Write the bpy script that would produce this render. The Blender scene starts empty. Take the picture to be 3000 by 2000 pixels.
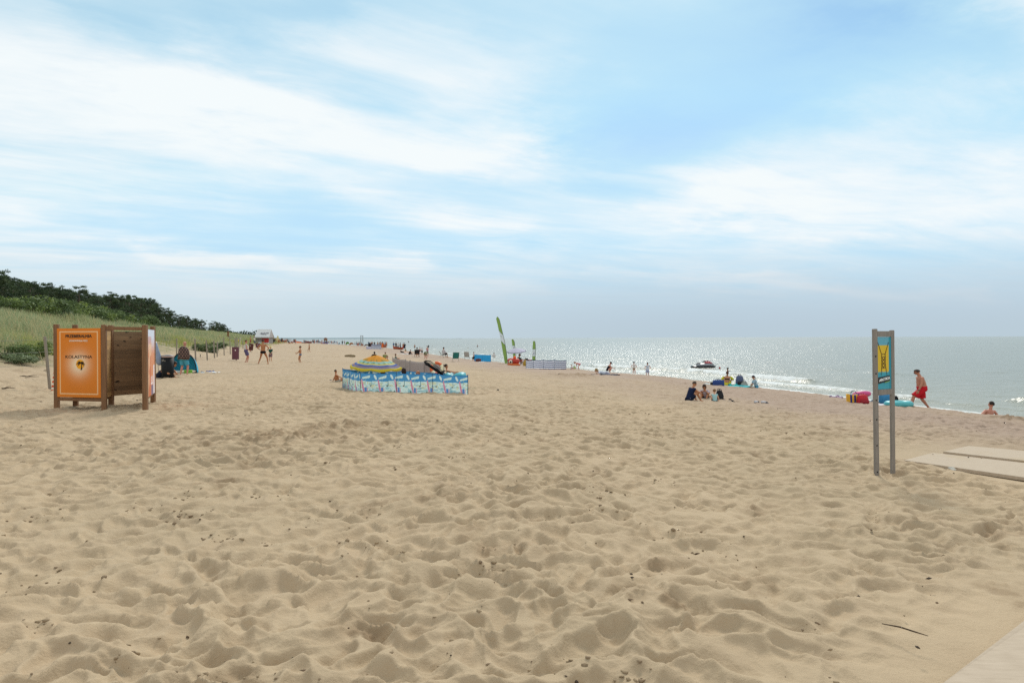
import bpy, bmesh, math, random
import numpy as np
from mathutils import Vector, Matrix, Euler
random.seed(7); RNG = np.random.default_rng(11)
R = math.radians
SC = bpy.context.scene
COL = SC.collection
# ---------------------------------------------------------------- camera
CAMZ = 1.9; FPX = 2000.0
cam_d = bpy.data.cameras.new('camera'); cam = bpy.data.objects.new('camera', cam_d); COL.objects.link(cam)
cam_d.lens = 24; cam_d.sensor_width = 36; cam_d.clip_start = 0.1; cam_d.clip_end = 60000
cam.location = (0, 0, CAMZ)
CM = Matrix.Rotation(R(90 - 0.286), 3, 'X') @ Matrix.Rotation(R(-0.2), 3, 'Z')
cam.rotation_euler = CM.to_euler()
SC.camera = cam
SC.view_settings.view_transform = 'Standard'; SC.view_settings.look = 'None'
SC.view_settings.gamma = 1; SC.view_settings.exposure = 0.08
SC.cycles.max_bounces = 6; SC.cycles.diffuse_bounces = 3; SC.cycles.glossy_bounces = 3
SC.cycles.transparent_max_bounces = 8; SC.cycles.sample_clamp_indirect = 4
SC.cycles.use_denoising = False
# ---------------------------------------------------------------- noise
def h2(ix, iy, seed):
    a = (ix.astype(np.int64) * 374761393 + iy.astype(np.int64) * 668265263 + seed * 974634777) & 0xffffffff
    a = ((a ^ (a >> 13)) * 1274126177) & 0xffffffff
    a = ((a ^ (a >> 16)) * 2246822519) & 0xffffffff
    a = a ^ (a >> 15)
    return (a & 0xffffff) / float(0x1000000)
def vnoise(x, y, seed=0):
    ix = np.floor(x); iy = np.floor(y); fx = x - ix; fy = y - iy
    fx = fx * fx * fx * (fx * (fx * 6 - 15) + 10); fy = fy * fy * fy * (fy * (fy * 6 - 15) + 10)
    a = h2(ix, iy, seed); b = h2(ix + 1, iy, seed); c = h2(ix, iy + 1, seed); d = h2(ix + 1, iy + 1, seed)
    return (a + (b - a) * fx) * (1 - fy) + (c + (d - c) * fx) * fy
def fbm(x, y, seed=0, o=3):
    s = 0; a = 0.5; t = 0
    for i in range(o):
        s = s + a * vnoise(x, y, seed + i * 17); t += a; a *= 0.5; x = x * 2.03 + 11.3; y = y * 2.03 - 7.1
    return s / t
def bowls(x, y, seed, k=16.0, dens=1.0):
    """soft minimum of many paraboloid dimples: bowls with ridges between"""
    ix = np.floor(x); iy = np.floor(y); acc = np.zeros_like(x)
    for dx in (-1, 0, 1):
        for dy in (-1, 0, 1):
            cx = ix + dx; cy = iy + dy
            jx = cx + h2(cx, cy, seed); jy = cy + h2(cx, cy, seed + 1)
            th = h2(cx, cy, seed + 2) * 6.283; el = 0.7 + 0.7 * h2(cx, cy, seed + 3)
            ux = x - jx; uy = y - jy; c = np.cos(th); s = np.sin(th)
            a = (ux * c + uy * s) * el; b = (-ux * s + uy * c) / el
            acc = acc + np.exp(-k * (a * a + b * b + 0.35 * h2(cx, cy, seed + 4)))
    return -np.log(acc + 1e-9) / k
def sstep(a, b, x):
    t = np.clip((x - a) / (b - a), 0, 1); return t * t * (3 - 2 * t)
# ---------------------------------------------------------------- terrain
SEA = -1.35
CREST = np.array([(40, -60), (27, -10), (20.5, 12), (17.2, 22.4), (16.4, 24.2), (15.4, 27.4), (14.4, 31.5), (13.4, 37), (11.8, 42.8), (9.5, 49.5), (6.4, 57.5), (4.9, 62), (1.7, 68), (-0.4, 73.5),
                  (-4.0, 84), (-6.0, 91), (-12.9, 114), (-21, 143), (-38, 205), (-76, 310), (-140, 450), (-300, 750), (-900, 1700), (-3000, 4500)], float)
FOOT = np.array([(-2, -60), (-9.5, -5), (-13.6, 12), (-16.4, 23), (-21.5, 44), (-24.6, 55), (-30, 73), (-42, 118), (-62, 190), (-100, 315), (-165, 455), (-330, 760), (-950, 1720), (-3100, 4600)], float)
def sdist(x, y, poly):
    best = np.full(np.shape(x), 1e18); sg = np.zeros(np.shape(x))
    for (ax, ay), (bx, by) in zip(poly[:-1], poly[1:]):
        dx, dy = bx - ax, by - ay; L = dx * dx + dy * dy
        t = np.clip(((x - ax) * dx + (y - ay) * dy) / L, 0, 1)
        ex = x - ax - t * dx; ey = y - ay - t * dy; d = ex * ex + ey * ey
        cr = dx * (y - ay) - dy * (x - ax)
        m = d < best
        best = np.where(m, d, best); sg = np.where(m, np.sign(cr), sg)
    return np.sqrt(best) * sg
DQ = [-60, -5, -2, 0, 3, 5, 8, 11, 14, 18, 30, 60, 400]
DH = [0, 0, .05, .16, .62, 1.0, 1.9, 2.8, 3.45, 3.6, 3.7, 4.0, 6]
def macro(x, y, sq=False):
    x = np.asarray(x, float); y = np.asarray(y, float)
    wob = 1.2 * (fbm(x * .13, y * .13, 5, 2) - .5)
    s = sdist(x, y, CREST) + wob
    q = sdist(x, y, FOOT)
    si = np.clip(s, 0, 21)
    z = np.where(s > 0, -0.85 * (1 - si / 21) ** 1.2, -0.85 + np.maximum(s * .17, -1.6))
    r = np.hypot(x, y)
    H = np.interp(y, [0, 45, 77, 110, 170, 300, 600], [3.9, 3.75, 3.5, 3.1, 2.7, 2.2, 2.0]) / 3.6
    qq = q + 1.6 * (fbm(x * .22, y * .22, 8, 2) - .5) * sstep(0, 3, q + 2)
    d = np.interp(qq, DQ, DH) * H
    d = d + sstep(2.5, 7, q) * .7 * (fbm(x * .3, y * .3, 31, 3) - .5)
    z = z + d
    if sq: return z, s, q
    return z
def gz(x, y): return float(macro(np.array([x]), np.array([y]))[0])
def ray(px, py):
    return CM @ Vector(((px - 1500) / FPX, -(py - 1000) / FPX, -1.0))
def ground(px, py, water=False):
    d = ray(px, py); d = d / d.y
    t = np.exp(np.linspace(math.log(2.0), math.log(1500), 6000))
    X = d.x * t; Z = CAMZ + d.z * t
    g = macro(X, t)
    if water: g = np.maximum(g, SEA)
    below = np.nonzero(Z < g)[0]
    i = below[0] if len(below) else len(t) - 1
    if not water:
        s = macro(X[:i + 1], t[:i + 1], True)[1]; ok = np.nonzero(s > -.3)[0]
        if s[-1] < -.3 and len(ok): i = ok[-1]; return Vector((X[i], t[i], g[i]))
    return Vector((X[i], t[i], g[i]))
def atdepth(px, py, dep):
    d = ray(px, py); d = d / d.y
    return Vector((d.x * dep, dep, CAMZ + d.z * dep))
def on_ground(px, dep):
    d = ray(px, 1000); d = d / d.y
    x = d.x * dep; return Vector((x, dep, gz(x, dep)))
# ---------------------------------------------------------------- mesh building
class MB:
    def __init__(s): s.v = []; s.f = []; s.m = []; s.mi = 0
    def add(s, vs, fs):
        o = len(s.v); s.v.extend([tuple(p) for p in vs])
        for f in fs: s.f.append([i + o for i in f]); s.m.append(s.mi)
        return s
    def box(s, c, size, rot=None, bev=0.0):
        hx, hy, hz = size[0] / 2, size[1] / 2, size[2] / 2; b = min(bev, hx * .9, hy * .9, hz * .9)
        M = rot if rot is not None else Matrix.Identity(3); c = Vector(c)
        if b <= 0:
            vs = [(x, y, z) for z in (-hz, hz) for y in (-hy, hy) for x in (-hx, hx)]
            fs = [(0, 2, 3, 1), (4, 5, 7, 6), (0, 1, 5, 4), (2, 6, 7, 3), (0, 4, 6, 2), (1, 3, 7, 5)]
        else:
            vs = []; fs = []
            def ring(z, x, y, cc): return [(x - cc, -y, z), (x, -y + cc, z), (x, y - cc, z), (x - cc, y, z), (-x + cc, y, z), (-x, y - cc, z), (-x, -y + cc, z), (-x + cc, -y, z)]
            for z, i in ((-hz, b), (-hz + b, 0), (hz - b, 0), (hz, b)): vs += ring(z, hx - i, hy - i, b)
            for k in range(3):
                for j in range(8): fs.append((k * 8 + j, k * 8 + (j + 1) % 8, k * 8 + 8 + (j + 1) % 8, k * 8 + 8 + j))
            fs.append(tuple(range(7, -1, -1))); fs.append(tuple(range(24, 32)))
        return s.add([M @ Vector(v) + c for v in vs], fs)
    def bar(s, a, b, w, d=None, up=(0, 0, 1), bev=0.0):
        a = Vector(a); b = Vector(b); d = d or w; z = (b - a); L = z.length; z.normalize()
        x = Vector(up).cross(z)
        if x.length < 1e-4: x = Vector((1, 0, 0)) if abs(z.x) < .9 else Vector((0, 1, 0)); x = (x - z * x.dot(z))
        x.normalize(); y = z.cross(x)
        return s.box((a + b) / 2, (w, d, L), Matrix((x, y, z)).transposed(), bev)
    def tube(s, pts, rs, n=8, cap=True):
        pts = [Vector(p) for p in pts]
        if not hasattr(rs, '__len__'): rs = [rs] * len(pts)
        vs = []; fs = []; ref = None
        for i, p in enumerate(pts):
            t = (pts[min(i + 1, len(pts) - 1)] - pts[max(i - 1, 0)])
            if t.length < 1e-9: t = Vector((0, 0, 1))
            t.normalize()
            if ref is None: ref = t.orthogonal().normalized()
            ref = (ref - t * ref.dot(t)); 
            if ref.length < 1e-6: ref = t.orthogonal()
            ref.normalize(); b = t.cross(ref)
            for j in range(n):
                a = 2 * math.pi * j / n
                vs.append(p + (ref * math.cos(a) + b * math.sin(a)) * rs[i])
        for i in range(len(pts) - 1):
            for j in range(n): fs.append((i * n + j, i * n + (j + 1) % n, (i + 1) * n + (j + 1) % n, (i + 1) * n + j))
        if cap: fs.append(tuple(range(n - 1, -1, -1))); fs.append(tuple((len(pts) - 1) * n + j for j in range(n)))
        return s.add(vs, fs)
    def capsule(s, pts, rs, n=10):
        pts = [Vector(p) for p in pts]; rs = list(rs)
        t0 = (pts[0] - pts[1]).normalized(); t1 = (pts[-1] - pts[-2]).normalized()
        P = []; Q = []
        for k in (.98, .8, .45): P.append(pts[0] + t0 * rs[0] * k); Q.append(rs[0] * math.sqrt(1 - k * k))
        P += pts; Q += rs
        for k in (.45, .8, .98): P.append(pts[-1] + t1 * rs[-1] * k); Q.append(rs[-1] * math.sqrt(1 - k * k))
        return s.tube(P, Q, n)
    def loft(s, rings, side, n=14):
        """rings: (centre, half width along side, half depth); closed"""
        cs = [Vector(r[0]) for r in rings]; vs = []; fs = []; side = Vector(side).normalized()
        for i, r in enumerate(rings):
            t = (cs[min(i + 1, len(cs) - 1)] - cs[max(i - 1, 0)]).normalized()
            sd = (side - t * side.dot(t)).normalized(); fw = t.cross(sd)
            for j in range(n):
                a = 2 * math.pi * j / n; vs.append(cs[i] + sd * r[1] * math.cos(a) + fw * r[2] * math.sin(a))
        for i in range(len(cs) - 1):
            for j in range(n): fs.append((i * n + j, i * n + (j + 1) % n, (i + 1) * n + (j + 1) % n, (i + 1) * n + j))
        fs.append(tuple(range(n - 1, -1, -1))); fs.append(tuple((len(cs) - 1) * n + j for j in range(n)))
        return s.add(vs, fs)
    def ell(s, c, r, rot=None, n=12, m=8):
        c = Vector(c); M = rot if rot is not None else Matrix.Identity(3); vs = []; fs = []
        vs.append(M @ Vector((0, 0, -r[2])) + c)
        for i in range(1, m):
            ph = math.pi * i / m - math.pi / 2
            for j in range(n):
                a = 2 * math.pi * j / n
                vs.append(M @ Vector((r[0] * math.cos(ph) * math.cos(a), r[1] * math.cos(ph) * math.sin(a), r[2] * math.sin(ph))) + c)
        vs.append(M @ Vector((0, 0, r[2])) + c); T = len(vs) - 1
        for j in range(n):
            fs.append((0, 1 + (j + 1) % n, 1 + j)); o = 1 + (m - 2) * n; fs.append((T, o + j, o + (j + 1) % n))
        for i in range(m - 2):
            for j in range(n): fs.append((1 + i * n + j, 1 + i * n + (j + 1) % n, 1 + (i + 1) * n + (j + 1) % n, 1 + (i + 1) * n + j))
        return s.add(vs, fs)
    def lathe(s, prof, c=(0, 0, 0), n=20, rot=None):
        c = Vector(c); M = rot if rot is not None else Matrix.Identity(3); vs = []; fs = []
        for r, z in prof:
            for j in range(n):
                a = 2 * math.pi * j / n; vs.append(M @ Vector((r * math.cos(a), r * math.sin(a), z)) + c)
        for i in range(len(prof) - 1):
            for j in range(n): fs.append((i * n + j, i * n + (j + 1) % n, (i + 1) * n + (j + 1) % n, (i + 1) * n + j))
        return s.add(vs, fs)
    def torus(s, c, Rm, r, rot=None, n=28, m=10, sx=1, sy=1):
        c = Vector(c); M = rot if rot is not None else Matrix.Identity(3); vs = []; fs = []
        for i in range(n):
            a = 2 * math.pi * i / n
            for j in range(m):
                b = 2 * math.pi * j / m; rr = Rm + r * math.cos(b)
                vs.append(M @ Vector((rr * math.cos(a) * sx, rr * math.sin(a) * sy, r * math.sin(b))) + c)
        for i in range(n):
            for j in range(m): fs.append((i * m + j, ((i + 1) % n) * m + j, ((i + 1) % n) * m + (j + 1) % m, i * m + (j + 1) % m))
        return s.add(vs, fs)
    def sheet(s, fn, nu, nv, thick=0.0):
        P = [[Vector(fn(i / nu, j / nv)) for i in range(nu + 1)] for j in range(nv + 1)]
        W = nu + 1; vs = [p for row in P for p in row]
        fs = [(j * W + i, j * W + i + 1, (j + 1) * W + i + 1, (j + 1) * W + i) for j in range(nv) for i in range(nu)]
        if thick:
            N = []
            for j in range(nv + 1):
                for i in range(nu + 1):
                    a = P[j][min(i + 1, nu)] - P[j][max(i - 1, 0)]; b = P[min(j + 1, nv)][i] - P[max(j - 1, 0)][i]
                    k = a.cross(b); N.append(k.normalized() if k.length > 1e-9 else Vector((0, 0, 1)))
            o = len(vs); vs = vs + [v - nn * thick for v, nn in zip(vs, N)]
            fs = fs + [tuple(o + q for q in reversed(f)) for f in fs]
            for i in range(nu): fs.append((i + 1, i, o + i, o + i + 1)); k = nv * W; fs.append((k + i, k + i + 1, o + k + i + 1, o + k + i))
            for j in range(nv): fs.append((j * W, (j + 1) * W, o + (j + 1) * W, o + j * W)); k = nu; fs.append(((j + 1) * W + k, j * W + k, o + j * W + k, o + (j + 1) * W + k))
        return s.add(vs, fs)
    def mesh(s, name, mats, smooth=True):
        me = bpy.data.meshes.new(name); me.from_pydata(s.v, [], s.f)
        for m in (mats if isinstance(mats, (list, tuple)) else [mats]): me.materials.append(m)
        if max(s.m, default=0): me.polygons.foreach_set('material_index', s.m)
        if smooth: me.polygons.foreach_set('use_smooth', [True] * len(s.f))
        me.update(); return me
    def build(s, name, mats, parent=None, smooth=False, loc=None, rot=None):
        return link(name, s.mesh(name, mats, smooth), parent, loc, rot)
def link(name, me, parent=None, loc=None, rot=None):
    o = bpy.data.objects.new(name, me); COL.objects.link(o)
    if parent: o.parent = parent
    if loc is not None: o.location = loc
    if rot is not None: o.rotation_euler = rot
    return o
def tag(o, label=None, cat=None, group=None, kind=None):
    if label: o['label'] = label
    if cat: o['category'] = cat
    if group: o['group'] = group
    if kind: o['kind'] = kind
    return o
def thing(name, label, cat, loc=(0, 0, 0), rz=0, group=None):
    o = bpy.data.objects.new(name, None); COL.objects.link(o); o.location = loc; o.rotation_euler = (0, 0, rz); o.empty_display_size = .1
    return tag(o, label, cat, group)
def copy_tree(o, parent=None):
    c = o.copy(); COL.objects.link(c); c.parent = parent
    for ch in list(o.children): copy_tree(ch, c)
    return c
def np_mesh(name, V, F, mat, smooth=True, attrs=None, colors=None):
    """V (n,3), F (m,k) arrays"""
    me = bpy.data.meshes.new(name); n = len(V); m, k = F.shape
    me.vertices.add(n); me.vertices.foreach_set('co', np.ascontiguousarray(V, np.float32).ravel())
    me.loops.add(m * k); me.loops.foreach_set('vertex_index', np.ascontiguousarray(F, np.int32).ravel())
    me.polygons.add(m); me.polygons.foreach_set('loop_start', np.arange(0, m * k, k, dtype=np.int32))
    try: me.polygons.foreach_set('loop_total', np.full(m, k, np.int32))
    except Exception: pass
    if smooth: me.polygons.foreach_set('use_smooth', np.ones(m, bool))
    me.update(calc_edges=True)
    for an, av in (attrs or {}).items():
        a = me.attributes.new(an, 'FLOAT', 'POINT'); a.data.foreach_set('value', np.ascontiguousarray(av, np.float32))
    if colors is not None:
        a = me.attributes.new('col', 'FLOAT_COLOR', 'POINT'); c = np.ones((n, 4), np.float32); c[:, :3] = colors; a.data.foreach_set('color', c.ravel())
    me.materials.append(mat); return me
def grid_faces(nr, nc):
    i = np.arange(nr * nc).reshape(nr, nc)
    return np.stack([i[:-1, :-1], i[:-1, 1:], i[1:, 1:], i[1:, :-1]], -1).reshape(-1, 4)
# ---------------------------------------------------------------- materials
def lin(h):
    h = h.lstrip('#'); c = [int(h[i:i + 2], 16) / 255 for i in (0, 2, 4)]
    return tuple(x / 12.92 if x <= .04045 else ((x + .055) / 1.055) ** 2.4 for x in c)
class NT:
    def __init__(s, tree): s.t = tree; s.n = tree.nodes; s.l = tree.links
    def new(s, typ, **kw):
        n = s.n.new(typ)
        for k, v in kw.items(): setattr(n, k, v)
        return n
    def put(s, sock, v):
        if isinstance(v, bpy.types.NodeSocket): s.l.new(v, sock)
        else:
            if sock.type == 'RGBA' and not hasattr(v, '__len__'): v = (v, v, v, 1)
            elif sock.type == 'RGBA' and len(v) == 3: v = (*v, 1)
            sock.default_value = v
    def math(s, op, a, b=None, c=None, clamp=False):
        n = s.new('ShaderNodeMath', operation=op, use_clamp=clamp); s.put(n.inputs[0], a)
        if b is not None: s.put(n.inputs[1], b)
        if c is not None: s.put(n.inputs[2], c)
        return n.outputs[0]
    def vmath(s, op, a, b=None, out=0):
        n = s.new('ShaderNodeVectorMath', operation=op); s.put(n.inputs[0], a)
        if b is not None:
            if op == 'SCALE': s.put(n.inputs['Scale'], b)
            else: s.put(n.inputs[1], b)
        return n.outputs[out]
    def comb(s, x, y, z=0.0):
        n = s.new('ShaderNodeCombineXYZ'); s.put(n.inputs[0], x); s.put(n.inputs[1], y); s.put(n.inputs[2], z); return n.outputs[0]
    def noise(s, vec, scale, detail=3, rough=.5, out='Fac', dist=0.0):
        n = s.new('ShaderNodeTexNoise'); s.put(n.inputs['Vector'], vec); s.put(n.inputs['Scale'], scale); s.put(n.inputs['Detail'], detail); s.put(n.inputs['Roughness'], rough); s.put(n.inputs['Distortion'], dist)
        return n.outputs[out]
    def rng(s, v, a, b, c=0.0, d=1.0, smooth=False):
        n = s.new('ShaderNodeMapRange', interpolation_type='SMOOTHSTEP' if smooth else 'LINEAR'); s.put(n.inputs[0], v)
        for i, q in enumerate((a, b, c, d)): s.put(n.inputs[i + 1], q)
        return n.outputs[0]
    def mix(s, f, a, b, mode='MIX'):
        n = s.new('ShaderNodeMix', data_type='RGBA', blend_type=mode); s.put(n.inputs[0], f); s.put(n.inputs[6], a); s.put(n.inputs[7], b); return n.outputs[2]
    def attr(s, name, out='Fac'): return s.new('ShaderNodeAttribute', attribute_name=name).outputs[out]
    def bump(s, h, strength=.5, dist=.02, normal=None):
        n = s.new('ShaderNodeBump'); s.put(n.inputs['Height'], h); n.inputs['Strength'].default_value = strength; n.inputs['Distance'].default_value = dist
        if normal is not None: s.l.new(normal, n.inputs['Normal'])
        return n.outputs[0]
def new_mat(name):
    m = bpy.data.materials.new(name); m.use_nodes = True; nt = NT(m.node_tree)
    b = m.node_tree.nodes['Principled BSDF']; return m, nt, b
_mc = {}
def mat(name, col, rough=.6, var=.12, scale=6.0, bump=0.0, metal=0.0, spec=.4, trans=0.0, sheen=0.0, stretch=None):
    """plain object paint / cloth / skin with mild mottling and optional relief"""
    key = (name, col, rough, var, scale, bump)
    if key in _mc: return _mc[key]
    c = lin(col) if isinstance(col, str) else col
    m, nt, b = new_mat(name)
    tc = nt.new('ShaderNodeTexCoord').outputs['Object']
    if stretch: tc = nt.vmath('MULTIPLY', tc, stretch)
    n = nt.noise(tc, scale, 4, .6)
    f = nt.rng(n, .3, .7, 1 - var, 1 + var)
    nt.put(b.inputs['Base Color'], nt.mix(1.0, c, nt.comb(f, f, f), 'MULTIPLY'))
    b.inputs['Roughness'].default_value = rough; b.inputs['Metallic'].default_value = metal
    b.inputs['Specular IOR Level'].default_value = spec
    if trans: 
        b.inputs['Transmission Weight'].default_value = 0
        tr = nt.new('ShaderNodeBsdfTranslucent'); nt.put(tr.inputs[0], c)
        mx = nt.new('ShaderNodeMixShader'); mx.inputs[0].default_value = trans
        nt.l.new(b.outputs[0], mx.inputs[1]); nt.l.new(tr.outputs[0], mx.inputs[2])
        nt.l.new(mx.outputs[0], m.node_tree.nodes['Material Output'].inputs[0])
    if bump:
        nn = nt.noise(tc, scale * 5, 4, .6); nt.l.new(nt.bump(nn, bump, .01), b.inputs['Normal'])
    _mc[key] = m; return m
def mat_col(name, rough=.7, trans=0.0, bump=0.0, spec=.3, mul=None):
    """colour printed / grown on the mesh as its own attribute"""
    key = (name, 'attr')
    if key in _mc: return _mc[key]
    m, nt, b = new_mat(name)
    c = nt.attr('col', 'Color'); nt.put(b.inputs['Base Color'], c); b.inputs['Roughness'].default_value = rough
    b.inputs['Specular IOR Level'].default_value = spec
    if bump:
        tc = nt.new('ShaderNodeTexCoord').outputs['Object']
        nt.l.new(nt.bump(nt.noise(tc, 14, 3, .5), bump, .02), b.inputs['Normal'])
    if trans:
        tr = nt.new('ShaderNodeBsdfTranslucent'); nt.put(tr.inputs[0], c)
        mx = nt.new('ShaderNodeMixShader'); mx.inputs[0].default_value = trans
        nt.l.new(b.outputs[0], mx.inputs[1]); nt.l.new(tr.outputs[0], mx.inputs[2])
        nt.l.new(mx.outputs[0], m.node_tree.nodes['Material Output'].inputs[0])
    _mc[key] = m; return m
# ================================================================ SKY
SUN_AZ, SUN_EL = 12.5, 42.0
W = bpy.data.worlds.new('World'); SC.world = W; W.use_nodes = True
nt = NT(W.node_tree); bg = W.node_tree.nodes['Background']
sky = nt.new('ShaderNodeTexSky', sky_type='NISHITA'); sky.sun_disc = False
sky.sun_elevation = R(SUN_EL); sky.sun_rotation = R(SUN_AZ); sky.air_density = 1.0; sky.dust_density = 0.2; sky.ozone_density = 1.5
D = nt.new('ShaderNodeTexCoord').outputs['Generated']
sep = nt.new('ShaderNodeSeparateXYZ'); nt.l.new(D, sep.inputs[0]); dx, dy, dz = sep.outputs
az = nt.math('ARCTAN2', dx, dy); el = nt.math('ARCSINE', dz)
def AE(px, py):
    a = math.atan((px - 1500) / 2000); return a, math.atan((988 - py) / 2000 * math.cos(a))
# wispy texture laid out on a high flat cloud deck, fibres running away to the right
zc = nt.math('MAXIMUM', dz, 0.015); zc = nt.math('ADD', zc, .06)
cx = nt.math('DIVIDE', dx, zc); cy = nt.math('DIVIDE', dy, zc)
th = R(62); ct, st_ = math.cos(th), math.sin(th)      # fibre direction on the deck
fu = nt.math('ADD', nt.math('MULTIPLY', cx, st_), nt.math('MULTIPLY', cy, ct))
fv = nt.math('SUBTRACT', nt.math('MULTIPLY', cx, ct), nt.math('MULTIPLY', cy, st_))
wv = nt.noise(nt.comb(cx, cy, 1.0), .45, 3, .5, 'Color')
wv = nt.vmath('SCALE', nt.vmath('SUBTRACT', wv, (.5, .5, .5)), 1.3)
fib = nt.noise(nt.vmath('ADD', nt.comb(nt.math('MULTIPLY', fu, .22), fv, 0.0), wv), 1.1, 8, .62)
fib2 = nt.noise(nt.vmath('ADD', nt.comb(nt.math('MULTIPLY', fu, .35), fv, 4.0), nt.vmath('SCALE', wv, .6)), 3.2, 6, .6)
soft = nt.noise(nt.comb(nt.math('MULTIPLY', cx, .6), nt.math('MULTIPLY', cy, 1.0), 7.0), 1.3, 6, .6)
# slow warp of the (azimuth, elevation) chart so the banks have ragged edges
w2 = nt.noise(nt.comb(nt.math('MULTIPLY', az, 4.5), nt.math('MULTIPLY', el, 13.0), 3.0), 1.0, 6, .62, 'Color')
w2 = nt.vmath('SUBTRACT', w2, (.5, .5, .5)); s2 = nt.new('ShaderNodeSeparateXYZ'); nt.l.new(w2, s2.inputs[0])
aw = nt.math('ADD', az, nt.math('MULTIPLY', s2.outputs[0], .30)); ew = nt.math('ADD', el, nt.math('MULTIPLY', s2.outputs[1], .085))
def bank(p0, p1, wpx, strength):
    """a long cloud bank between two sky directions; wpx its half width"""
    a0, e0 = AE(*p0); a1, e1 = AE(*p1); da, de = a1 - a0, e1 - e0; L = math.hypot(da, de)
    ua, ue = da / L, de / L; w = wpx / 2000
    ra = nt.math('SUBTRACT', aw, a0); re = nt.math('SUBTRACT', ew, e0)
    t = nt.math('ADD', nt.math('MULTIPLY', ra, ua), nt.math('MULTIPLY', re, ue))
    d = nt.math('SUBTRACT', nt.math('MULTIPLY', re, ua), nt.math('MULTIPLY', ra, ue))
    over = nt.math('SUBTRACT', nt.math('ABSOLUTE', nt.math('SUBTRACT', t, L / 2)), L / 2)
    over = nt.math('MULTIPLY', nt.math('MAXIMUM', over, 0.0), .45)
    q = nt.math('ADD', nt.math('MULTIPLY', d, d), nt.math('MULTIPLY', over, over))
    g = nt.math('EXPONENT', nt.math('MULTIPLY', q, -1 / (w * w)))
    return nt.math('MULTIPLY', g, strength)
BANKS = [((-200, 190), (760, 330), 85, .8), ((-200, 60), (500, 190), 70, .35), ((700, 340), (1500, 450), 70, .62), ((1350, 460), (2150, 540), 45, .55), ((1000, 150), (1250, 120), 60, .3),
         ((-100, 540), (500, 560), 90, .45), ((480, 735), (1250, 775), 22, .75), ((1000, 570), (1500, 700), 38, .5), ((1550, 560), (2300, 640), 40, .35),
         ((2300, 560), (2950, 520), 70, .6), ((2650, 330), (3100, 230), 70, .4), ((2050, 640), (3000, 680), 40, .35), ((-100, 780), (400, 800), 70, .35), ((2150, 850), (2900, 870), 16, .35),
         ((600, 860), (1500, 830), 30, .35), ((1500, 180), (1250, 330), 90, .3), ((2750, 20), (3100, 10), 60, .5), ((1750, 800), (2400, 830), 14, .3)]
BLUES = [((1900, 330), (2560, 60), 150, .95), ((1500, 90), (2350, 20), 90, .5), ((2250, 330), (1700, 420), 60, .6), ((350, 30), (1000, 20), 60, .55), ((300, 640), (900, 660), 60, .45),
         ((500, 520), (1150, 600), 55, .38), ((2560, 60), (3000, 140), 80, .7), ((1500, 560), (1900, 600), 30, .3)]
wht = None
for b_ in BANKS: 
    k = bank(b_[0], b_[1], b_[2] * 1.25, b_[3] * .74); wht = k if wht is None else nt.math('ADD', wht, k)
blu = None
for b_ in BLUES:
    k = bank(*b_); blu = k if blu is None else nt.math('ADD', blu, k)
fibm = nt.rng(fib, .30, .70, 0.0, 1.0); fibm2 = nt.rng(fib2, .3, .7, 0.0, 1.0); softm = nt.rng(soft, .3, .7, 0.0, 1.0)
hz_k = nt.rng(el, .02, .13, 0.0, 1.0, True)
softm, fibm, fibm2 = [nt.math('ADD', .5, nt.math('MULTIPLY', nt.math('SUBTRACT', q_, .5), hz_k)) for q_ in (softm, fibm, fibm2)]
tex = nt.math('ADD', nt.math('MULTIPLY', fibm, .42), nt.math('ADD', nt.math('MULTIPLY', fibm2, .34), nt.math('MULTIPLY', softm, .24)))
veil = nt.math('ADD', nt.math('ADD', .32, nt.rng(dy, .25, -.25, 0.0, .5)), nt.math('MULTIPLY', tex, .56))                      # thin high veil; extra cloud added behind the camera for fill
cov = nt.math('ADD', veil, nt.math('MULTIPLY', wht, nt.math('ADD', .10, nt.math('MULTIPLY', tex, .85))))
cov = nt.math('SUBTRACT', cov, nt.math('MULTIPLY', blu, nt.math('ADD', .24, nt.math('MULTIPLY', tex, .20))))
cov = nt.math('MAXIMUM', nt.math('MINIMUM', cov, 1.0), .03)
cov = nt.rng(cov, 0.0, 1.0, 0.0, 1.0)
K = 10.0                                                                        # 1 / background strength
thin = tuple(K * c for c in (.57, .82, .90)); thick = tuple(K * c for c in (.86, .915, .93))
grey = tuple(K * c for c in (.44, .525, .60)); greyL = tuple(K * c for c in (.58, .66, .70))
ccol = nt.mix(nt.rng(cov, .35, .95, 0.0, 1.0, True), thin, thick)
# blue-grey bank low over the sea, paler to the left
low = nt.math('MULTIPLY', nt.rng(el, .005, .15, 1.0, 0.0, True), nt.math('ADD', .62, nt.math('MULTIPLY', softm, .42)))
gcol = nt.mix(nt.rng(az, -.55, .25, 0.0, 1.0, True), greyL, grey)
base = nt.mix(nt.math('POWER', cov, .7), nt.vmath('MINIMUM', nt.mix(1.0, sky.outputs[0], (1.0, 1.22, 1.16), 'MULTIPLY'), (4.2, 6.6, 9.4)), ccol)
base = nt.mix(nt.math('MINIMUM', low, 1.0), base, gcol)
# out of view behind the camera the veil is made denser, as fill light
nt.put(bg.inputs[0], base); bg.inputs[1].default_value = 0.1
# ================================================================ SUN
sd = bpy.data.lights.new('sun', 'SUN'); sun = bpy.data.objects.new('sun', sd); COL.objects.link(sun)
sd.energy = 2.4; sd.angle = R(14); sd.color = (1.0, .95, .86)
sv = Vector((math.sin(R(SUN_AZ)) * math.cos(R(SUN_EL)), math.cos(R(SUN_AZ)) * math.cos(R(SUN_EL)), math.sin(R(SUN_EL))))
sun.rotation_euler = sv.to_track_quat('Z', 'Y').to_euler(); sun.location = sv * 50
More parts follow.
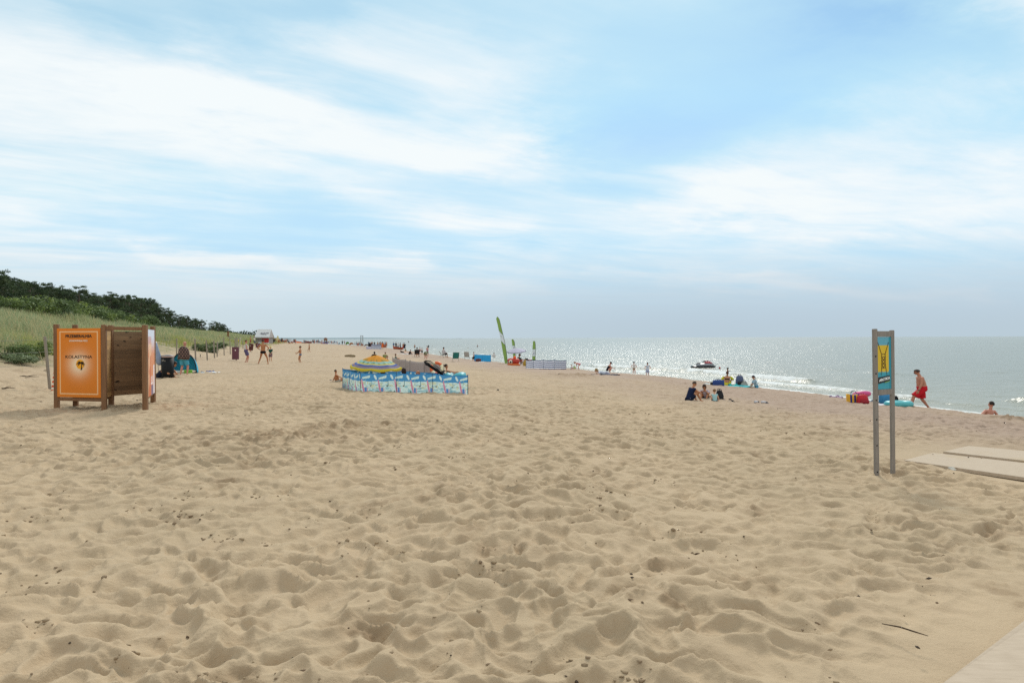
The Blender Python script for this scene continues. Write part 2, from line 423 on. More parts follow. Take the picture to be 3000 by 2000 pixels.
# ================================================================ SAND
def angles(lim, n, wide, k):
    a = np.linspace(-lim, lim, n); l = -lim - (np.linspace(0, 1, k)[1:] ** 1.5) * (wide - lim)
    return np.concatenate([l[::-1], a, -l])
def sand_material():
    m, nt, b = new_mat('beach_sand')
    geo = nt.new('ShaderNodeNewGeometry').outputs['Position']
    n1 = nt.noise(geo, .35, 4, .6); n2 = nt.noise(geo, 2.3, 4, .6); n3 = nt.noise(geo, 420, 2, .7); n4 = nt.noise(geo, 60, 3, .6)
    dry = nt.mix(nt.rng(n1, .35, .65), lin('B59F82'), lin('AC987C'))
    dry = nt.mix(nt.math('MULTIPLY', nt.rng(n2, .45, .75), .3), dry, lin('9C866D'))
    gr = nt.rng(n3, .3, .7, .82, 1.16); dry = nt.mix(1.0, dry, nt.comb(gr, gr, gr), 'MULTIPLY')
    dk = nt.rng(n3, .66, .74, 0.0, .45); dry = nt.mix(dk, dry, lin('6B5A44'))
    far = nt.attr('shore'); dry = nt.mix(nt.math('MULTIPLY', far, .75), dry, lin('9C877A'))
    damp = nt.attr('damp'); dry = nt.mix(nt.math('MULTIPLY', damp, .6), dry, lin('7A6248'))
    wet = nt.attr('wet'); colr = nt.mix(nt.math('MULTIPLY', wet, .8), dry, lin('6A5947'))
    dune = nt.attr('dune'); lit = nt.rng(nt.noise(geo, 1.1, 5, .65), .42, .62)
    colr = nt.mix(nt.math('MULTIPLY', dune, nt.math('ADD', .35, nt.math('MULTIPLY', lit, .6))), colr, lin('6E6E48'))
    nt.put(b.inputs['Base Color'], colr)
    nt.put(b.inputs['Roughness'], nt.rng(wet, 0.0, 1.0, .95, .35)); b.inputs['Specular IOR Level'].default_value = .2
    h = nt.math('ADD', nt.math('MULTIPLY', nt.noise(geo, 28, 5, .6), 1.0), nt.math('MULTIPLY', n3, .12))
    nt.l.new(nt.bump(h, .55, .02), b.inputs['Normal'])
    return m
SAND = sand_material()
def sand_relief(x, y, r):
    wx = .42 * (fbm(x * 1.9, y * 1.9, 71, 3) - .5); wy = .42 * (fbm(x * 2.1, y * 2.1, 72, 2) - .5)
    amp = .80 + .40 * sstep(.3, .7, fbm(x * .45, y * .45, 41, 2))
    X = x + wx; Y = y + wy
    b1 = bowls(X / .255, Y / .205, 3, 35) * .150
    b2 = bowls((X + 3.1) / .42, (Y + 1.7) / .34, 23, 33) * .095
    b3 = bowls((X - wx * .5) / .145, Y / .12, 53, 30) * .056
    big = .07 * (fbm(x * .9, y * .9, 61, 3) - .5) + .14 * (fbm(x * .22, y * .22, 62, 2) - .5)
    near = np.clip((16 - r) / 10, 0, 1)
    fine = near * (.013 * (fbm(x * 13, y * 13, 81, 4) - .5) * sstep(.35, .65, fbm(x * 1.6, y * 1.6, 83, 2)))
    return (amp * (b1 + b2 * .8 + b3) + fine - .045) * np.clip(1.15 - r / 75, .5, 1) + big * np.clip(1.2 - r / 40, .25, 1), amp
def make_sand():
    a = angles(R(43), 940, R(105), 40)
    rr = np.arange(1.3, 5.0, .016); r2 = np.arange(5.0, 20, .034); r4 = 20 * np.exp(np.linspace(0, math.log(3), 420)); r3 = np.exp(np.linspace(math.log(60), math.log(4300), 150))[1:]
    r = np.concatenate([rr, r2, r4, r3]); A, Rr = np.meshgrid(a, r)
    x = (Rr * np.sin(A)).ravel(); y = (Rr * np.cos(A)).ravel(); rad = Rr.ravel()
    z, s, q = macro(x, y, True)
    rel, amp = sand_relief(x, y, rad)
    fade = sstep(-2.2, .8, s) * (1 - .75 * sstep(1.5, 6, q)) * np.clip(1.25 - rad / 400, .15, 1)
    for pix in FLATS:
        G_ = [ground(*p) for p in pix]; P_ = np.array([(g.x, g.y) for g in G_]); c_ = P_.mean(0); dd = np.full(len(x), -1e9)
        for (ax, ay), (bx, by) in zip(P_, np.roll(P_, -1, 0)):
            n_ = np.array([by - ay, ax - bx]); n_ = n_ / (np.hypot(*n_) + 1e-9)
            if np.dot(c_ - (ax, ay), n_) > 0: n_ = -n_
            dd = np.maximum(dd, (x - ax) * n_[0] + (y - ay) * n_[1])
        k_ = sstep(-.02, 1.3, dd); rel = rel * k_ + (1 - k_) * -.03
    z = z + rel * fade
    # small clods and kicked-up crumbs in clusters
    cl = sstep(.60, .70, fbm(x * .75, y * .75, 91, 2)) * sstep(.5, .72, fbm(x * 2.6, y * 2.6, 92, 2))
    cr = cl * np.clip((14 - rad) / 6, 0, 1)
    lump = np.clip(.34 - bowls(x / .06, y / .05, 95, 30), 0, .3)
    z = z + fade * cr * .075 * lump * sstep(.5, .62, fbm(x * 6, y * 6, 96, 2))
    # explicit dug spots
    damp = cl * (.35 + .65 * sstep(.45, .65, fbm(x * 9, y * 9, 93, 2))) * .75
    for px, py, rad_, dep in DUG:
        g = ground(px, py); d2 = ((x - g.x) ** 2 + (y - g.y) ** 2) / (rad_ * rad_)
        k = np.exp(-d2 * 1.6); rough_ = fbm(x * 7, y * 7, 97, 3)
        z = z + k * (dep + .16 * (rough_ - .5)); damp = np.maximum(damp, k * sstep(.35, .6, rough_) * 1.3)
    wet = sstep(-.6, -2.0, s)
    shore = sstep(14, 3, s) * .9 + .25 * np.clip((rad - 12) / 40, 0, 1)
    shore = np.clip(shore * (.5 + fbm(x * .4, y * .15, 77, 3)), 0, 1)
    dune = sstep(2.2, 5.5, q + 3 * (fbm(x * .5, y * .5, 78, 3) - .5))
    V = np.stack([x, y, z], -1)
    me = np_mesh('beach_sand', V, grid_faces(len(r), len(a)), SAND, True, {'damp': np.clip(damp, 0, 1), 'wet': wet, 'shore': shore, 'dune': dune})
    return tag(link('beach_sand', me), 'trampled pale sand beach rising to the dune', kind='structure')
DUG = [(1075, 1850, .20, -.03), (990, 1265, .9, .14), (820, 1290, 1.0, .08), (1690, 1105, 1.6, .18), (2965, 1235, .8, .10), (1640, 1098, .8, .06), (130, 1650, .16, .05), (1990, 1800, .2, -.02)]
FLATS = [[(2648, 1354), (2733, 1331.5), (3000, 1362), (3420, 1412), (3500, 1500), (3000, 1405)], [(2763, 1328), (2837, 1311), (3000, 1326), (3400, 1365), (3450, 1402), (3000, 1355)], [(2760, 2017), (2850, 1946), (3010, 1822), (3300, 1640), (4200, 1640), (4200, 2600), (2700, 2500)]]
make_sand()
# ================================================================ SEA
def sea_material():
    m, nt, b = new_mat('sea_water')
    geo = nt.new('ShaderNodeNewGeometry').outputs['Position']
    n1 = nt.noise(nt.vmath('MULTIPLY', geo, (.8, 1.25, 1)), .55, 4, .6); n2 = nt.noise(nt.vmath('MULTIPLY', geo, (.8, 1.5, 1)), 2.2, 3, .6); n0 = nt.noise(nt.vmath('MULTIPLY', geo, (.5, 1.4, 1)), .07, 3, .5)
    h = nt.math('ADD', nt.math('MULTIPLY', n1, .9), nt.math('ADD', nt.math('MULTIPLY', n2, .36), nt.math('MULTIPLY', n0, 1.2)))
    sh = nt.attr('shallow'); col = nt.mix(sh, lin('7C7F75'), lin('93907E'))
    fo = nt.attr('foam'); fn = nt.noise(nt.vmath('MULTIPLY', geo, (1, 1.0, 1)), 3.2, 6, .68)
    fm = nt.rng(nt.math('ADD', nt.math('MULTIPLY', fo, .75), nt.math('MULTIPLY', fn, .75)), .84, 1.04, 0.0, 1.0, True)
    fm = nt.math('MULTIPLY', fm, nt.rng(fo, 0.0, .15))
    nt.put(b.inputs['Base Color'], nt.mix(fm, col, (.66, .68, .67)))
    nt.put(b.inputs['Roughness'], nt.rng(fm, 0.0, 1.0, .24, .85)); b.inputs['IOR'].default_value = 1.33; b.inputs['Specular IOR Level'].default_value = .34
    nt.l.new(nt.bump(nt.math('ADD', h, nt.math('MULTIPLY', fm, .08)), 1.0, .30), b.inputs['Normal'])
    return m
def make_sea():
    a = np.concatenate([np.linspace(R(-60), R(-30), 30)[:-1], np.linspace(R(-30), R(43), 560), np.linspace(R(43), R(110), 50)[1:]])
    r = np.concatenate([1.0 / np.linspace(1 / 14, 1 / 130, 420), np.exp(np.linspace(math.log(130), math.log(30000), 120))[1:]])
    A, Rr = np.meshgrid(a, r); x = (Rr * np.sin(A)).ravel(); y = (Rr * np.cos(A)).ravel(); rad = Rr.ravel()
    s = sdist(x, y, CREST) + 1.2 * (fbm(x * .13, y * .13, 5, 2) - .5)
    w = -s - 3.0                               # metres seaward of the water's edge
    al = (x * -.42 + y * .9)                   # along the shore
    ww = w + 2.2 * (fbm(al * .10, w * .05, 101, 2) - .5) * np.clip(w / 6, 0, 1)
    z = np.full_like(x, SEA); foam = np.zeros_like(x)
    for c, hgt, wd, seed, lo, fs in ((.9, .06, .8, 111, .25, 1.0), (4.2, .17, 1.0, 112, .38, 1.1), (8.2, .34, .95, 113, .46, 1.1), (14.5, .30, 1.2, 114, .50, .95), (23, .24, 2.6, 115, .55, .5), (34, .22, 3.2, 116, .6, .35)):
        mod = sstep(lo, lo + .22, fbm(al * .11 + c, w * .03, seed, 4)); u = (ww - c) / wd
        prof = np.where(u > 0, np.exp(-u * u * .7), np.exp(-u * u * 3.0))
        z = z + hgt * mod * prof
        tail = np.where(u < .3, np.exp(-(u - .3) ** 2 * .35), np.exp(-(u - .3) ** 2 * 5))
        foam = np.maximum(foam, fs * mod * tail)
    foam = np.maximum(foam, (.35 + .45 * fbm(al * .5, w * .3, 131, 2)) * np.exp(-(w / .8) ** 2))
    foam = foam * (.62 + .55 * fbm(x * .6, y * .6, 132, 3))
    foam = np.where(w > 60, 0, foam)
    chop = np.clip(1 - rad / 160, 0, 1) * np.clip(w / 4, .15, 1)
    z = z + chop * (.10 * (fbm(x * .5, y * .8, 121, 3) - .5) + .05 * (fbm(x * 1.6, y * 2.4, 122, 2) - .5))
    shallow = np.exp(-np.clip(w, 0, 400) / 14)
    V = np.stack([x, y, z], -1); F = grid_faces(len(r), len(a))
    keep = (w > -4)[F].any(1); F = F[keep]
    used = np.zeros(len(V), bool); used[F.ravel()] = True; idx = np.cumsum(used) - 1
    me = np_mesh('sea_water', V[used], idx[F], sea_material(), True, {'foam': foam[used], 'shallow': shallow[used]})
    return tag(link('sea_water', me), 'grey green sea with low foaming waves', kind='structure')
make_sea()
# ================================================================ PEOPLE
def remeshed(mb, name, vox, smooth=3):
    me = mb.mesh(name, []) if False else None
    m0 = bpy.data.meshes.new('tmp'); m0.from_pydata(mb.v, [], mb.f); m0.update()
    o = bpy.data.objects.new('tmp', m0); COL.objects.link(o)
    r = o.modifiers.new('r', 'REMESH'); r.mode = 'VOXEL'; r.voxel_size = vox; r.use_smooth_shade = True
    k = o.modifiers.new('s', 'SMOOTH'); k.iterations = smooth; k.factor = .5
    dg = bpy.context.evaluated_depsgraph_get(); dg.update()
    me = bpy.data.meshes.new_from_object(o.evaluated_get(dg)); me.name = name
    bpy.data.objects.remove(o); bpy.data.meshes.remove(m0); return me
def ik(a, b, l1, l2, pole):
    a = Vector(a); b = Vector(b); d = b - a; L = d.length; mx = (l1 + l2) * .995
    if L > mx: b = a + d * (mx / L); d = b - a; L = mx
    mn = abs(l1 - l2) + .03
    if L < mn: b = a + d.normalized() * mn; d = b - a; L = mn
    u = d / L; c = (l1 * l1 + L * L - l2 * l2) / (2 * L); h = math.sqrt(max(l1 * l1 - c * c, 0))
    p = Vector(pole); p = p - u * p.dot(u)
    if p.length < 1e-5: p = u.orthogonal()
    return a + u * c + p.normalized() * h, b
UA, FA, TH, SH = .30, .27, .44, .43
class Fig:
    """one human pose in a local frame: faces +Y, right hand at +X, metres for a 1.76 m adult"""
    def __init__(s, pel=(0, 0, .94), up=(0, 0, 1), twist=0.0, handL=None, handR=None, footL=(-.11, 0, .08), footR=(.11, 0, .08), elL=(-.6, -1, -.3), elR=(.6, -1, -.3),
                 knL=(-.1, 1, .1), knR=(.1, 1, .1), look=(0, 1, -.08), hs=1.0, toeL=None, toeR=None, bend=0.0, fat=1.0, headup=None, sit=False, palm=None):
        s.hs = hs; s.pel = Vector(pel); up = Vector(up).normalized(); s.up = up; s.fat = fat
        side = Vector((1, 0, 0)); side = (side - up * side.dot(up)).normalized()
        s.hipside = side.copy()
        ts = Matrix.Rotation(R(twist), 3, up) @ side; s.side = ts; fwd = up.cross(ts); s.fwd = fwd
        up2 = (up + fwd * bend).normalized(); s.up2 = up2
        s.waist = s.pel + up * .17; s.chest = s.waist + (up + up2).normalized() * .19; s.neck = s.chest + up2 * .19
        hu = Vector(headup).normalized() if headup else (up2 * .6 + Vector((0, 0, 1)) * .4).normalized()
        s.hu = hu; s.headb = s.neck + hu * .07; s.head = s.neck + hu * (.185 + .1 * (hs - 1)) + fwd * .02
        s.look = Vector(look).normalized()
        s.shL = s.chest + up2 * .115 - ts * .185; s.shR = s.chest + up2 * .115 + ts * .185
        s.hpL = s.pel - side * .092 - up * .03; s.hpR = s.pel + side * .092 - up * .03
        dn = -Vector((0, 0, 1))
        hl = Vector(handL) if handL else s.shL + Vector((-.09, .06, -.54)); hr = Vector(handR) if handR else s.shR + Vector((.09, .06, -.54))
        s.elL, s.haL = ik(s.shL, hl, UA, FA, elL); s.elR, s.haR = ik(s.shR, hr, UA, FA, elR)
        s.knL, s.anL = ik(s.hpL, footL, TH, SH, knL); s.knR, s.anR = ik(s.hpR, footR, TH, SH, knR)
        s.toeL = Vector(toeL).normalized() if toeL else Vector((-.25, 1, -.22)).normalized(); s.toeR = Vector(toeR).normalized() if toeR else Vector((.25, 1, -.22)).normalized()
    def topz(s): return max(s.head.z + .118 * s.hs * abs(s.hu.z) + .03, .1)
    def torso(s, mb, a=0.0, b=1.0, inf=0.0, flare=0.0):
        F = s.fat; sd = s.side
        prof = [(-.10, .09, .07), (-.07, .145, .10), (0, .165, .118 * (F * .4 + .6)), (.10, .152, .115 * F), (.19, .146, .112 * F), (.28, .156, .115 * (F * .6 + .4)), (.37, .168, .12), (.45, .168, .108), (.50, .135, .085), (.545, .075, .066)]
        pts = []
        for h, ra, rb in prof:
            if h < a - 1e-6 or h > b + 1e-6: continue
            if h <= .17: c = s.pel + s.up * h
            elif h <= .36: c = s.waist + (s.chest - s.waist) * ((h - .17) / .19)
            else: c = s.chest + s.up2 * (h - .36)
            w = (F - 1) * .5 + 1 if h < .35 else 1
            fl = flare * max(0, (.25 - h))
            pts.append((c, ra * w + inf + fl, rb + inf + fl))
        mb.loft(pts, sd)
    def limb(s, mb, side, kind, f0=0.0, f1=2.0, inf=0.0, flare=0.0):
        if kind == 'leg':
            P = [s.hpL, s.knL, s.anL] if side == 'L' else [s.hpR, s.knR, s.anR]
            prof = [(0, .090), (.45, .082), (.85, .058), (1.0, .056), (1.3, .057), (1.75, .040), (2.0, .036)]
        else:
            P = [s.shL, s.elL, s.haL] if side == 'L' else [s.shR, s.elR, s.haR]
            prof = [(0, .056), (.4, .050), (.9, .040), (1.0, .039), (1.25, .041), (1.8, .029), (2.0, .026)]
        def at(t): return P[0].lerp(P[1], t) if t <= 1 else P[1].lerp(P[2], t - 1)
        rad = lambda t: float(np.interp(t, [q[0] for q in prof], [q[1] for q in prof]))
        ts = [f0] + [q[0] for q in prof if f0 < q[0] < f1] + [f1]
        pts = [at(t) for t in ts]; rs = [rad(t) + inf + flare * (t - f0) for t in ts]
        mb.capsule(pts, rs, 10) if inf == 0 else mb.tube(pts, rs, 12)
    def body(s, name, vox, mats, face=True, bare=1.0):
        mb = MB(); s.torso(mb)
        mb.ell(s.pel - s.up * .02 - s.fwd * .045, (.15, .10, .11), Matrix((s.hipside, s.up.cross(s.hipside), s.up)).transposed())
        mb.capsule([s.neck - s.up2 * .05, s.headb, s.head - s.hu * .05], [.062, .054, .055])
        for sh in (s.shL, s.shR): mb.capsule([s.chest + s.up2 * .10, sh], [.075, .058])
        for sd in 'LR': s.limb(mb, sd, 'arm'); s.limb(mb, sd, 'leg')
        for hp in (s.hpL, s.hpR): mb.ell(hp - s.fwd * .02, (.09, .09, .09))
        for an, toe in ((s.anL, s.toeL), (s.anR, s.toeR)):
            dn = Vector((0, 0, -1)); dn = (dn - toe * dn.dot(toe)).normalized() if abs(dn.dot(toe)) < .95 else -s.fwd
            heel = an + dn * .035 - toe * .04
            mb.capsule([heel, an + dn * .03 + toe * .07, an + dn * .045 + toe * .155], [.036, .037, .026])
        look = s.look; hz = (s.hu - look * s.hu.dot(look)).normalized(); hx = look.cross(hz); HM = Matrix((hx, look, hz)).transposed(); s.HM = HM
        c = s.head
        k_ = s.hs; mb.ell(c + (hz * .02 - look * .01) * k_, (.074 * k_, .094 * k_, .098 * k_), HM); mb.ell(c + (look * .028 - hz * .045) * k_, (.058 * k_, .066 * k_, .066 * k_), HM)
        mb.ell(c + (look * .098 - hz * .012) * k_, (.014 * k_, .022 * k_, .026 * k_), HM)
        for k in (-1, 1): mb.ell(c + (hx * .076 * k - hz * .005 - look * .01) * k_, (.010, .020, .032), HM, 8, 6)
        hands = []
        for sd, el, ha in (('L', s.elL, s.haL), ('R', s.elR, s.haR)):
            d = (ha - el).normalized(); lat = s.fwd - d * s.fwd.dot(d)
            if lat.length < .3: lat = s.up - d * s.up.dot(d)
            lat.normalize(); nrm = d.cross(lat) * (1 if sd == 'L' else -1)
            M = Matrix((lat, nrm, d)).transposed(); mb.ell(ha + d * .045, (.042, .018, .055), M, 10, 8)
            hands.append((ha, d, lat, nrm))
        me = remeshed(mb, name, vox)
        ex = MB()
        for ha, d, lat, nrm in hands:
            for i, (o, L) in enumerate(((.030, .070), (.010, .080), (-.011, .074), (-.030, .058))):
                b0 = ha + d * .082 + lat * o; ex.tube([b0, b0 + d * L * .5 + nrm * .006 + lat * o * .15, b0 + d * L * .9 + nrm * (.022 + .004 * i)], [.0095, .009, .006], 6)
            b0 = ha + d * .03 + lat * .034; ex.tube([b0, b0 + lat * .028 + d * .028, b0 + lat * .030 + d * .062 + nrm * .012], [.012, .011, .007], 6)
        if face:
            ex.mi = 1
            for k in (-1, 1): ex.ell(c + (hx * .030 * k + hz * .012 + look * .080) * s.hs, (.012, .008, .007), HM, 8, 6)
            for k in (-1, 1): ex.ell(c + (hx * .030 * k + hz * .034 + look * .079) * s.hs, (.018, .007, .004), HM, 8, 4)
            ex.mi = 2; ex.ell(c + (look * .088 - hz * .058) * s.hs, (.024, .008, .007), HM, 8, 6)
        bm = bmesh.new(); bm.from_mesh(me)
        for m_ in mats: me.materials.append(m_)
        e = ex.mesh('tmp', mats); bm.from_mesh(e); bpy.data.meshes.remove(e)
        for f in bm.faces: f.smooth = True
        bm.to_mesh(me); bm.free(); me.update(); return me
    def cloth(s, name, vox, torso=None, legs=None, arms=None, inf=.017, flare=0.0, skirt=None, lflare=.02):
        mb = MB()
        if torso: s.torso(mb, torso[0], torso[1], inf, flare)
        if torso and torso[0] <= -.05: mb.ell(s.pel - s.up * .02 - s.fwd * .045, (.15 + inf, .10 + inf, .11 + inf * .7), Matrix((s.hipside, s.up.cross(s.hipside), s.up)).transposed())
        if torso and torso[1] > .48:
            for sh in (s.shL, s.shR): mb.capsule([s.chest + s.up2 * .085, sh], [.078 + inf, .058 + inf])
        if legs:
            for sd in 'LR': s.limb(mb, sd, 'leg', 0.0, legs, inf + .008, lflare)
            for hp in (s.hpL, s.hpR): mb.ell(hp - s.fwd * .015, (.098 + inf,) * 3)
        if arms:
            for sd in 'LR': s.limb(mb, sd, 'arm', 0.0, arms, inf + .006, .012)
        if skirt: mb.loft([(s.pel + s.up * .1, .165 + inf, .13 + inf), (s.pel - s.up * .1, .19 + inf, .16 + inf), (s.pel - s.up * skirt, .22 + inf, .19 + inf)], s.side)
        return remeshed(mb, name, vox, 2)
    def hair(s, kind, vox=None):
        mb = MB(); c = s.head; HM = s.HM; hx, hy, hz = HM.col[0], HM.col[1], HM.col[2]
        t = .012 if kind in ('short', 'crop') else .022
        if kind == 'crop': t = .006
        bm = bmesh.new(); bmesh.ops.create_icosphere(bm, subdivisions=3, radius=1)
        rm = [f for f in bm.faces if (f.calc_center_median().y > .42 and f.calc_center_median().z < .45) or (f.calc_center_median().z < -.30 and f.calc_center_median().y > -.75) or f.calc_center_median().z < -.52]
        bmesh.ops.delete(bm, geom=rm, context='FACES')
        for v in bm.verts:
            j = 1 + .05 * math.sin(v.co.x * 23 + v.co.z * 17) * math.cos(v.co.y * 19)
            v.co = Vector((v.co.x * (.075 + t) * j, v.co.y * (.095 + t) * j, v.co.z * (.098 + t) * j + .02))
            v.co = HM @ (v.co + Vector((0, -.012, 0))) + c
        mb.v = [tuple(v.co) for v in bm.verts]; bm.verts.index_update(); mb.f = [[v.index for v in f.verts] for f in bm.faces]; mb.m = [0] * len(mb.f); bm.free()
        if kind == 'long': mb.loft([(c - hy * .05 + hz * .04, .085, .05), (c - hy * .085 - hz * .08, .088, .045), (c - hy * .09 - hz * .20, .075, .035), (c - hy * .085 - hz * .30, .03, .02)], hx)
        if kind == 'bun': mb.ell(c - hy * .10 + hz * .075, (.045, .045, .042), HM)
        if kind == 'bob': mb.loft([(c - hy * .03 + hz * .03, .098, .09), (c - hy * .035 - hz * .06, .10, .085), (c - hy * .04 - hz * .13, .085, .07)], hx)
        if kind == 'tail': mb.capsule([c - hy * .10 + hz * .04, c - hy * .15 - hz * .04, c - hy * .14 - hz * .17], [.028, .032, .012])
        mb.v = [tuple(c + (Vector(p) - c) * s.hs) for p in mb.v]
        return mb
    def hat(s, kind):
        mb = MB(); c = s.head; HM = s.HM
        pt = lambda x, y, z: HM @ Vector((x, y, z)) + c
        if kind == 'cap':
            mb.lathe([(.100, .035), (.099, .065), (.086, .100), (.055, .124), (.002, .133)], c, 18, HM)
            mb.sheet(lambda u, v: pt((u - .5) * .15, .085 + v * .085 * (1 - (2 * u - 1) ** 2 * .6), .045 - v * .012 - .012 * (2 * u - 1) ** 2), 8, 4, .005)
        elif kind == 'sun_hat':
            mb.lathe([(.20, .025), (.15, .038), (.103, .045), (.100, .09), (.085, .125), (.05, .142), (.002, .146)], c, 20, HM)
        else:
            mb.lathe([(.13, .020), (.104, .035), (.101, .07), (.09, .105), (.055, .13), (.002, .137)], c, 18, HM)
        mb.v = [tuple(c + (Vector(p) - c) * s.hs) for p in mb.v]
        return mb
SKIN = {}
def skin(col):
    if col not in SKIN:
        SKIN[col] = [mat('skin_' + col, col, .55, .10, 5, spec=.35), mat('dark_eye', '1A120E', .4, .05), mat('lip', '8A4438', .5, .05)]
    return SKIN[col]
def cloth_mat(name, col, pattern=None, col2=None, scale=10):
    if not pattern: return mat(name, col, .85, .10, 9, bump=.25, spec=.15)
    key = (name, pattern, col, col2)
    if key in _mc: return _mc[key]
    m, nt, b = new_mat(name); tc = nt.new('ShaderNodeTexCoord').outputs['Object']
    if pattern == 'stripe_z':
        sp = nt.new('ShaderNodeSeparateXYZ'); nt.l.new(tc, sp.inputs[0]); f = nt.math('GREATER_THAN', nt.math('SINE', nt.math('MULTIPLY', sp.outputs[2], scale)), 0.0)
    elif pattern == 'blotch': f = nt.rng(nt.noise(tc, scale, 2, .5), .48, .54)
    elif pattern == 'brick':
        br = nt.new('ShaderNodeTexBrick'); nt.put(br.inputs['Vector'], nt.comb(nt.new('ShaderNodeSeparateXYZ').outputs[0], 0, 0))
        sp = nt.new('ShaderNodeSeparateXYZ'); nt.l.new(tc, sp.inputs[0]); nt.put(br.inputs['Vector'], nt.comb(nt.math('ADD', sp.outputs[0], nt.math('MULTIPLY', sp.outputs[1], .8)), sp.outputs[2], 0))
        br.inputs['Scale'].default_value = scale; br.inputs['Mortar Size'].default_value = .032; br.inputs['Mortar Smooth'].default_value = .1; br.inputs['Brick Width'].default_value = .85; br.inputs['Row Height'].default_value = .52
        nt.put(br.inputs['Color1'], lin(col)); nt.put(br.inputs['Color2'], lin(col)); nt.put(br.inputs['Mortar'], lin(col2))
        nt.l.new(br.outputs[0], b.inputs['Base Color']); b.inputs['Roughness'].default_value = .9; _mc[key] = m; return m
    nt.put(b.inputs['Base Color'], nt.mix(f, lin(col), lin(col2))); b.inputs['Roughness'].default_value = .85; b.inputs['Specular IOR Level'].default_value = .15
    _mc[key] = m; return m
def person(label, pos, yaw, fig, sc=1.0, skin_col='B98467', wear=(), hair=('short', '2A1E16'), hat=None, group=None, vox=.02, face=True, cat='person', sink=.015):
    """wear: list of (name, material, kwargs for cloth)"""
    me = fig.body('person', vox, skin(skin_col), face)
    o = link('person', me, None, (pos[0], pos[1], pos[2] - sink), (0, 0, R(yaw))); o.scale = (sc,) * 3
    tag(o, label, cat, group)
    for nm, m_, kw in wear:
        cm = fig.cloth(nm, vox * .85, **kw); cm.materials.append(m_); link(nm, cm, o)
    if hair: fig.hair(hair[0]).build('hair', mat('hair_' + hair[1], hair[1], .7, .25, 30, spec=.3), o, True)
    if hat: fig.hat(hat[0]).build('hat' if hat[0] != 'cap' else 'cap', hat[1], o, True)
    return o
SHORTS = lambda m_, f=.75, nm='shorts', fl=.03: (nm, m_, dict(torso=(-.10, .10), legs=f, lflare=fl))
TRUNKS = lambda m_: ('swim_trunks', m_, dict(torso=(-.10, .06), legs=.14, inf=.010, lflare=0))
SHIRT = lambda m_, arm=.6, lo=0.0, nm='shirt': (nm, m_, dict(torso=(lo, .50), arms=arm))
TANK = lambda m_, lo=0.0: ('tank_top', m_, dict(torso=(lo, .50)))
SWIM = lambda m_: ('swimsuit', m_, dict(torso=(-.10, .37), inf=.010, legs=.06, lflare=0))
BRA = lambda m_: ('bikini_top', m_, dict(torso=(.28, .37), inf=.010))
# pose library -------------------------------------------------------------
def P_stand(**k): return Fig(**k)
def P_walk(st=.26, **k):
    d = dict(pel=(0, 0, .91), footL=(-.09, st, .10), footR=(.09, -st, .11), toeR=(.05, 1, -.55), handL=(-.25, -.12, .88), handR=(.25, .20, .90)); d.update(k); return Fig(**d)
def P_hips(**k):
    d = dict(handL=(-.20, .02, 1.00), handR=(.20, .02, 1.00), elL=(-1, -.25, 0), elR=(1, -.25, 0), footL=(-.14, 0, .08), footR=(.14, 0, .08)); d.update(k); return Fig(**d)
def P_sit_ground(knee=.30, lean=.25, **k):
    d = dict(pel=(0, 0, .12), up=(0, lean, 1), bend=.18, footL=(-.15, .52, .06), footR=(.15, .54, .06), knL=(-.25, .3, 1), knR=(.25, .3, 1), handL=(-.16, .42, .40), handR=(.16, .42, .40), elL=(-1, -.2, -.3), elR=(1, -.2, -.3)); d.update(k); return Fig(**d)
def P_chair(**k):
    d = dict(pel=(0, 0, .42), up=(0, -.22, 1), footL=(-.13, .52, .08), footR=(.13, .52, .08), knL=(-.1, .3, 1), knR=(.1, .3, 1), handL=(-.2, .30, .58), handR=(.2, .30, .58)); d.update(k); return Fig(**d)
def P_prone(**k):   # lying on the front, head towards -Y... body along +Y, head at +Y end
    d = dict(pel=(0, 0, .12), up=(0, 1, .10), bend=-.18, footL=(-.11, -.86, .06), footR=(.11, -.86, .06), knL=(0, 0, -1), knR=(0, 0, -1), toeL=(-.1, -1, -.1), toeR=(.1, -1, -.1), handL=(-.14, .72, .05), handR=(.14, .72, .05), elL=(-1, 0, -.4), elR=(1, 0, -.4), look=(0, 1, .1), headup=(0, .5, 1)); d.update(k); return Fig(**d)
def P_bend(**k):
    d = dict(pel=(0, -.12, .86), up=(0, 1, .18), bend=-.1, footL=(-.12, 0, .08), footR=(.12, 0, .08), handL=(-.15, .42, .30), handR=(.15, .42, .30), look=(0, .7, -.7), headup=(0, .8, .4)); d.update(k); return Fig(**d)
def P_squat(**k):
    d = dict(pel=(0, -.12, .30), up=(0, .45, 1), bend=.15, footL=(-.14, .10, .08), footR=(.14, .10, .08), knL=(-.2, 1, .5), knR=(.2, 1, .5), handL=(-.10, .52, .42), handR=(.10, .52, .42)); d.update(k); return Fig(**d)
def P_recline(**k):
    d = dict(pel=(0, 0, .14), up=(0, -.8, .75), bend=.1, footL=(-.12, .82, .12), footR=(.12, .78, .12), knL=(-.1, .2, 1), knR=(.1, .2, 1), handL=(-.28, .0, .22), handR=(.28, .0, .22), headup=(0, -.3, 1)); d.update(k); return Fig(**d)
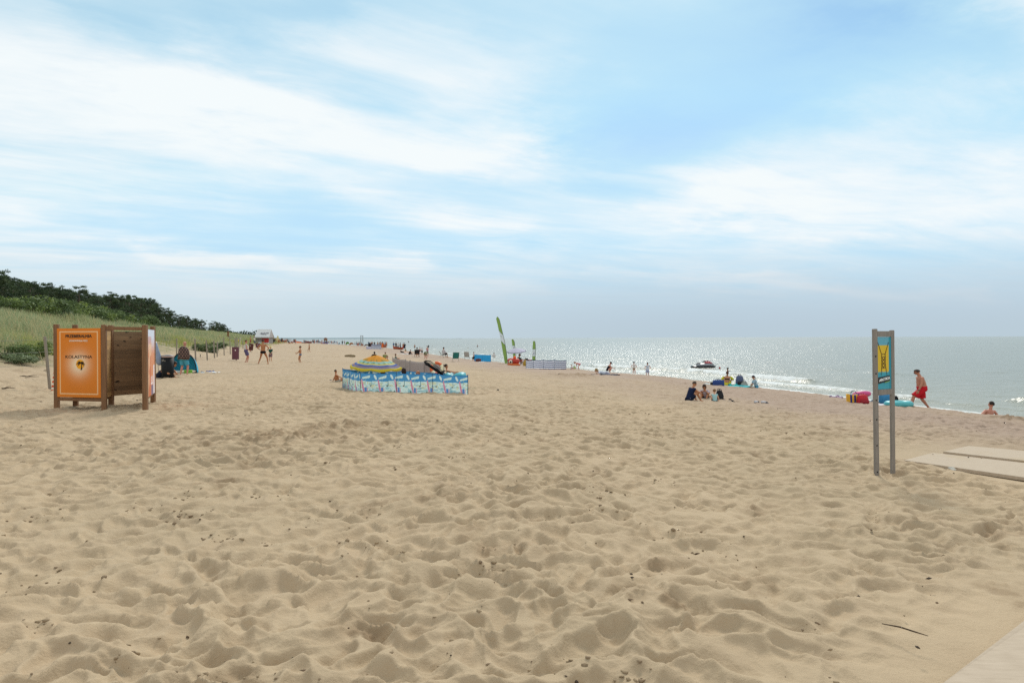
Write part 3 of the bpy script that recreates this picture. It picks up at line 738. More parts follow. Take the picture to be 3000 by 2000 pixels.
# ================================================================ DUNE GRASS (uncountable: one object)
def make_grass():
    rng = np.random.default_rng(5)
    N = 420000
    y = 12 + 330 * rng.random(N) ** 2.3; fx = np.interp(y, FOOT[:, 1], FOOT[:, 0])
    q0 = 1.0 + 26 * rng.random(N) ** .85
    x = fx - q0 * 1.03
    q = sdist(x, y, FOOT)
    clump = fbm(x * .8, y * .8, 201, 3); big = fbm(x * .17, y * .17, 202, 2)
    edge = 4.6 + 5.0 * (fbm(x * .12, y * .12, 203, 2) - .5) + 1.2 * (y < 32)
    dens = sstep(0, 2.2, q - edge) * sstep(.36, .60, clump + .11) + .06 * (clump > .58) * (q > 2.4)
    dens *= np.where(q > 24, .3, 1)
    keep = rng.random(N) < dens; x, y, q, clump, big = x[keep], y[keep], q[keep], clump[keep], big[keep]; n = len(x)
    dist = np.hypot(x, y); z = macro(x, y) - .05
    hgt = (.38 + .60 * rng.random(n)) * (.55 + .6 * big + .5 * clump) * np.where(q < 6, .8, 1.0)
    wid = np.maximum(.011, dist * .00030) * (.8 + .5 * rng.random(n))
    an = rng.random(n) * 6.283; lean = (.12 + .38 * rng.random(n)) * hgt
    wind = .12 * hgt
    dxl = np.cos(an) * lean - wind * .9; dyl = np.sin(an) * lean
    pa = rng.random(n) * 3.1416; wx = np.cos(pa) * wid; wy = np.sin(pa) * wid * .6
    P = []
    for t, wsc in ((0, 1.0), (.55, .8), (1.0, .12)):
        cxp = x + dxl * t * t; cyp = y + dyl * t * t; cz = z + hgt * (t - .12 * t * t)
        P.append(np.stack([cxp - wx * wsc, cyp - wy * wsc, cz], -1)); P.append(np.stack([cxp + wx * wsc, cyp + wy * wsc, cz], -1))
    V = np.stack(P, 1).reshape(-1, 3); b = np.arange(n)[:, None] * 6
    F = np.concatenate([b + np.array([[0, 1, 3, 2]]), b + np.array([[2, 3, 5, 4]])], 0)
    green = np.array(lin('9FA880')); dk = np.array(lin('808F69')); tan = np.array(lin('CBBE93')); yel = np.array(lin('A3A558'))
    k = rng.random(n)[:, None]; c = green * (1 - k) + dk * k
    t = (rng.random(n) < .30 + .25 * (big - .5))[:, None]; c = np.where(t, tan * .85, c)
    yl = sstep(.5, .62, fbm(x * .25, y * .25, 205, 2))[:, None] * (sstep(9, 5, q)[:, None] * .8 + .1); c = c * (1 - yl) + yel * yl * (.7 + .5 * k)
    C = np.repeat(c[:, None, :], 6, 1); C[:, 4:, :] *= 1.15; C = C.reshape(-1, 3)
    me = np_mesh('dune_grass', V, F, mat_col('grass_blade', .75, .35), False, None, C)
    tag(link('dune_grass', me), 'tall wind-bent marram grass covering the dune', kind='stuff')
make_grass()
# ================================================================ PINES AND SHRUBS
BARK = mat('pine_bark', '5E5046', .9, .3, 6, bump=.5)
LEAF = mat_col('foliage', .65, .25)
def leaf_cloud(centres, radii, per, size, cols, rng, needle=False, flat=.6):
    """many leaf-sized faces spread through overlapping clumps, thinner at each clump's rim"""
    Vs = []; Cs = []
    for (c, r, col) in zip(centres, radii, cols):
        n = per; d = rng.normal(size=(n, 3)); d /= np.linalg.norm(d, axis=1)[:, None]
        rad = r * (.35 + .72 * rng.random(n) ** .6); p = np.array(c) + d * rad[:, None] * np.array([1, 1, flat])
        a = rng.normal(size=(n, 3)); a /= np.linalg.norm(a, axis=1)[:, None]; b = np.cross(a, rng.normal(size=(n, 3))); b /= np.linalg.norm(b, axis=1)[:, None] + 1e-9
        s = size * (.6 + .8 * rng.random(n))[:, None]; w = .22 if needle else .6
        if needle: a = (a + d * .8 + np.array([0, 0, .5])); a /= np.linalg.norm(a, axis=1)[:, None]
        Vs.append(np.stack([p - a * s - b * s * w * .4, p + b * s * w, p + a * s, p - b * s * w], 1).reshape(-1, 3))
        cc = np.array(col) * (.75 + .5 * rng.random((n, 1))); Cs.append(np.repeat(cc[:, None], 4, 1).reshape(-1, 3))
    V = np.concatenate(Vs); C = np.concatenate(Cs); F = np.arange(len(V)).reshape(-1, 4); return V, F, C
def make_pine(seed, lean=.1, spread=1.0):
    rng = np.random.default_rng(seed); H = 5.0; mb = MB(); top = Vector((lean * 1.2, rng.normal() * .1, H * .86))
    P = [Vector((0, 0, -.35)), Vector((lean * .2, 0, H * .3)), Vector((lean * .6, rng.normal() * .12, H * .6)), top]
    mb.tube(P, [.15, .12, .09, .03], 8)
    cen = []; rad = []; col = []; dark = np.array(lin('2E3D2A')); mid = np.array(lin('465736')); br = np.array(lin('5A6840'))
    for i in range(20):
        t = .34 + .62 * (i / 19) + rng.normal() * .02; base = P[1].lerp(P[3], min(max((t - .3) / .66, 0), 1))
        a = i * 2.4 + rng.normal() * .5; L = spread * (1.55 - 1.0 * abs(t - .55)) * (.65 + .5 * rng.random()); up = .15 + .5 * t * rng.random()
        e = base + Vector((math.cos(a) * L, math.sin(a) * L, L * up * .6)); m = base.lerp(e, .55) + Vector((0, 0, -.05 + .1 * rng.random()))
        mb.tube([base, m, e], [.035, .025, .010], 5)
        for q in (.55, .8, 1.02):
            p = base.lerp(e, q); k = rng.random()
            cen.append((p.x + rng.normal() * .12, p.y + rng.normal() * .12, p.z + .10 + rng.normal() * .1)); rad.append(.26 + .24 * rng.random()); col.append(dark * (1 - k) + (mid if rng.random() < .7 else br) * k)
    for i in range(9): cen.append((top.x + rng.normal() * .45, top.y + rng.normal() * .45, top.z - .1 + rng.random() * .85)); rad.append(.13 + .15 * rng.random()); col.append(mid)
    V, F, C = leaf_cloud(cen, rad, 58, .12, col, rng, True, .5)
    return mb.mesh('trunk', BARK, True), np_mesh('crown', V, F, LEAF, False, None, C)
def make_shrub(seed, pal):
    rng = np.random.default_rng(seed); mb = MB(); cen = []; rad = []; col = []
    for i in range(9):
        a = rng.random() * 6.28; L = .35 + .7 * rng.random(); e = Vector((math.cos(a) * L, math.sin(a) * L, .55 + .75 * rng.random()))
        mb.tube([Vector((0, 0, -.2)), e * .5 + Vector((0, 0, .1)), e], [.035, .025, .012], 5)
        for q in range(3): cen.append((e.x + rng.normal() * .25, e.y + rng.normal() * .25, e.z - .1 + rng.normal() * .22)); rad.append(.28 + .2 * rng.random()); col.append(np.array(lin(pal[int(rng.integers(len(pal)))])))
    for i in range(6): a = rng.random() * 6.28; cen.append((math.cos(a) * .8, math.sin(a) * .8, .3)); rad.append(.32); col.append(np.array(lin(pal[0])))
    V, F, C = leaf_cloud(cen, rad, 75, .075, col, rng, False, .8)
    return mb.mesh('stem', BARK, True), np_mesh('foliage', V, F, LEAF, False, None, C)
PINES = [make_pine(s, l, w) for s, l, w in ((1, .1, 1.0), (2, .35, 1.15), (3, -.2, .9), (4, .5, 1.25), (5, 0, 1.05))]
SHRUBS = [make_shrub(s, p) for s, p in ((11, ('4F5F39', '67794A', '5A6B40')), (12, ('4C5C3B', '66774A', '5A6A42')), (13, ('6A7A40', '7F8F4C', '5C6D3A')), (14, ('7C8A66', '8F9C7A', '5F7050')))]
def plant(name, parts, pos, h, base_h, rz, label, cat, group, wide=1.0):
    t = thing(name, label, cat, pos, rz, group); s = h / base_h; t.scale = (s * wide, s * wide, s)
    for m_ in parts: link(m_.name.split('.')[0], m_, t)
    return t
def inland(px, q):   # point on the line q metres inland of the dune foot seen in column px
    d = ray(px, 980); d = d / d.y; t = np.linspace(14, 900, 4000); qq = sdist(d.x * t, t, FOOT); i = int(np.argmin(np.abs(qq - q) + (t > 650) * 99))
    return float(d.x * t[i]), float(t[i])
rnd = random.Random(3)
# skyline of the pine wood: (px, py of the tree top)
SKY = [(-90, 760), (-40, 775), (6, 789), (48, 812), (90, 815), (130, 822), (150, 826), (186, 838), (232, 840), (262, 852), (290, 858), (318, 852), (352, 862), (385, 857), (412, 868), (443, 872), (470, 890), (498, 905), (524, 922),
       (548, 930), (566, 934), (588, 938), (606, 942), (622, 942), (640, 946), (652, 950), (664, 960), (674, 968)]
wood_lab = 'dark coastal pine in the wood on the dune crest'
for row, (qq, dy, n_) in enumerate(((20, 0, 1), (24.5, 10, 1), (30, 14, 1))):
    for i, (px, py) in enumerate(SKY):
        px2 = px + (0 if row == 0 else rnd.uniform(-14, 14)) + (12 if row == 1 else -8 if row == 2 else 0)
        x, y = inland(px2, qq); z = gz(x, y); d = ray(px2, py + dy * rnd.random()); d = d / d.y; zt = CAMZ + d.z * y
        h = max(1.6, min(zt - z + .25 - (.9 * rnd.random() ** 1.5 if row else .55 * rnd.random()) * (px < 530), 9))
        lab = wood_lab
        if row == 0 and px == 6: lab = 'tallest dark pine, at the near end of the wood above the grass'
        if row == 0 and px == 524: lab = 'pine with loose outstretched boughs at the end of the tall part of the wood'
        if row == 0 and px == 232: lab = 'dark pine with a rounded knob of a top above the orange poster'
        plant('pine_tree', PINES[(i + row * 2) % 5], (x, y, z), h, 5.25, rnd.random() * 6.28, lab, 'pine tree', 'pines of the dune wood', 1.0 if h > 3 else 1.25)
for i in range(62):
    px = -40 + 480 * (i / 61) + rnd.uniform(-8, 8); qv = rnd.uniform(15.0, 19.5); x, y = inland(px, qv)
    z = gz(x, y); top = np.interp(px, [0, 60, 110, 200, 280, 330, 370, 440], [872, 868, 870, 885, 898, 905, 918, 938]) + rnd.uniform(-4, 22)
    d = ray(px, float(top)); d = d / d.y; h = max(.9, min(CAMZ + d.z * y - z, 3.4))
    plant('shrub', SHRUBS[i % 3], (x, y, z), h, 1.55, rnd.random() * 6.28, 'bushy green shrub in the thicket between grass and pines', 'shrub', 'shrubs below the pine wood', 1.25)
for i in range(24):
    px = 440 + 240 * (i / 23); x, y = inland(px, 17.5 + rnd.uniform(-1, 2)); plant('shrub', SHRUBS[1 + i % 2 * 0], (x, y, gz(x, y)), rnd.uniform(.9, 1.7), 1.55, rnd.random() * 6, 'low dark shrub at the foot of the far pines', 'shrub', 'shrubs below the far pines', 1.4)
g = ground(60, 1066); plant('sea_kale', SHRUBS[3], (g.x, g.y, g.z), .5, 1.55, 1, 'grey green leafy plant low on the sand at the dune foot', 'plant', None, 1.9)
g = ground(98, 1048); plant('shrub', SHRUBS[2], (g.x, g.y, g.z), .85, 1.55, 2, 'yellow green bush on the sand behind the leaning post', 'shrub', None, 1.3)
g = ground(15, 1052); plant('shrub', SHRUBS[0], (g.x, g.y, g.z), .7, 1.55, 3, 'small dull green bush beside the grey green leafy plant', 'shrub', None, 1.5)
for (px, py, h, l) in ((590, 1030, .9, 'olive green bush on the sand between the slim fence posts'), (612, 1034, .75, 'bleached olive bush below the slim fence posts'), (643, 1020, .8, 'dry brown tangled bush beyond the slim fence posts')):
    g = ground(px, py); plant('shrub', SHRUBS[1 if px != 612 else 0], (g.x, g.y, g.z), h, 1.55, px, l, 'shrub', None, 1.6)
# far belt of woodland along the coast: one mass
def far_wood():
    rng = np.random.default_rng(9); cen = []; rad = []; col = []
    for i in range(420):
        y = 330 + 1500 * rng.random() ** 1.4; fx = np.interp(y, FOOT[:, 1], FOOT[:, 0]); q = 16 + 30 * rng.random(); x = fx - q
        z = gz(x, y); r = 1.2 + 1.3 * rng.random(); cen.append((x, y, z + .5 + 2.0 * rng.random())); rad.append(r * 1.5); col.append(np.array(lin('42503F')))
    V, F, C = leaf_cloud(cen, rad, 55, .55, col, rng, False, .7)
    tag(link('far_woodland', np_mesh('far_woodland', V, F, LEAF, False, None, C)), 'distant belt of dark wood along the shore', kind='stuff')
far_wood()
def headland():
    rng = np.random.default_rng(4); n = 140; t = np.linspace(0, 1, n)
    x = -2300 + 1800 * t; y = 5200 + 900 * t; h = (9 + 5 * fbm(t * 14, t * 0, 301, 4)) * np.clip((1 - t) * 2.2, 0.12, 1)
    V = []; 
    for dy_, k in ((-30, 0), (60, .7), (220, 1), (600, .8), (900, 0)): V.append(np.stack([x, y + dy_, SEA + h * k], -1))
    V = np.concatenate(V); m = mat('headland_hazed', '6F8288', .9, .15, .01)  # blue-grey of the distant haze is put into the wood's colour
    tag(link('headland', np_mesh('headland', V, grid_faces(5, n), m)), 'low wooded headland on the horizon', kind='structure')
headland()
# ================================================================ FENCES, TWIGS
GREYWOOD = mat('weathered_wood', '8B8174', .85, .22, 7, bump=.4, stretch=(6, 6, .6)); WIRE = mat('fence_wire', '8F8C86', .5, .1, metal=.6)
POSTBROWN = mat('brown_wood', '6F5A44', .85, .2, 7, bump=.3, stretch=(6, 6, .6))
fence = thing('wire_fence', 'wire fence of slim wooden posts along the foot of the dune', 'fence', tuple(ground(605, 1057)))
fo = fence.location.copy()
FP = [((149, 1147.5), (131, 986), .075), ((517, 1052), (518, 991), .075), ((574, 1067), (571, 993), .085), ((587, 1047), (587, 1038), .07), ((608, 1057), (604, 996), .08), ((629, 1050), (626, 997), .085), ((636, 1046.5), (637, 1001), .085), ((657, 1042), (655, 988), .08), ((675, 1038.5), (673, 985), .08), ((689, 1033), (688, 992), .08), ((700, 1028), (702, 991), .08), ((712, 1023), (711, 996), .08), ((722, 1019), (722, 994), .09), ((731, 1015), (732, 996), .09), ((748, 1010), (749, 996), .1)]
tops = []
for (bx, by), (tx, ty), w in FP:
    g = ground(bx, by); t = atdepth(tx, ty, g.y + .1); mb = MB(); mb.bar(g - fo + Vector((0, 0, -.25)), t - fo, w, bev=.01); mb.build('post', GREYWOOD, fence); tops.append((g - fo, t - fo))
pl = atdepth(-260, 992, 20.5) - fo
for k in (.95, .72, .48):
    mb = MB(); pts = [pl + Vector((0, 0, -1.5 + k * 1.6))]
    for b_, t_ in tops: 
        p = b_.lerp(t_, k); pts.append((pts[-1] + p) / 2 + Vector((0, 0, -.10))); pts.append(p)
    mb.tube(pts, .006, 4); mb.build('wire', WIRE, fence)
bp = ground(668, 1010); x_, y_ = inland(668, 9); mb = MB(); mb.bar((0, 0, -.2), (.02, 0, 24 * y_ / 2000), .14 * y_ / 75, bev=.01); o = mb.build('marker_post', mat('rusty_wood', '7A4F2E', .85, .2, 5, bump=.3), None, loc=(x_, y_, gz(x_, y_))); tag(o, 'single rust brown post standing in the dune grass', 'post')
# bundle of tall stakes by the purple bin
for px_, w_, dp, lab, c_ in ((689, .16, 0, 'tall grey wooden stake rising behind the nearest purple bin', GREYWOOD), (694, .22, .4, 'broad grey board standing behind the nearest purple bin', GREYWOOD), (699, .12, .8, 'pale leaning stake behind the nearest purple bin', mat('pale_wood', 'C0B7A2', .8, .15, 5))):
    g = ground(px_, 1036 - dp * 3); mb = MB(); s_ = g.y / 2000; mb.bar((0, 0, -.2), (s_ * (6 if px_ == 699 else 1), 0, 46 * s_), w_, .07, bev=.01); tag(mb.build('stake', c_, None, loc=tuple(g)), lab, 'stake')
def sign_small(px, q, c, lab):
    x, y = inland(px, q); s_ = y / 2000; mb = MB(); mb.bar((0, 0, -.2), (0, 0, 10 * s_), .07); r_ = thing('notice_sign', lab, 'sign', (x, y, gz(x, y))); mb.build('post', GREYWOOD, r_); mb = MB(); mb.box((0, -.05, 11 * s_), (4.2 * s_, .03, 4.5 * s_), bev=.008); mb.build('board', c, r_)
sign_small(589, 13, mat('sign_yellow', 'E0C050', .5, .05), 'tiny yellow and white notice on the dune below the far pines'); sign_small(636, 12, mat('sign_white', 'E6E6E2', .5, .05), 'tiny white notice on the dune crest by the far pines'); sign_small(698, 6, mat('sign_yellow', 'E0C050', .5, .05), 'tiny yellow notice above the stakes')
TW = mat('twig_brown', '4A3A2C', .9, .2, 10)
def twig(px, py, L, rz, lab, r=.012):
    g = ground(px, py); rr = random.Random(int(px)); mb = MB(); pts = [Vector((L * (t - .5), L * .12 * rr.uniform(-1, 1), .03 + .04 * rr.random() - .02 * (t in (0, 1)))) for t in (0, .25, .5, .75, 1)]
    mb.tube(pts, [r * .5, r, r, r * .8, r * .3], 6); p = pts[2]; mb.tube([p, p + Vector((L * .18, L * .14, .05)), p + Vector((L * .3, L * .2, .06))], [r * .6, r * .4, r * .2], 5)
    z0 = g.z + .02
    tag(mb.build('driftwood', TW, None, True, (g.x, g.y, z0), (0, 0, rz)), lab, 'driftwood')
twig(80, 1108, 1.0, -.3, 'dark forked branch lying on the sand before the leaning post', .022); twig(12, 1143, .6, .4, 'crooked dark stick at the edge of the sand by the dune', .02); twig(125, 1090, .7, .1, 'thin forked stick beside the leaning post', .012); twig(20, 1068, .9, -.5, 'long dark branch under the grey green leafy plant', .02)
def stick(px, py, L, rz, lab):
    g = ground(px, py); mb = MB(); mb.tube([(-L / 2, 0, .012), (-L * .1, .006, .018), (L * .2, -.004, .016), (L / 2, .004, .008)], [.003, .0055, .005, .002], 6); z = g.z + float(sand_relief(np.array([g.x]), np.array([g.y]), np.array([g.y]))[0][0]) + .008
    tag(mb.build('twig', TW, None, True, (g.x, g.y, z), (0, 0, rz)), lab, 'twig')
stick(2650, 1880, .26, -.75, 'longer straight twig lying on the near sand above the corner boardwalk'); stick(2450, 1432, .14, -.4, 'short dark twig on the sand to the left of the sign')
g = ground(1025, 1046); mb = MB(); lx = 29 * g.y / 2000
mb.capsule([(-lx * .42, 0, .12), (-lx * .1, .02, .14), (lx * .2, -.02, .13), (lx * .45, .03, .12)], [.13, .155, .15, .13], 14); mb.capsule([(lx * .1, 0, .2), (lx * .14, -.05, .32)], [.05, .03], 8)
tag(mb.build('log', mat('old_log', '84745A', .95, .3, 8, bump=.7, stretch=(1, 5, 5)), None, True, tuple(g)), 'short weathered log lying on the open sand', 'log')
# uncountable crumbs, shells and dry bits on the sand
def debris():
    rng = np.random.default_rng(21); n = 300; a = rng.uniform(R(-38), R(38), n); r = 3.2 + 24 * rng.random(n) ** 1.8; x = r * np.sin(a); y = r * np.cos(a); z, s, q = macro(x, y, True)
    rel, _ = sand_relief(x, y, r); z = z + rel + .004; ok = (s > 2) & (q < -1); x, y, z, r = x[ok], y[ok], z[ok], r[ok]; n = len(x)
    sz = (.002 + .007 * rng.random(n) ** 2.5) * (1 + r / 9); el = 1 + 2.5 * rng.random(n) ** 2; th_ = rng.random(n) * 3.14
    base = np.array([(1, 0, 0), (0, 1, 0), (-1, 0, 0), (0, -1, 0), (0, 0, .8), (0, 0, -.6)]); Q = []
    for b_ in base: Q.append(np.stack([x + sz * el * (b_[0] * np.cos(th_)) - sz * b_[1] * np.sin(th_), y + sz * el * b_[0] * np.sin(th_) + sz * b_[1] * np.cos(th_), z + sz * b_[2]], -1))
    V = np.stack(Q, 1).reshape(-1, 3); f = np.array([(0, 1, 4), (1, 2, 4), (2, 3, 4), (3, 0, 4), (1, 0, 5), (2, 1, 5), (3, 2, 5), (0, 3, 5)]); F = (np.arange(n)[:, None, None] * 6 + f[None]).reshape(-1, 3)
    pal = np.array([lin('5E4C3A'), lin('786450'), lin('8A765C'), lin('4A3E34')]); C = np.repeat(pal[rng.integers(0, 4, n)][:, None], 6, 1).reshape(-1, 3)
    tag(link('beach_debris', np_mesh('beach_debris', V, F, mat_col('debris', .9), False, None, C)), 'tiny dark crumbs and bits of wood strewn over the sand', kind='stuff')
debris()

def clods():
    rng = np.random.default_rng(33); X = []; Y = []; S = []
    for i in range(85):
        a = rng.uniform(R(-38), R(38)); r = 3.4 + 16 * rng.random() ** 1.4; cx_, cy_ = r * math.sin(a), r * math.cos(a); n = int(rng.integers(3, 16)); sp = .05 + .14 * rng.random()
        X += list(cx_ + rng.normal(size=n) * sp * 1.4); Y += list(cy_ + rng.normal(size=n) * sp); S += list((.004 + .009 * rng.random(n) ** 2) * (1 + r / 18))
    x, y, sz = np.array(X), np.array(Y), np.array(S); r = np.hypot(x, y); z, s, q = macro(x, y, True); rel, _ = sand_relief(x, y, r); z = z + rel; ok = (s > 2) & (q < -1) & ~((x > 4.5) & (y < 13) & (y > 6.5)) & ~((x > 1.9) & (y < 5)); x, y, z, sz = x[ok], y[ok], z[ok], sz[ok]; n = len(x)
    bm = bmesh.new(); bmesh.ops.create_icosphere(bm, subdivisions=1, radius=1); base = np.array([v.co[:] for v in bm.verts]); bm.verts.index_update(); f = np.array([[v.index for v in q_.verts] for q_ in bm.faces]); bm.free()
    V = base[None] * (1 + .35 * rng.normal(size=(n, len(base), 1))) * sz[:, None, None] * np.array([1.3, 1.1, .75]) + np.stack([x, y, z + sz * .1], -1)[:, None]
    F = (np.arange(n)[:, None, None] * len(base) + f[None]).reshape(-1, 3)
    c0, c1 = np.array(lin('A08C70')), np.array(lin('84705A')); k = rng.random((n, 1, 1)); C = np.broadcast_to(c0 * (1 - k) + c1 * k, (n, len(base), 3)).reshape(-1, 3)
    tag(link('sand_clods', np_mesh('sand_clods', V.reshape(-1, 3), F, mat_col('clod', .95), False, None, C)), 'crumbled damp clods kicked up around the footprints', kind='stuff')
clods()
# ================================================================ TEXT AND PRINT HELPERS
def text_mesh(txt, size, extrude=.002, bold=0.0, spacing=1.0, shear=0.0):
    c = bpy.data.curves.new('lettering', 'FONT'); c.body = txt; c.size = size; c.extrude = extrude; c.align_x = 'CENTER'; c.align_y = 'CENTER'; c.offset = bold; c.space_character = spacing; c.shear = shear; c.resolution_u = 3
    o = bpy.data.objects.new('lettering', c); COL.objects.link(o); dg = bpy.context.evaluated_depsgraph_get(); dg.update()
    me = bpy.data.meshes.new_from_object(o.evaluated_get(dg)); bpy.data.objects.remove(o); bpy.data.curves.remove(c); me.name = 'lettering'; return me
def wall_frame(a, b):   # matrix whose X runs a->b, Y up, Z towards the viewer's side (right-hand side of a->b)
    u = (Vector(b) - Vector(a)); u.z = 0; u.normalize(); n = Vector((u.y, -u.x, 0)); return Matrix((u, Vector((0, 0, 1)), n)).transposed()
def put_text(txt, size, M, pos, mat_, parent, name='lettering', width=None, **k):
    me = text_mesh(txt, size, **k); me.materials.clear(); me.materials.append(mat_)
    if width:
        w = max(v.co.x for v in me.vertices) - min(v.co.x for v in me.vertices); me.transform(Matrix.Scale(width / w, 4, (1, 0, 0)))
    me.transform(Matrix.Translation(Vector(pos)) @ M.to_4x4()); return link(name, me, parent)
def printed(name, fn, nu, nv, paint, m_, parent=None, loc=None, rot=None):
    """sheet fn(u,v) carrying a printed picture paint(U,V)->rgb linear"""
    U, Vv = np.meshgrid(np.linspace(0, 1, nu + 1), np.linspace(0, 1, nv + 1)); P = np.array([[fn(u, v) for u in np.linspace(0, 1, nu + 1)] for v in np.linspace(0, 1, nv + 1)], float).reshape(-1, 3)
    C = paint(U.ravel(), Vv.ravel()); return link(name, np_mesh(name, P, grid_faces(nv + 1, nu + 1), m_, True, None, C), parent, loc, rot)
PRINT = mat_col('printed_panel', .45); FABRIC = mat_col('printed_fabric', .8, .35)
def L3(h): return np.array(lin(h))
def over(C, mask, col): mask = np.clip(mask, 0, 1)[:, None]; return C * (1 - mask) + np.asarray(col) * mask
# ================================================================ CHANGING CABIN
WOOD = mat('stained_wood', '7E5B3E', .75, .25, 5, bump=.35, stretch=(7, 7, .5)); 
def plank_mat(name, c1, c2):
    m, nt, b = new_mat(name); tc = nt.new('ShaderNodeTexCoord').outputs['Object']; sp = nt.new('ShaderNodeSeparateXYZ'); nt.l.new(tc, sp.inputs[0])
    row = nt.math('FLOOR', nt.math('DIVIDE', sp.outputs[2], .125)); rn = nt.new('ShaderNodeTexWhiteNoise', noise_dimensions='1D'); nt.l.new(row, rn.inputs['W'])
    g = nt.noise(nt.vmath('ADD', nt.vmath('MULTIPLY', tc, (1.2, 1.2, 16)), nt.comb(nt.math('MULTIPLY', rn.outputs[0], 9), 0, 0)), 2.2, 5, .65)
    c = nt.mix(nt.rng(g, .3, .7), lin(c1), lin(c2)); f = nt.rng(rn.outputs[0], 0, 1, .72, 1.2); c = nt.mix(1.0, c, nt.comb(f, f, f), 'MULTIPLY')
    kn = nt.noise(nt.vmath('MULTIPLY', tc, (3, 3, 7)), 1.6, 1, .4); c = nt.mix(nt.rng(kn, .70, .74), c, lin('2E1C10')); nt.put(b.inputs['Base Color'], c); b.inputs['Roughness'].default_value = .8
    nt.l.new(nt.bump(g, .3, .006), b.inputs['Normal']); return m
PLANK = plank_mat('plank_wall', '7A6048', '977857'); PLANKL = plank_mat('plank_wall_lit', 'A98353', 'C09A66')  # second one paler: light falling on the cross wall is put into its colour
cb = ground(300, 1205); cabin = thing('changing_cabin', 'brown wooden changing cabin with an orange poster, standing on the sand', 'changing cabin', (cb.x, cb.y, 0)); C0 = Vector((cb.x, cb.y, 0))
def gp(px, py): g = ground(px, py); return Vector((g.x, g.y, g.z)) - C0
posts = {'a': gp(167, 1201.5), 'b': gp(306, 1208), 'c': gp(326, 1197.5), 'd': gp(426, 1209), 'e': gp(449, 1188), 'f': gp(222, 1198)}
HT = 2.27
for k, p in posts.items():
    mb = MB(); mb.box(Vector((p.x, p.y, p.z + HT / 2 - .15)), (.115, .115, HT + .3), Matrix.Rotation(.25 if k in 'abf' else .1, 3, 'Z'), .008); mb.build('post', WOOD, cabin)
def wall(a, b, m_, name='wall_panel', z0=.36, z1=2.08, thick=.03, off=0.0, rail=True):
    pa, pb = posts[a], posts[b]; M = wall_frame(pa, pb); u = M.col[0]; n = M.col[2]; L = (pb - pa).length; zb = (pa.z + pb.z) / 2; mb = MB(); k = int((z1 - z0) / .125); mid = (pa + pb) / 2
    BM = Matrix((u, n, Vector((0, 0, 1)))).transposed()
    for i in range(k):
        zc = zb + z0 + .125 * (i + .5); mb.box(Vector((mid.x, mid.y, zc)) + n * off, (L - .10, thick, .1243), BM, .0)
    o = mb.build(name, m_, cabin)
    if rail:
        for zc in (zb + z0 - .05, zb + z1 + .06):
            mb = MB(); mb.box(Vector((mid.x, mid.y, zc)) + n * off, (L - .116, .045, .085), BM, .005); mb.build('rail', WOOD, cabin)
    return M, L, zb, mid, n, o
wall('b', 'c', PLANKL, z1=2.21, rail=False); wall('c', 'e', PLANK, z1=2.21, rail=False); wall('f', 'c', PLANK)
pa, pb = posts['b'], posts['d']; mb = MB(); mb.bar(pa + Vector((.06, 0, HT - .09)), pb + Vector((-.06, 0, HT - .10)), .045, .09, bev=.005); mb.build('rail', WOOD, cabin)
# front wall with the orange poster
M, L, zb, mid, n, wo = wall('a', 'b', PLANK, z0=.36, z1=2.05)
W_, H_ = L - .125, 1.80; zc = zb + .34 + H_ / 2 + .03
def orange(u, v):
    C = np.tile(L3('DC7F24'), (len(u), 1)); x = (u - .5) * W_; y = (v - .5) * H_; C = over(C, .18 * fbm(u * 3, v * 4, 401, 2), L3('D07018'))
    d2 = (x / .42) ** 2 + ((y + .04) / .40) ** 2; C = over(C, np.exp(-d2 * 1.9) * 1.05, L3('F6DFC0'))
    fx, fy = W_ / 2 - .10, H_ / 2 - .09; e = np.maximum(np.abs(x) - fx, np.abs(y) - fy); C = over(C, (np.abs(e) < .009) * .8, L3('F2CFA0')); return C
u_ = M.col[0]; org = Vector((mid.x, mid.y, zc)) + n * .045
mb = MB(); mb.box(Vector((mid.x, mid.y, zc)) + n * .030, (W_, .022, H_), Matrix((u_, n, Vector((0, 0, 1)))).transposed()); board = mb.build('poster', mat('poster_edge', 'B5651D', .5, .05), cabin)
printed('poster_print', lambda u, v: org + u_ * (u - .5) * W_ + Vector((0, 0, (v - .5) * H_)), 90, 130, orange, PRINT, board)
DK = mat('print_dark', '3A2418', .5, .05); WHT = mat('print_white', 'F4EBDD', .5, .04); YEL = mat('print_yellow', 'F2A81E', .5, .04)
put_text('PRZEBIERALNIA', .105, M, org + n * .004 + Vector((0, 0, H_ * .385)), DK, board, width=W_ * .60, bold=.003)
put_text('SPONSOROWANA PRZEZ', .05, M, org + n * .004 + Vector((0, 0, H_ * .318)), WHT, board, width=W_ * .42, bold=.001)
put_text('KOLASTYNA', .11, M, org + n * .004 + Vector((0, 0, H_ * .085)), DK, board, width=W_ * .61, bold=.0005)
mb = MB(); F3 = lambda x, y, z: org + u_ * x + Vector((0, 0, y)) + n * z
cen_ = (.05, -.035); R_ = .13
mb.add([F3(cen_[0], cen_[1], .005)] + [F3(cen_[0] + R_ * math.cos(2 * math.pi * i / 40), cen_[1] + R_ * .95 * math.sin(2 * math.pi * i / 40), .005) for i in range(40)], [(0, i + 1, (i + 1) % 40 + 1) for i in range(40)]); mb.build('sun_emblem', YEL, board)
mb = MB(); tr = [(.085, -.185), (.10, -.12), (.095, -.05), (.075, .0)]
mb.add([F3(x - .022 + .006 * i, y, .008) for i, (x, y) in enumerate(tr)] + [F3(x + .022 - .006 * i, y, .008) for i, (x, y) in enumerate(tr)], [(i, 4 + i, 5 + i, i + 1) for i in range(3)])
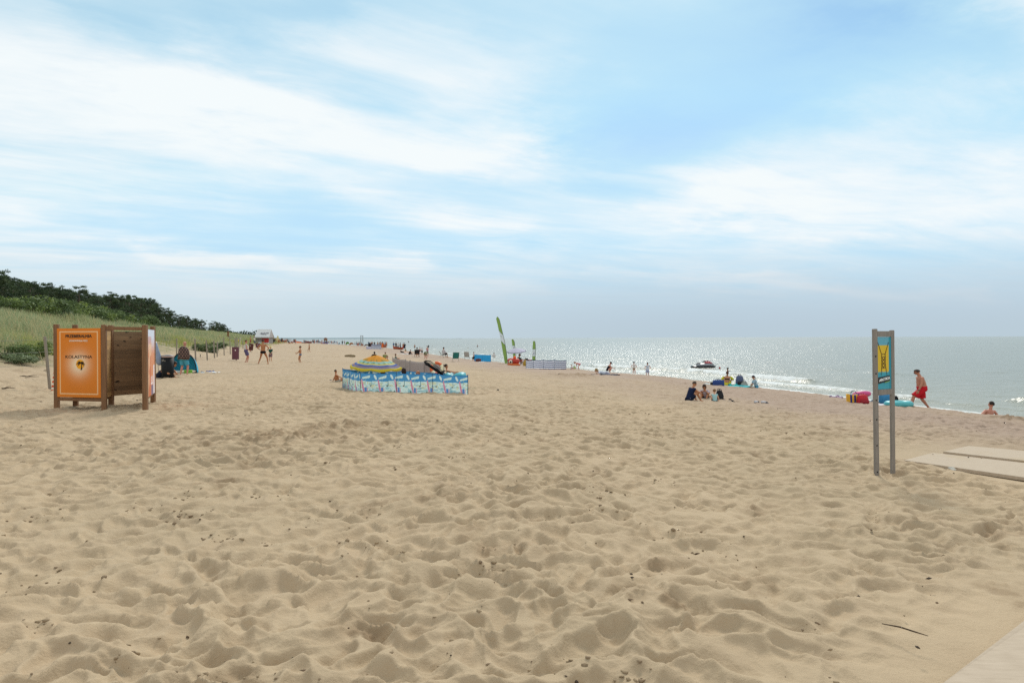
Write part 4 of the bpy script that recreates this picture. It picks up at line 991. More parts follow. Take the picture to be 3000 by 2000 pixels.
for a_, L_, dr in ((.2, .15, .05), (.75, .13, .03), (1.5, .10, .02), (2.3, .14, .03), (2.9, .16, .05), (-.3, .12, .05), (3.5, .12, .05)):
    pts = []
    for t in (0, .3, .65, 1): pts.append((.075 + math.cos(a_) * L_ * t, .0 + math.sin(a_) * L_ * t * .6 - dr * t * t * 1.4, .024 * math.sin(math.pi * min(t + .12, 1))))
    mb.add([F3(x, y + w_, .009) for x, y, w_ in pts] + [F3(x, y - w_, .009) for x, y, w_ in pts], [(i, i + 1, 5 + i, 4 + i) for i in range(3)])
mb.build('palm_emblem', mat('print_black', '2A1A12', .5, .05), board)
# side wall with the pale bathing poster
M, L, zb, mid, n, wo = wall('d', 'e', PLANK, z0=.42, z1=2.05); W2, H2 = L - .12, 1.78; u2 = M.col[0]; zc2 = zb + .36 + H2 / 2 + .02; org2 = Vector((mid.x, mid.y, zc2)) + n * .045
def beachad(u, v):
    C = np.tile(L3('D98A5C'), (len(u), 1)); C = over(C, sstep(.62, .95, v + .1 * (fbm(u * 3, v * 3, 411, 2) - .5)), L3('D3DAEC'))
    b_ = fbm(u * 3, v * 2.2, 412, 3); C = over(C, sstep(.5, .6, b_) * sstep(.75, .6, v), L3('C86A3C')); C = over(C, sstep(.56, .66, fbm(u * 4 + 5, v * 3, 413, 3)) * .7, L3('F0C49C'))
    C = over(C, (u > .80) * (u < .97) * (v < .45) * .85, L3('E9E6EE')); C = over(C, (u > .45) * (u < .72) * (v > .16) * (v < .28) * (np.sin(v * 300) > -.3), L3('E8DCE0')); C = over(C, (u > .5) * (u < .8) * (v < .15), L3('7A6A86'))
    C = over(C, (u > .12) * (u < .55) * (v > .78) * (v < .9) * .6, L3('C98A80')); return C
mb = MB(); mb.box(Vector((mid.x, mid.y, zc2)) + n * .030, (W2, .022, H2), Matrix((u2, n, Vector((0, 0, 1)))).transposed()); b2 = mb.build('poster', WHT, cabin); b2['label'] = 'pale blue and apricot poster on the side wall'
printed('poster_print', lambda u, v: org2 + u2 * (u - .5) * W2 + Vector((0, 0, (v - .5) * H2)), 60, 90, beachad, PRINT, b2)
# ================================================================ ROUTE SIGN
ga, gb = ground(2571, 1398), ground(2616, 1393); S0 = ga.copy(); sign = thing('beach_sign', 'tall grey wooden sign frame with a turquoise and yellow panel', 'sign', tuple(S0))
SW = mat('sign_wood', '878079', .8, .18, 6, bump=.35, stretch=(8, 8, .6)); a_ = Vector((0, 0, 0)); ta = atdepth(2564.5, 963, ga.y) - S0; tb = atdepth(2612.5, 967, gb.y) - S0; b_ = gb - S0
mb = MB(); mb.bar(a_ + Vector((0, .02, -.3)), ta + Vector((0, .02, 0)), .058, .06, up=(0, 1, 0), bev=.006); mb.build('post', SW, sign)
la = a_ + Vector((-.020, -.028, -.3)); lt = ta + Vector((-.020, -.028, -.27)); mb = MB(); mb.bar(la, lt, .040, .034, up=(0, 1, 0), bev=.004); plate = mb.build('cover_board', SW, sign)
mb = MB()
for f in (.06, .26, .455, .6, .80, .93):
    p = la.lerp(lt, f * .88 + .12); mb.ell(p + Vector((-.0, -.018, 0)), (.011, .008, .011), None, 10, 6)
mb.build('bolt', mat('black_bolt', '151515', .4, .05, metal=.5), plate)
mb = MB(); mb.bar(b_ + Vector((0, 0, -.3)), tb, .056, .055, up=(0, 1, 0), bev=.006); mb.build('post', SW, sign)
def lerp3(f, z): return a_.lerp(b_, f) + (ta - a_).lerp(tb - b_, f) * (z / 2.0) 
dv = (b_ - a_); dv.z = 0; dl = dv.length; du = dv.normalized()
hz_ = ta.z
for zz in (hz_ * .9656, hz_ * .571):
    mb = MB(); mb.bar(a_ + (ta - a_) * ((zz) / hz_) + du * .030, b_ + (tb - b_) * ((zz - b_.z) / (tb.z - b_.z)) - du * .029, .035, .085, bev=.004); mb.build('rail', SW, sign)
fx_ = lambda f, z: (a_ + (ta - a_) * (z / hz_)).lerp(b_ + (tb - b_) * ((z - b_.z) / (tb.z - b_.z)), f)
z0s, z1s = hz_ * .571 + .045, hz_ * .9656 - .045
nrm = Vector((du.y, -du.x, 0))
f0_, f1_ = .030 / dl, 1 - .029 / dl
def signart(u, v):
    C = np.tile(L3('3E9DB0'), (len(u), 1)); C = over(C, (u > .82), L3('2A8CA0')) ; wavy = .332 + .012 * np.sin(u * 60)
    C = over(C, (u < .81) * (v > wavy) * (v < .84), L3('D8B72A')); C = over(C, (v > .84) * (u < .81), L3('5FA6BC')); return C
mb = MB(); mb.sheet(lambda u, v: fx_(f0_ + (f1_ - f0_) * u, z0s + (z1s - z0s) * v) - nrm * .006, 4, 4, .018); bd = mb.build('panel', mat('panel_blue', '2F8FA4', .5, .05), sign)
printed('panel_print', lambda u, v: fx_(f0_ + (f1_ - f0_) * u, z0s + (z1s - z0s) * v) + nrm * .008, 60, 160, signart, PRINT, bd)
pp = lambda u, v, o: fx_(f0_ + (f1_ - f0_) * u, z0s + (z1s - z0s) * v) + nrm * (.012 + o)
mb = MB()
def ln(u0, v0, u1, v1, w=.007):
    A, B = pp(u0, v0, 0), pp(u1, v1, 0); mb.bar(A, B, w, .003, up=tuple(nrm))
for q_ in ((.01, .90, .28, .67), (.79, .90, .54, .67), (.28, .67, .29, .50), (.54, .67, .54, .50), (.29, .50, .27, .35), (.54, .50, .61, .35)): ln(*q_)
for q_ in ((.27, .35, .23, .265), (.61, .35, .67, .265)): ln(*q_, .005)
for v_ in (.67, .617, .55, .48, .408): ln(.27, v_, .57, v_)
for v_ in (.55, .48, .408): ln(.30, v_ + .066, .42, v_); ln(.54, v_ + .066, .42, v_)
mb.build('tower_emblem', mat('print_rust', '4A2A16', .5, .05), bd)
mb = MB(); q = [pp(.0, .108, .001), pp(.84, .150, .001), pp(.84, .262, .001), pp(.0, .228, .001)]; mb.add(q + [p + nrm * .004 for p in q], [(4, 5, 6, 7), (0, 1, 5, 4), (1, 2, 6, 5), (2, 3, 7, 6), (3, 0, 4, 7)]); lg = mb.build('logo_plate', mat('logo_black', '16181C', .5, .05), bd)
e0, e1 = pp(.02, .168, .008), pp(.82, .212, .008); tx = (e1 - e0).normalized(); ty = nrm.cross(tx); put_text('ARCTICA', .05, Matrix((tx, ty, nrm)).transposed(), (e0 + e1) / 2, mat('logo_white', 'E8ECEC', .5, .03), lg, width=(e1 - e0).length, bold=.0022, shear=.25)
e0, e1 = pp(.45, .128, .008), pp(.82, .150, .008); mb = MB(); mb.bar(e0, e1, .010, .002, up=tuple(nrm)); mb.build('logo_stripe', mat('logo_green', '7FA84A', .5, .05), lg)
# ================================================================ BOARDWALK PANELS
def board_mat():
    m, nt, b = new_mat('boardwalk'); geo = nt.new('ShaderNodeNewGeometry').outputs['Position']
    st = nt.noise(nt.vmath('MULTIPLY', geo, (2.2, 9, 1)), 3, 5, .6); c = nt.mix(nt.rng(st, .3, .7), lin('AD9C88'), lin('BAA995'))
    sd_ = nt.rng(nt.math('ADD', nt.noise(geo, 1.6, 4, .6), nt.math('MULTIPLY', nt.noise(geo, 9, 3, .6), .3)), .72, .92); c = nt.mix(sd_, c, lin('B09C80'))
    nt.put(b.inputs['Base Color'], c); b.inputs['Roughness'].default_value = .9; b.inputs['Specular IOR Level'].default_value = .15
    nt.l.new(nt.bump(st, .3, .01), b.inputs['Normal']); return m
BW = board_mat()
def slab(name, pix, lab, lift=.04):
    g = [ground(*p) for p in pix]; zt = max(p.z for p in g) + lift; mb = MB(); pts = [Vector((p.x, p.y, p.z + lift)) for p in g]; n_ = len(pts)
    mb.add(pts + [p - Vector((0, 0, .06)) for p in pts], [tuple(range(n_ - 1, -1, -1)), tuple(range(n_, 2 * n_))] + [(i, (i + 1) % n_, n_ + (i + 1) % n_, n_ + i) for i in range(n_)])
    bm = bmesh.new(); bm.from_mesh(mb.mesh(name, BW, False)); bmesh.ops.recalc_face_normals(bm, faces=bm.faces); bmesh.ops.bevel(bm, geom=[e for e in bm.edges], offset=.006, segments=1, affect='EDGES'); me = bpy.data.meshes.new(name); bm.to_mesh(me); bm.free(); me.materials.append(BW)
    return tag(link(name, me), lab, 'boardwalk', 'boardwalk sheets laid on the sand')
slab('boardwalk', [(2648, 1354), (2733, 1331.5), (3000, 1362), (3420, 1412), (3500, 1500), (3000, 1405)], 'nearer of two overlapping beige boardwalk sheets, tapering towards the sign')
slab('boardwalk', [(2763, 1328), (2837, 1311), (3000, 1326), (3400, 1365), (3450, 1402), (3000, 1355)], 'farther of two overlapping beige boardwalk sheets, nearest the sea')
slab('boardwalk', [(2760, 2017), (2800, 1986), (2850, 1947), (2930, 1885), (3010, 1822), (3300, 1640), (4200, 1640), (4200, 2600), (2700, 2500)], 'sandy boardwalk sheet cut off by the bottom corner of the view', .035)
g = ground(2791, 1384); mb = MB()
for i in range(9):
    r_ = random.Random(i); p = Vector((r_.uniform(-.03, .03), r_.uniform(-.02, .02), r_.uniform(.0, .02))); mb.add([p, p + Vector((.05, .01, .02)), p + Vector((.03, .05, .05)), p + Vector((-.03, .03, .04))], [(0, 1, 2), (0, 2, 3)])
tag(mb.build('plastic_scrap', mat('clear_plastic', 'C9C4B8', .8, .05), None, False, (g.x, g.y, g.z + .02)), 'crumpled scrap of white plastic beside the boardwalk sheet', 'litter')
# ================================================================ BINS, CONE
BLK = mat('bin_black', '131315', .6, .1, spec=.2); bn = ground(492, 1109); sB = bn.y / 2000
def black_bin():
    t = thing('litter_bin', 'black round litter bin with small white lettering beside the turquoise tent', 'bin', tuple(bn)); r = 16.5 * sB; h = 62 * sB; z0 = 4.5 * sB
    mb = MB(); mb.lathe([(.01, z0), (r * .96, z0), (r, z0 + .02), (r, z0 + h * .93), (r * 1.0, z0 + h * .93)], n=28); mb.build('barrel', BLK, t, True)
    mb = MB(); mb.lathe([(r * 1.0, z0 + h * .94), (r * 1.03, z0 + h * .95), (r * 1.03, z0 + h * .985), (r * .8, z0 + h * .985)], n=28); mb.build('rim', mat('bin_rim', 'B89890', .4, .1), t, True)
    mb = MB(); mb.lathe([(r * 1.02, z0 + h), (r * 1.02, z0 + h * 1.02), (r * .3, z0 + h * 1.05), (.005, z0 + h * 1.055)], n=28); mb.build('lid', mat('bin_lid', '6E7076', .4, .1), t, True)
    for x, y in ((-r * .98, -.05), (r * .25, .0)):
        mb = MB(); mb.bar((x, y, -.15), (x, y, z0 + (h if x < 0 else .05)), .05, bev=.004); mb.build('leg', BLK, t)
    c = bpy.data.meshes
    for txt, zz, w in (('DBAJ', .815, .16), ('O PLAZE', .77, .24)):
        me = text_mesh(txt, .07, .001); me.materials.clear(); me.materials.append(WHT)
        xs = [v.co.x for v in me.vertices]; k = w / (max(xs) - min(xs)); x0 = min(xs)
        for v in me.vertices:
            xx = (v.co.x - x0) * k - r * .80; v.co = Vector((xx, -math.sqrt(max(r * r - xx * xx, 0)) - .004 - v.co.z * 0, z0 + h * zz + v.co.y * .9))
        link('lettering', me, t)
    mb = MB()
    for i in range(5):
        for j in range(4):
            a = -math.pi / 2 + (i - 2) * .32; p = Vector((math.cos(a) * r * 1.005, math.sin(a) * r * 1.005, z0 + h * (.2 + .11 * j))); mb.ell(p, (.012, .012, .012), None, 8, 5)
    mb.build('rivet', mat('bin_rivet', '3A3B3E', .35, .05), t)
black_bin()
PUR = mat('bin_plum', '6B4250', .65, .18, 3, stretch=(12, 12, .6)); PURE = mat('bin_dark', '4C2E33', .6, .1)
def plum_bin(px, yb, yt, yl, w, lab, tilt=0.0, col=PUR):
    g = ground(px, yb); s = g.y / 2000; t = thing('beach_bin', lab, 'bin', tuple(g), 0, 'plum coloured bins on posts'); r = w * s / 2; z0 = (yb - yl) * s; z1 = (yb - yt) * s
    T = Matrix.Rotation(tilt, 3, 'Y')
    mb = MB(); mb.lathe([(.01, z0), (r * .93, z0), (r, z0 + .03), (r, z1 - .03), (r * 1.04, z1), (r * .95, z1), (r * .93, z0 + .06), (.01, z0 + .06)], n=22, rot=T); mb.build('barrel', col, t, True)
    mb = MB(); mb.torus((0, 0, 0), r * 1.0, .025, T, 22, 6); mb.v = [(x, y, z + z1) for x, y, z in mb.v]; mb.build('rim', PURE, t, True)
    mb = MB(); mb.bar((0, r * .5, -.3), (0, r * .5, z0 + .1), .05); mb.build('post', PURE, t)
    mb = MB(); mb.ell((r * .35, -r * .95, z1 - .25), (.05, .02, .05)); mb.build('badge', WHT, t)
plum_bin(690, 1058, 1017, 1052.5, 19.5, 'nearest plum bin, standing on a post below the grey stakes'); plum_bin(734, 1032, 1007, 1026, 12, 'dark plum bin tilted behind the man in the white vest', .12, mat('bin_maroon', '57302E', .65, .15)); plum_bin(755, 1021, 1006, 1017.5, 12, 'farther faded plum bin behind the man in black trunks', .05)
g = ground(161, 1150); s = g.y / 2000; t = thing('traffic_cone', 'orange and white striped cone half hidden behind the cabin', 'cone', tuple(g)); H = 64 * s; r0 = 10 * s
mb = MB(); mb.box((0, 0, .02), (r0 * 2.3, r0 * 2.3, .04), None, .01); mb.build('base', mat('cone_orange', 'D2501E', .5, .08), t)
for i in range(10):
    f0, f1 = i / 10, (i + 1) / 10; rr = lambda f: r0 * (1 - f) + .03 * f
    mb = MB(); mb.lathe([(rr(f0), .04 + H * f0), (rr(f1), .04 + H * f1)], n=20); mb.build('stripe', mat('cone_orange', 'D2501E', .5, .08) if i % 2 == 0 else mat('cone_white', 'E8DCC8', .5, .08), t, True)
# ================================================================ WINDBREAKS, PARASOLS, TENTS
def windbreak(name, label, bases, height, paint, pole_mat, sag=.04, cat='windbreak', nv=26, per=60, tops=None, pole_top=.03, gap=.02):
    """bases: ground points of the poles, in order; the cloth hangs between them"""
    B = [Vector(b) for b in bases]; O = B[0].copy(); t = thing(name, label, cat, tuple(O))
    Ls = [(B[i + 1] - B[i]).length for i in range(len(B) - 1)]; tot = sum(Ls)
    hs = tops or [height] * len(B)
    for b, h in zip(B, hs):
        mb = MB(); mb.tube([b - O + Vector((0, .012, -.2)), b - O + Vector((0, .012, h + pole_top))], .014, 8); mb.build('pole', pole_mat, t, True)
    Ps = []; Us = []; Vs = []; Fs = []; o = 0; acc = 0
    for i, L in enumerate(Ls):
        nu = max(6, int(per * L / 1.2)); u = np.linspace(0, 1, nu + 1); v = np.linspace(0, 1, nv + 1); U, Vv = np.meshgrid(u, v)
        base = np.array(B[i] - O)[None, None] * (1 - U[..., None]) + np.array(B[i + 1] - O)[None, None] * U[..., None]
        h = hs[i] * (1 - U) + hs[i + 1] * U; s_ = sag * 4 * U * (1 - U); z = gap + (h - gap - s_) * Vv + s_ * .0
        d = np.array(B[i + 1] - B[i]); n = np.array([d[1], -d[0], 0]) / (np.hypot(d[0], d[1]) + 1e-9); bil = .05 * np.sin(math.pi * U) * np.sin(math.pi * np.clip(Vv, 0, 1)) + .006 * np.sin(U * 40 + Vv * 9)
        P = base + n[None, None] * bil[..., None]; P[..., 2] += z; Ps.append(P.reshape(-1, 3)); Us.append((acc + U * L).ravel()); Vs.append(Vv.ravel()); Fs.append(grid_faces(nv + 1, nu + 1) + o); o += P.shape[0] * P.shape[1]; acc += L
    C = paint(np.concatenate(Us), np.concatenate(Vs)); link('cloth', np_mesh('cloth', np.concatenate(Ps), np.concatenate(Fs), FABRIC, True, None, C), t); return t
POLE = mat('pole_blue', '2C4A68', .5, .1); POLEG = mat('pole_grey', '6C665F', .5, .1); POLEW = mat('pole_white', 'D8D4C8', .5, .1)
def jelly(U, V):
    n = len(U); C = np.tile(L3('C6E0E0'), (n, 1)); C = over(C, .5 * fbm(U * 5, V * 9, 501, 3), L3('D9E6DC'))
    C = over(C, sstep(.56, .64, fbm(U * 9, V * 16, 502, 3)) * (V < .55) * .8, L3('7FB4C0')); C = over(C, sstep(.60, .66, fbm(U * 4, V * 30, 506, 2)) * (V < .30) * .7, L3('4F86A0'))
    C = over(C, sstep(.58, .63, fbm(U * 13, V * 10, 507, 2)) * (V > .25) * (V < .6) * .6, L3('C9C58E'))
    up = V > .615 + .01 * np.sin(U * 12); C = over(C, up * 1.0, L3('4A8DBC')); pu = (U / .56) % 1.0; half = (np.floor(U / .56) % 2)
    # pale gulls and sail shapes in the upper band
    a = (pu - .62); b = (V - .80 - .20 * a); C = over(C, (np.abs(a) < .24) * (np.abs(b) < .055 + .05 * a) * up, L3('C9DCD6'))
    a = pu - .18; b = V - .82 + .9 * a; C = over(C, (np.abs(a) < .085) * (np.abs(b) < .10 - .5 * np.abs(a)) * (V > .62), L3('D2E2DE'))
    C = over(C, (np.abs(pu - .60 + .10 * (.70 - V)) < .012) * (V > .45) * (V < .76), L3('8FB2AE'))
    C = over(C, (np.abs(pu - .95) < .013) * (V > .40) * (V < .68), L3('4C7F8C')); C = over(C, ((pu - .90) ** 2 / .002 + (V - .38) ** 2 / .0012 < 1), L3('6B5F50'))
    # leaning surf boards and deck chairs
    x0 = .36 + .22 * (.66 - V); w = .030 + .03 * np.sin(np.clip((V - .0) / .68, 0, 1) * math.pi); C = over(C, (np.abs(pu - x0) < w) * (V < .70), L3('D4A2B4')); C = over(C, (np.abs(pu - x0) < w * .3) * (V < .68), L3('B8557E'))
    C = over(C, (pu > .53) * (pu < .66) * (V > .05) * (V < .30), L3('5C86BE')); C = over(C, (np.abs(pu - .70) < .02) * (V < .28), L3('CF8CA0'))
    C = over(C, ((pu - .33) ** 2 / .0012 + (V - .10) ** 2 / .003 < 1), L3('2F5560'))
    C = over(C, (V > .965) * .7, L3('1F5F98')); C = over(C, (V < .03) * .6, L3('5A8FB8')); return C
gB = lambda px, py: ground(px, py)
front = [gB(1056, 1154), gB(1162, 1154.5), gB(1267.5, 1156), gB(1370.6, 1158.5)]
rear = []
for px, dep in ((1330, 27.2), (1200, 27.4), (1090, 27.0)): rear.append(on_ground(px, dep))
left_ = [gB(1004, 1139), gB(1024, 1146)]
windbreak('windbreak', 'long blue windbreak printed with surfboards, folded round the sunbathers', rear + left_ + front, .70, jelly, POLE, .03, tops=[.62, .64, .66, .76, .76, .73, .74, .73, .70], per=110, nv=44)
def parasol_paint_beach(r, a):
    C = np.tile(L3('E39A2B'), (len(r), 1)); wv = .012 * np.sin(a * 16); q = r + wv
    C = over(C, sstep(.50, .60, fbm(np.cos(a) * r * 9 + 5, np.sin(a) * r * 9, 511, 2)) * .35 * (q < .46), L3('C7862E')); C = over(C, (q > .38) * (q < .54) * (np.sin(a * 15 + 3 * np.sin(a * 4)) > .2) * .7, L3('8E8A3C'))
    C = over(C, (q > .53) * (q < .67), L3('9CC9C2')); C = over(C, (q > .60) * (q < .66) * (np.sin(a * 19) > .3), L3('5C8C78')); C = over(C, (r > .66) * (r < .705), L3('D9C94A')); C = over(C, (r > .705) * (r < .735), L3('C9C3A0'))
    C = over(C, (r > .735) * (r < .835), L3('3F5FAE')); C = over(C, (r > .835) * (r < .865), L3('B08A6E')); C = over(C, (r > .865) * (r < .945), L3('4A68B0')); C = over(C, r > .945, L3('DCC63F')); return C
def parasol(label, top, radius, drop, base, tilt, paint, ribs=8, shade_name='canopy', rz=0.0, power=1.6, ws=1):
    """tilt: Euler of the canopy; top: apex in world, base: foot of the pole"""
    t = thing('parasol', label, 'parasol', tuple(base)); T = Euler(tilt).to_matrix(); top = Vector(top) - Vector(base); nr, na = 22, 96; P = []; Rr = []; Aa = []
    for i in range(nr + 1):
        r = i / nr
        for j in range(na + 1):
            a = 2 * math.pi * j / na; k = (a / (2 * math.pi) * ribs) % 1; scal = 1 - .045 * r * math.sin(math.pi * k); zz = -drop * r ** power - .03 * r * math.sin(math.pi * k)
            P.append(T @ Vector((radius * r * scal * math.cos(a + rz), radius * r * scal * math.sin(a + rz), zz)) + top); Rr.append(r); Aa.append(a)
    for j in range(na + 1):
        p = P[nr * (na + 1) + j]; k = (j / na * ribs) % 1; P.append(p + T @ Vector((0, 0, -.045 * radius - .03 * math.sin(math.pi * k)))); Rr.append(1.0); Aa.append(2 * math.pi * j / na)
    link('canopy', np_mesh('canopy', np.array([tuple(p) for p in P]), grid_faces(nr + 2, na + 1), FABRIC, True, None, paint(np.array(Rr), np.array(Aa))), t)
    mb = MB(); mb.tube([Vector((0, 0, -.3)), top + T @ Vector((0, 0, .10))], .017, 8); mb.build('pole', POLEW, t, True)
    for j in range(ribs):
        a = 2 * math.pi * j / ribs + rz; mb = MB(); mb.tube([top + T @ Vector((radius * r * math.cos(a), radius * r * math.sin(a), -drop * r ** power - .012)) for r in (.02, .35, .7, 1.0)], .005, 5); mb.build('rib', POLEW, t)
    mb = MB(); mb.capsule([top + T @ Vector((0, 0, .03)), top + T @ Vector((0, 0, .09))], [.03, .018], 8); mb.build('finial', POLEW, t, True); return t
bp = on_ground(1118, 26.3); tp = atdepth(1103, 1040, 26.2)
parasol('domed beach parasol with orange crown and blue, yellow and teal bands, tilted inside the windbreak', tp, 1.0, .44, bp, (R(4), R(3), 0), parasol_paint_beach, power=1.3)
def greynet(U, V):
    C = np.tile(L3('8E8280'), (len(U), 1)); C = over(C, .4 * fbm(U * 3, V * 4, 521, 3), L3('A39A90')); C = over(C, (V > .95) * .6, L3('A9A2A0')); C = over(C, sstep(.55, .7, fbm(U * 2.2, V * 5, 522, 2)) * (V < .4) * .7, L3('C2B2A4')); return C
windbreak('net_shelter', 'grey mesh windbreak behind the banded parasol and the stroller', [on_ground(1150, 31.5), on_ground(1188, 29.6), on_ground(1201, 28.9), on_ground(1243, 28.6), on_ground(1300, 29.4)], 1.05, greynet, POLEG, .03, tops=[1.05, 1.03, 1.02, 1.0, .86])
# stroller
def stroller():
    p = on_ground(1290, 25.4); t = thing('stroller', 'black folding stroller with a hooped hood inside the windbreak', 'stroller', tuple(p)); s = 25.4 / 2000; Z = lambda y: CAMZ - (y - 990) * s - p.z; X = lambda px: (px - 1290) * s
    BK = mat('stroller_black', '0E0E10', .9, .1, spec=.1); FR = mat('stroller_frame', '2A2A2C', .6, .1)
    mb = MB(); mb.sheet(lambda u, v: Vector((X(1254) + (X(1296) - X(1254)) * v, -.20 + .40 * u, Z(1068) + (Z(1096) - Z(1068)) * v - .05 * math.sin(math.pi * u))), 8, 10, .05); mb.build('seat', BK, t, True)
    mb = MB(); mb.sheet(lambda u, v: Vector((X(1249) + .10 * v - .10 * math.sin(math.pi * u) * (1 - v), -.23 + .46 * u, Z(1078) + .28 * math.sin(math.pi * (.15 + .7 * u)) * (1 - v * .3))), 12, 6, .012); mb.build('hood', BK, t, True)
    for y in (-.22, .22):
        mb = MB(); mb.tube([(X(1249), y, Z(1056)), (X(1258), y, Z(1056.5)), (X(1268), y, Z(1064)), (X(1300), y, Z(1093)), (X(1304), y, .09)], .014, 7); mb.build('frame', FR, t, True)
        mb = MB(); mb.tube([(X(1285), y, Z(1088)), (X(1262), y, .09)], .012, 7); mb.build('frame', FR, t, True)
        for x in (X(1304), X(1262)):
            mb = MB(); mb.torus((x, y, .09), .075, .016, Matrix.Rotation(R(90), 3, 'X'), 20, 6); w = mb.build('wheel', BK, t, True); mb = MB(); mb.tube([(x, y - .02, .09), (x, y + .02, .09)], .02, 8); mb.build('hub', FR, w)
    mb = MB(); mb.tube([(X(1249), -.22, Z(1056)), (X(1246), 0, Z(1055)), (X(1249), .22, Z(1056))], .016, 7); mb.build('handle', BK, t, True)
    mb = MB(); mb.tube([(X(1283), -.2, Z(1091)), (X(1302), -.18, Z(1086)), (X(1304), 0, Z(1085.5)), (X(1302), .18, Z(1086)), (X(1283), .2, Z(1091))], .022, 7); mb.build('bumper_bar', BK, t, True)
stroller()
p = on_ground(1279, 27.6); mb = MB()
t = thing('swim_ring', 'orange swim ring with yellow and white bands standing behind the stroller', 'swim ring', tuple(p)); Mx = Matrix.Rotation(R(78), 3, 'X'); Rg = .22
for i in range(10):
    a0, a1 = 2 * math.pi * i / 10, 2 * math.pi * (i + 1) / 10; mb = MB(); pts = [Mx @ Vector((Rg * math.cos(a0 + (a1 - a0) * k / 5), Rg * math.sin(a0 + (a1 - a0) * k / 5), 0)) + Vector((0, 0, .78)) for k in range(6)]; mb.tube(pts, .062, 10, False); mb.build('ring_segment', mat('ring_orange', 'D9622E', .4, .06) if i % 3 else mat('ring_cream', 'E6D9B4', .4, .06), t, True)
p.z += 0
# teal air lounger
def lounger():
    p = on_ground(1331, 25.9); t = thing('air_lounger', 'inflated teal air lounger beyond the end of the blue windbreak', 'air lounger', tuple(p)); s = 25.9 / 2000; T_ = mat('teal_nylon', '3C9CA6', .45, .08, 3, bump=.08)
    prof = [(-.41, .52, .08), (-.38, .53, .24), (-.28, .42, .31), (-.14, .34, .29), (0, .33, .29), (.14, .36, .33), (.28, .375, .335), (.38, .365, .31), (.44, .36, .10)]
    for y in (-.24, .24):
        mb = MB(); mb.loft([((x, y, z), .27, h) for x, z, h in prof], (0, 1, 0), 16); mb.build('tube', T_, t, True)
lounger()
# striped blue and white windbreak by the water
def navy(U, V):
    C = np.tile(L3('EEF1F8'), (len(U), 1)); k = (V * 4.45) % 1.0; C = over(C, (k < .46) * 1.0, L3('1B2F66')); return C
windbreak('windbreak', 'navy and white striped windbreak near the water', [gB(1541, 1081.5), gB(1563, 1081.8), gB(1592, 1082.5), gB(1624, 1083), gB(1659, 1082)], .70, navy, POLE, .05, tops=[.74, .76, .78, .80, .78], nv=96)
# plain turquoise windbreak
def turq(U, V):
    C = np.tile(L3('2F8FC4'), (len(U), 1)); return over(C, .25 * fbm(U * 2, V * 3, 531, 2), L3('4FA4CE'))
windbreak('windbreak', 'plain bright blue windbreak at the shore beside the tall flag', [gB(1389, 1058.5), gB(1413, 1059.5), gB(1438, 1060.5)], .72, turq, POLE, .02, tops=[.80, .80, .80])
def greystripe(U, V):
    C = np.tile(L3('8F93A8'), (len(U), 1)); return over(C, (V < .68) * (((V * 7) % 1) < .5), L3('D2D6E0'))
a0, a1 = gB(1088, 1022.5), gB(1117, 1023); hW = 14.5 * a0.y / 2000
windbreak('windbreak', 'grey windbreak with white lower stripes far up the beach', [a0, a1], hW, greystripe, POLEG, .05, per=6, nv=40, gap=.02)
a0, a1 = gB(1073, 1023), gB(1088, 1022.8); windbreak('windbreak', 'low lavender striped windbreak end beside the grey one', [a0, a1], 8.5 * a0.y / 2000, lambda U, V: over(np.tile(L3('9A98B4'), (len(U), 1)), ((V * 4) % 1) < .5, L3('C9C6D6')), POLEG, .04, per=6)
a0, a1 = gB(945, 1005), gB(961, 1005); windbreak('windbreak', 'lavender windbreak in the far crowd below the wooden lifeguard tower', [a0, a1], 5.5 * a0.y / 2000, lambda U, V: np.tile(L3('8A84B4'), (len(U), 1)), POLEG, .05, per=3)
a0, a1 = gB(868, 1004.5), gB(884, 1004.5); windbreak('windbreak', 'orange windbreak among the far crowd', [a0, a1], 6 * a0.y / 2000, lambda U, V: over(np.tile(L3('DC6A2C'), (len(U), 1)), V > .8, L3('5A4A3C')), POLEG, .05, per=3)
# turquoise pop-up tent
def popup():
    p = on_ground(539, 36.6); s = p.y / 2000; t = thing('popup_tent', 'round turquoise pop-up beach tent with black edging behind the man in the patterned towel', 'tent', tuple(p), R(8)); TM = mat('tent_turquoise', '2B9FC0', .6, .10, 3, bump=.1); BKm = mat('tent_trim', '14181C', .6, .1)
    Rx, Rz, Dp = 36 * s, 62 * s, .75
    def f(u, v):
        a = math.pi * (1 - u); k = math.sin(v * math.pi / 2); c_ = math.cos(v * math.pi / 2); return Vector((Rx * math.cos(a) * (1 - .25 * (1 - c_)), Dp * k - .12 + .3 * (1 - math.sin(a)) * 0, max(.01, Rz * (math.sin(a) ** .8) * (c_ * .85 + .15) + .01)))
    P = []; mb = MB(); mb.sheet(f, 36, 12, .004); mb.build('shell', TM, t, True)
    mb = MB(); mb.tube([f(u, 0) for u in np.linspace(0, 1, 40)], .03, 8); mb.build('edging', BKm, t, True)
    mb = MB(); mb.sheet(lambda u, v: Vector((Rx * .97 * (2 * u - 1), Dp * .8 * v * math.sqrt(max(0, 1 - (2 * u - 1) ** 2 * .6)) - .1, .03)), 12, 6, .005); mb.build('floor', mat('tent_floor', '2E3A40', .7, .1), t)
    mb = MB(); mb.sheet(lambda u, v: Vector((Rx * (-.98 + .85 * u), -.14, .02 + .16 * v)), 10, 3, .004); mb.build('door_sill', mat('tent_print', 'C6D2D2', .7, .25, 25), t)
popup()
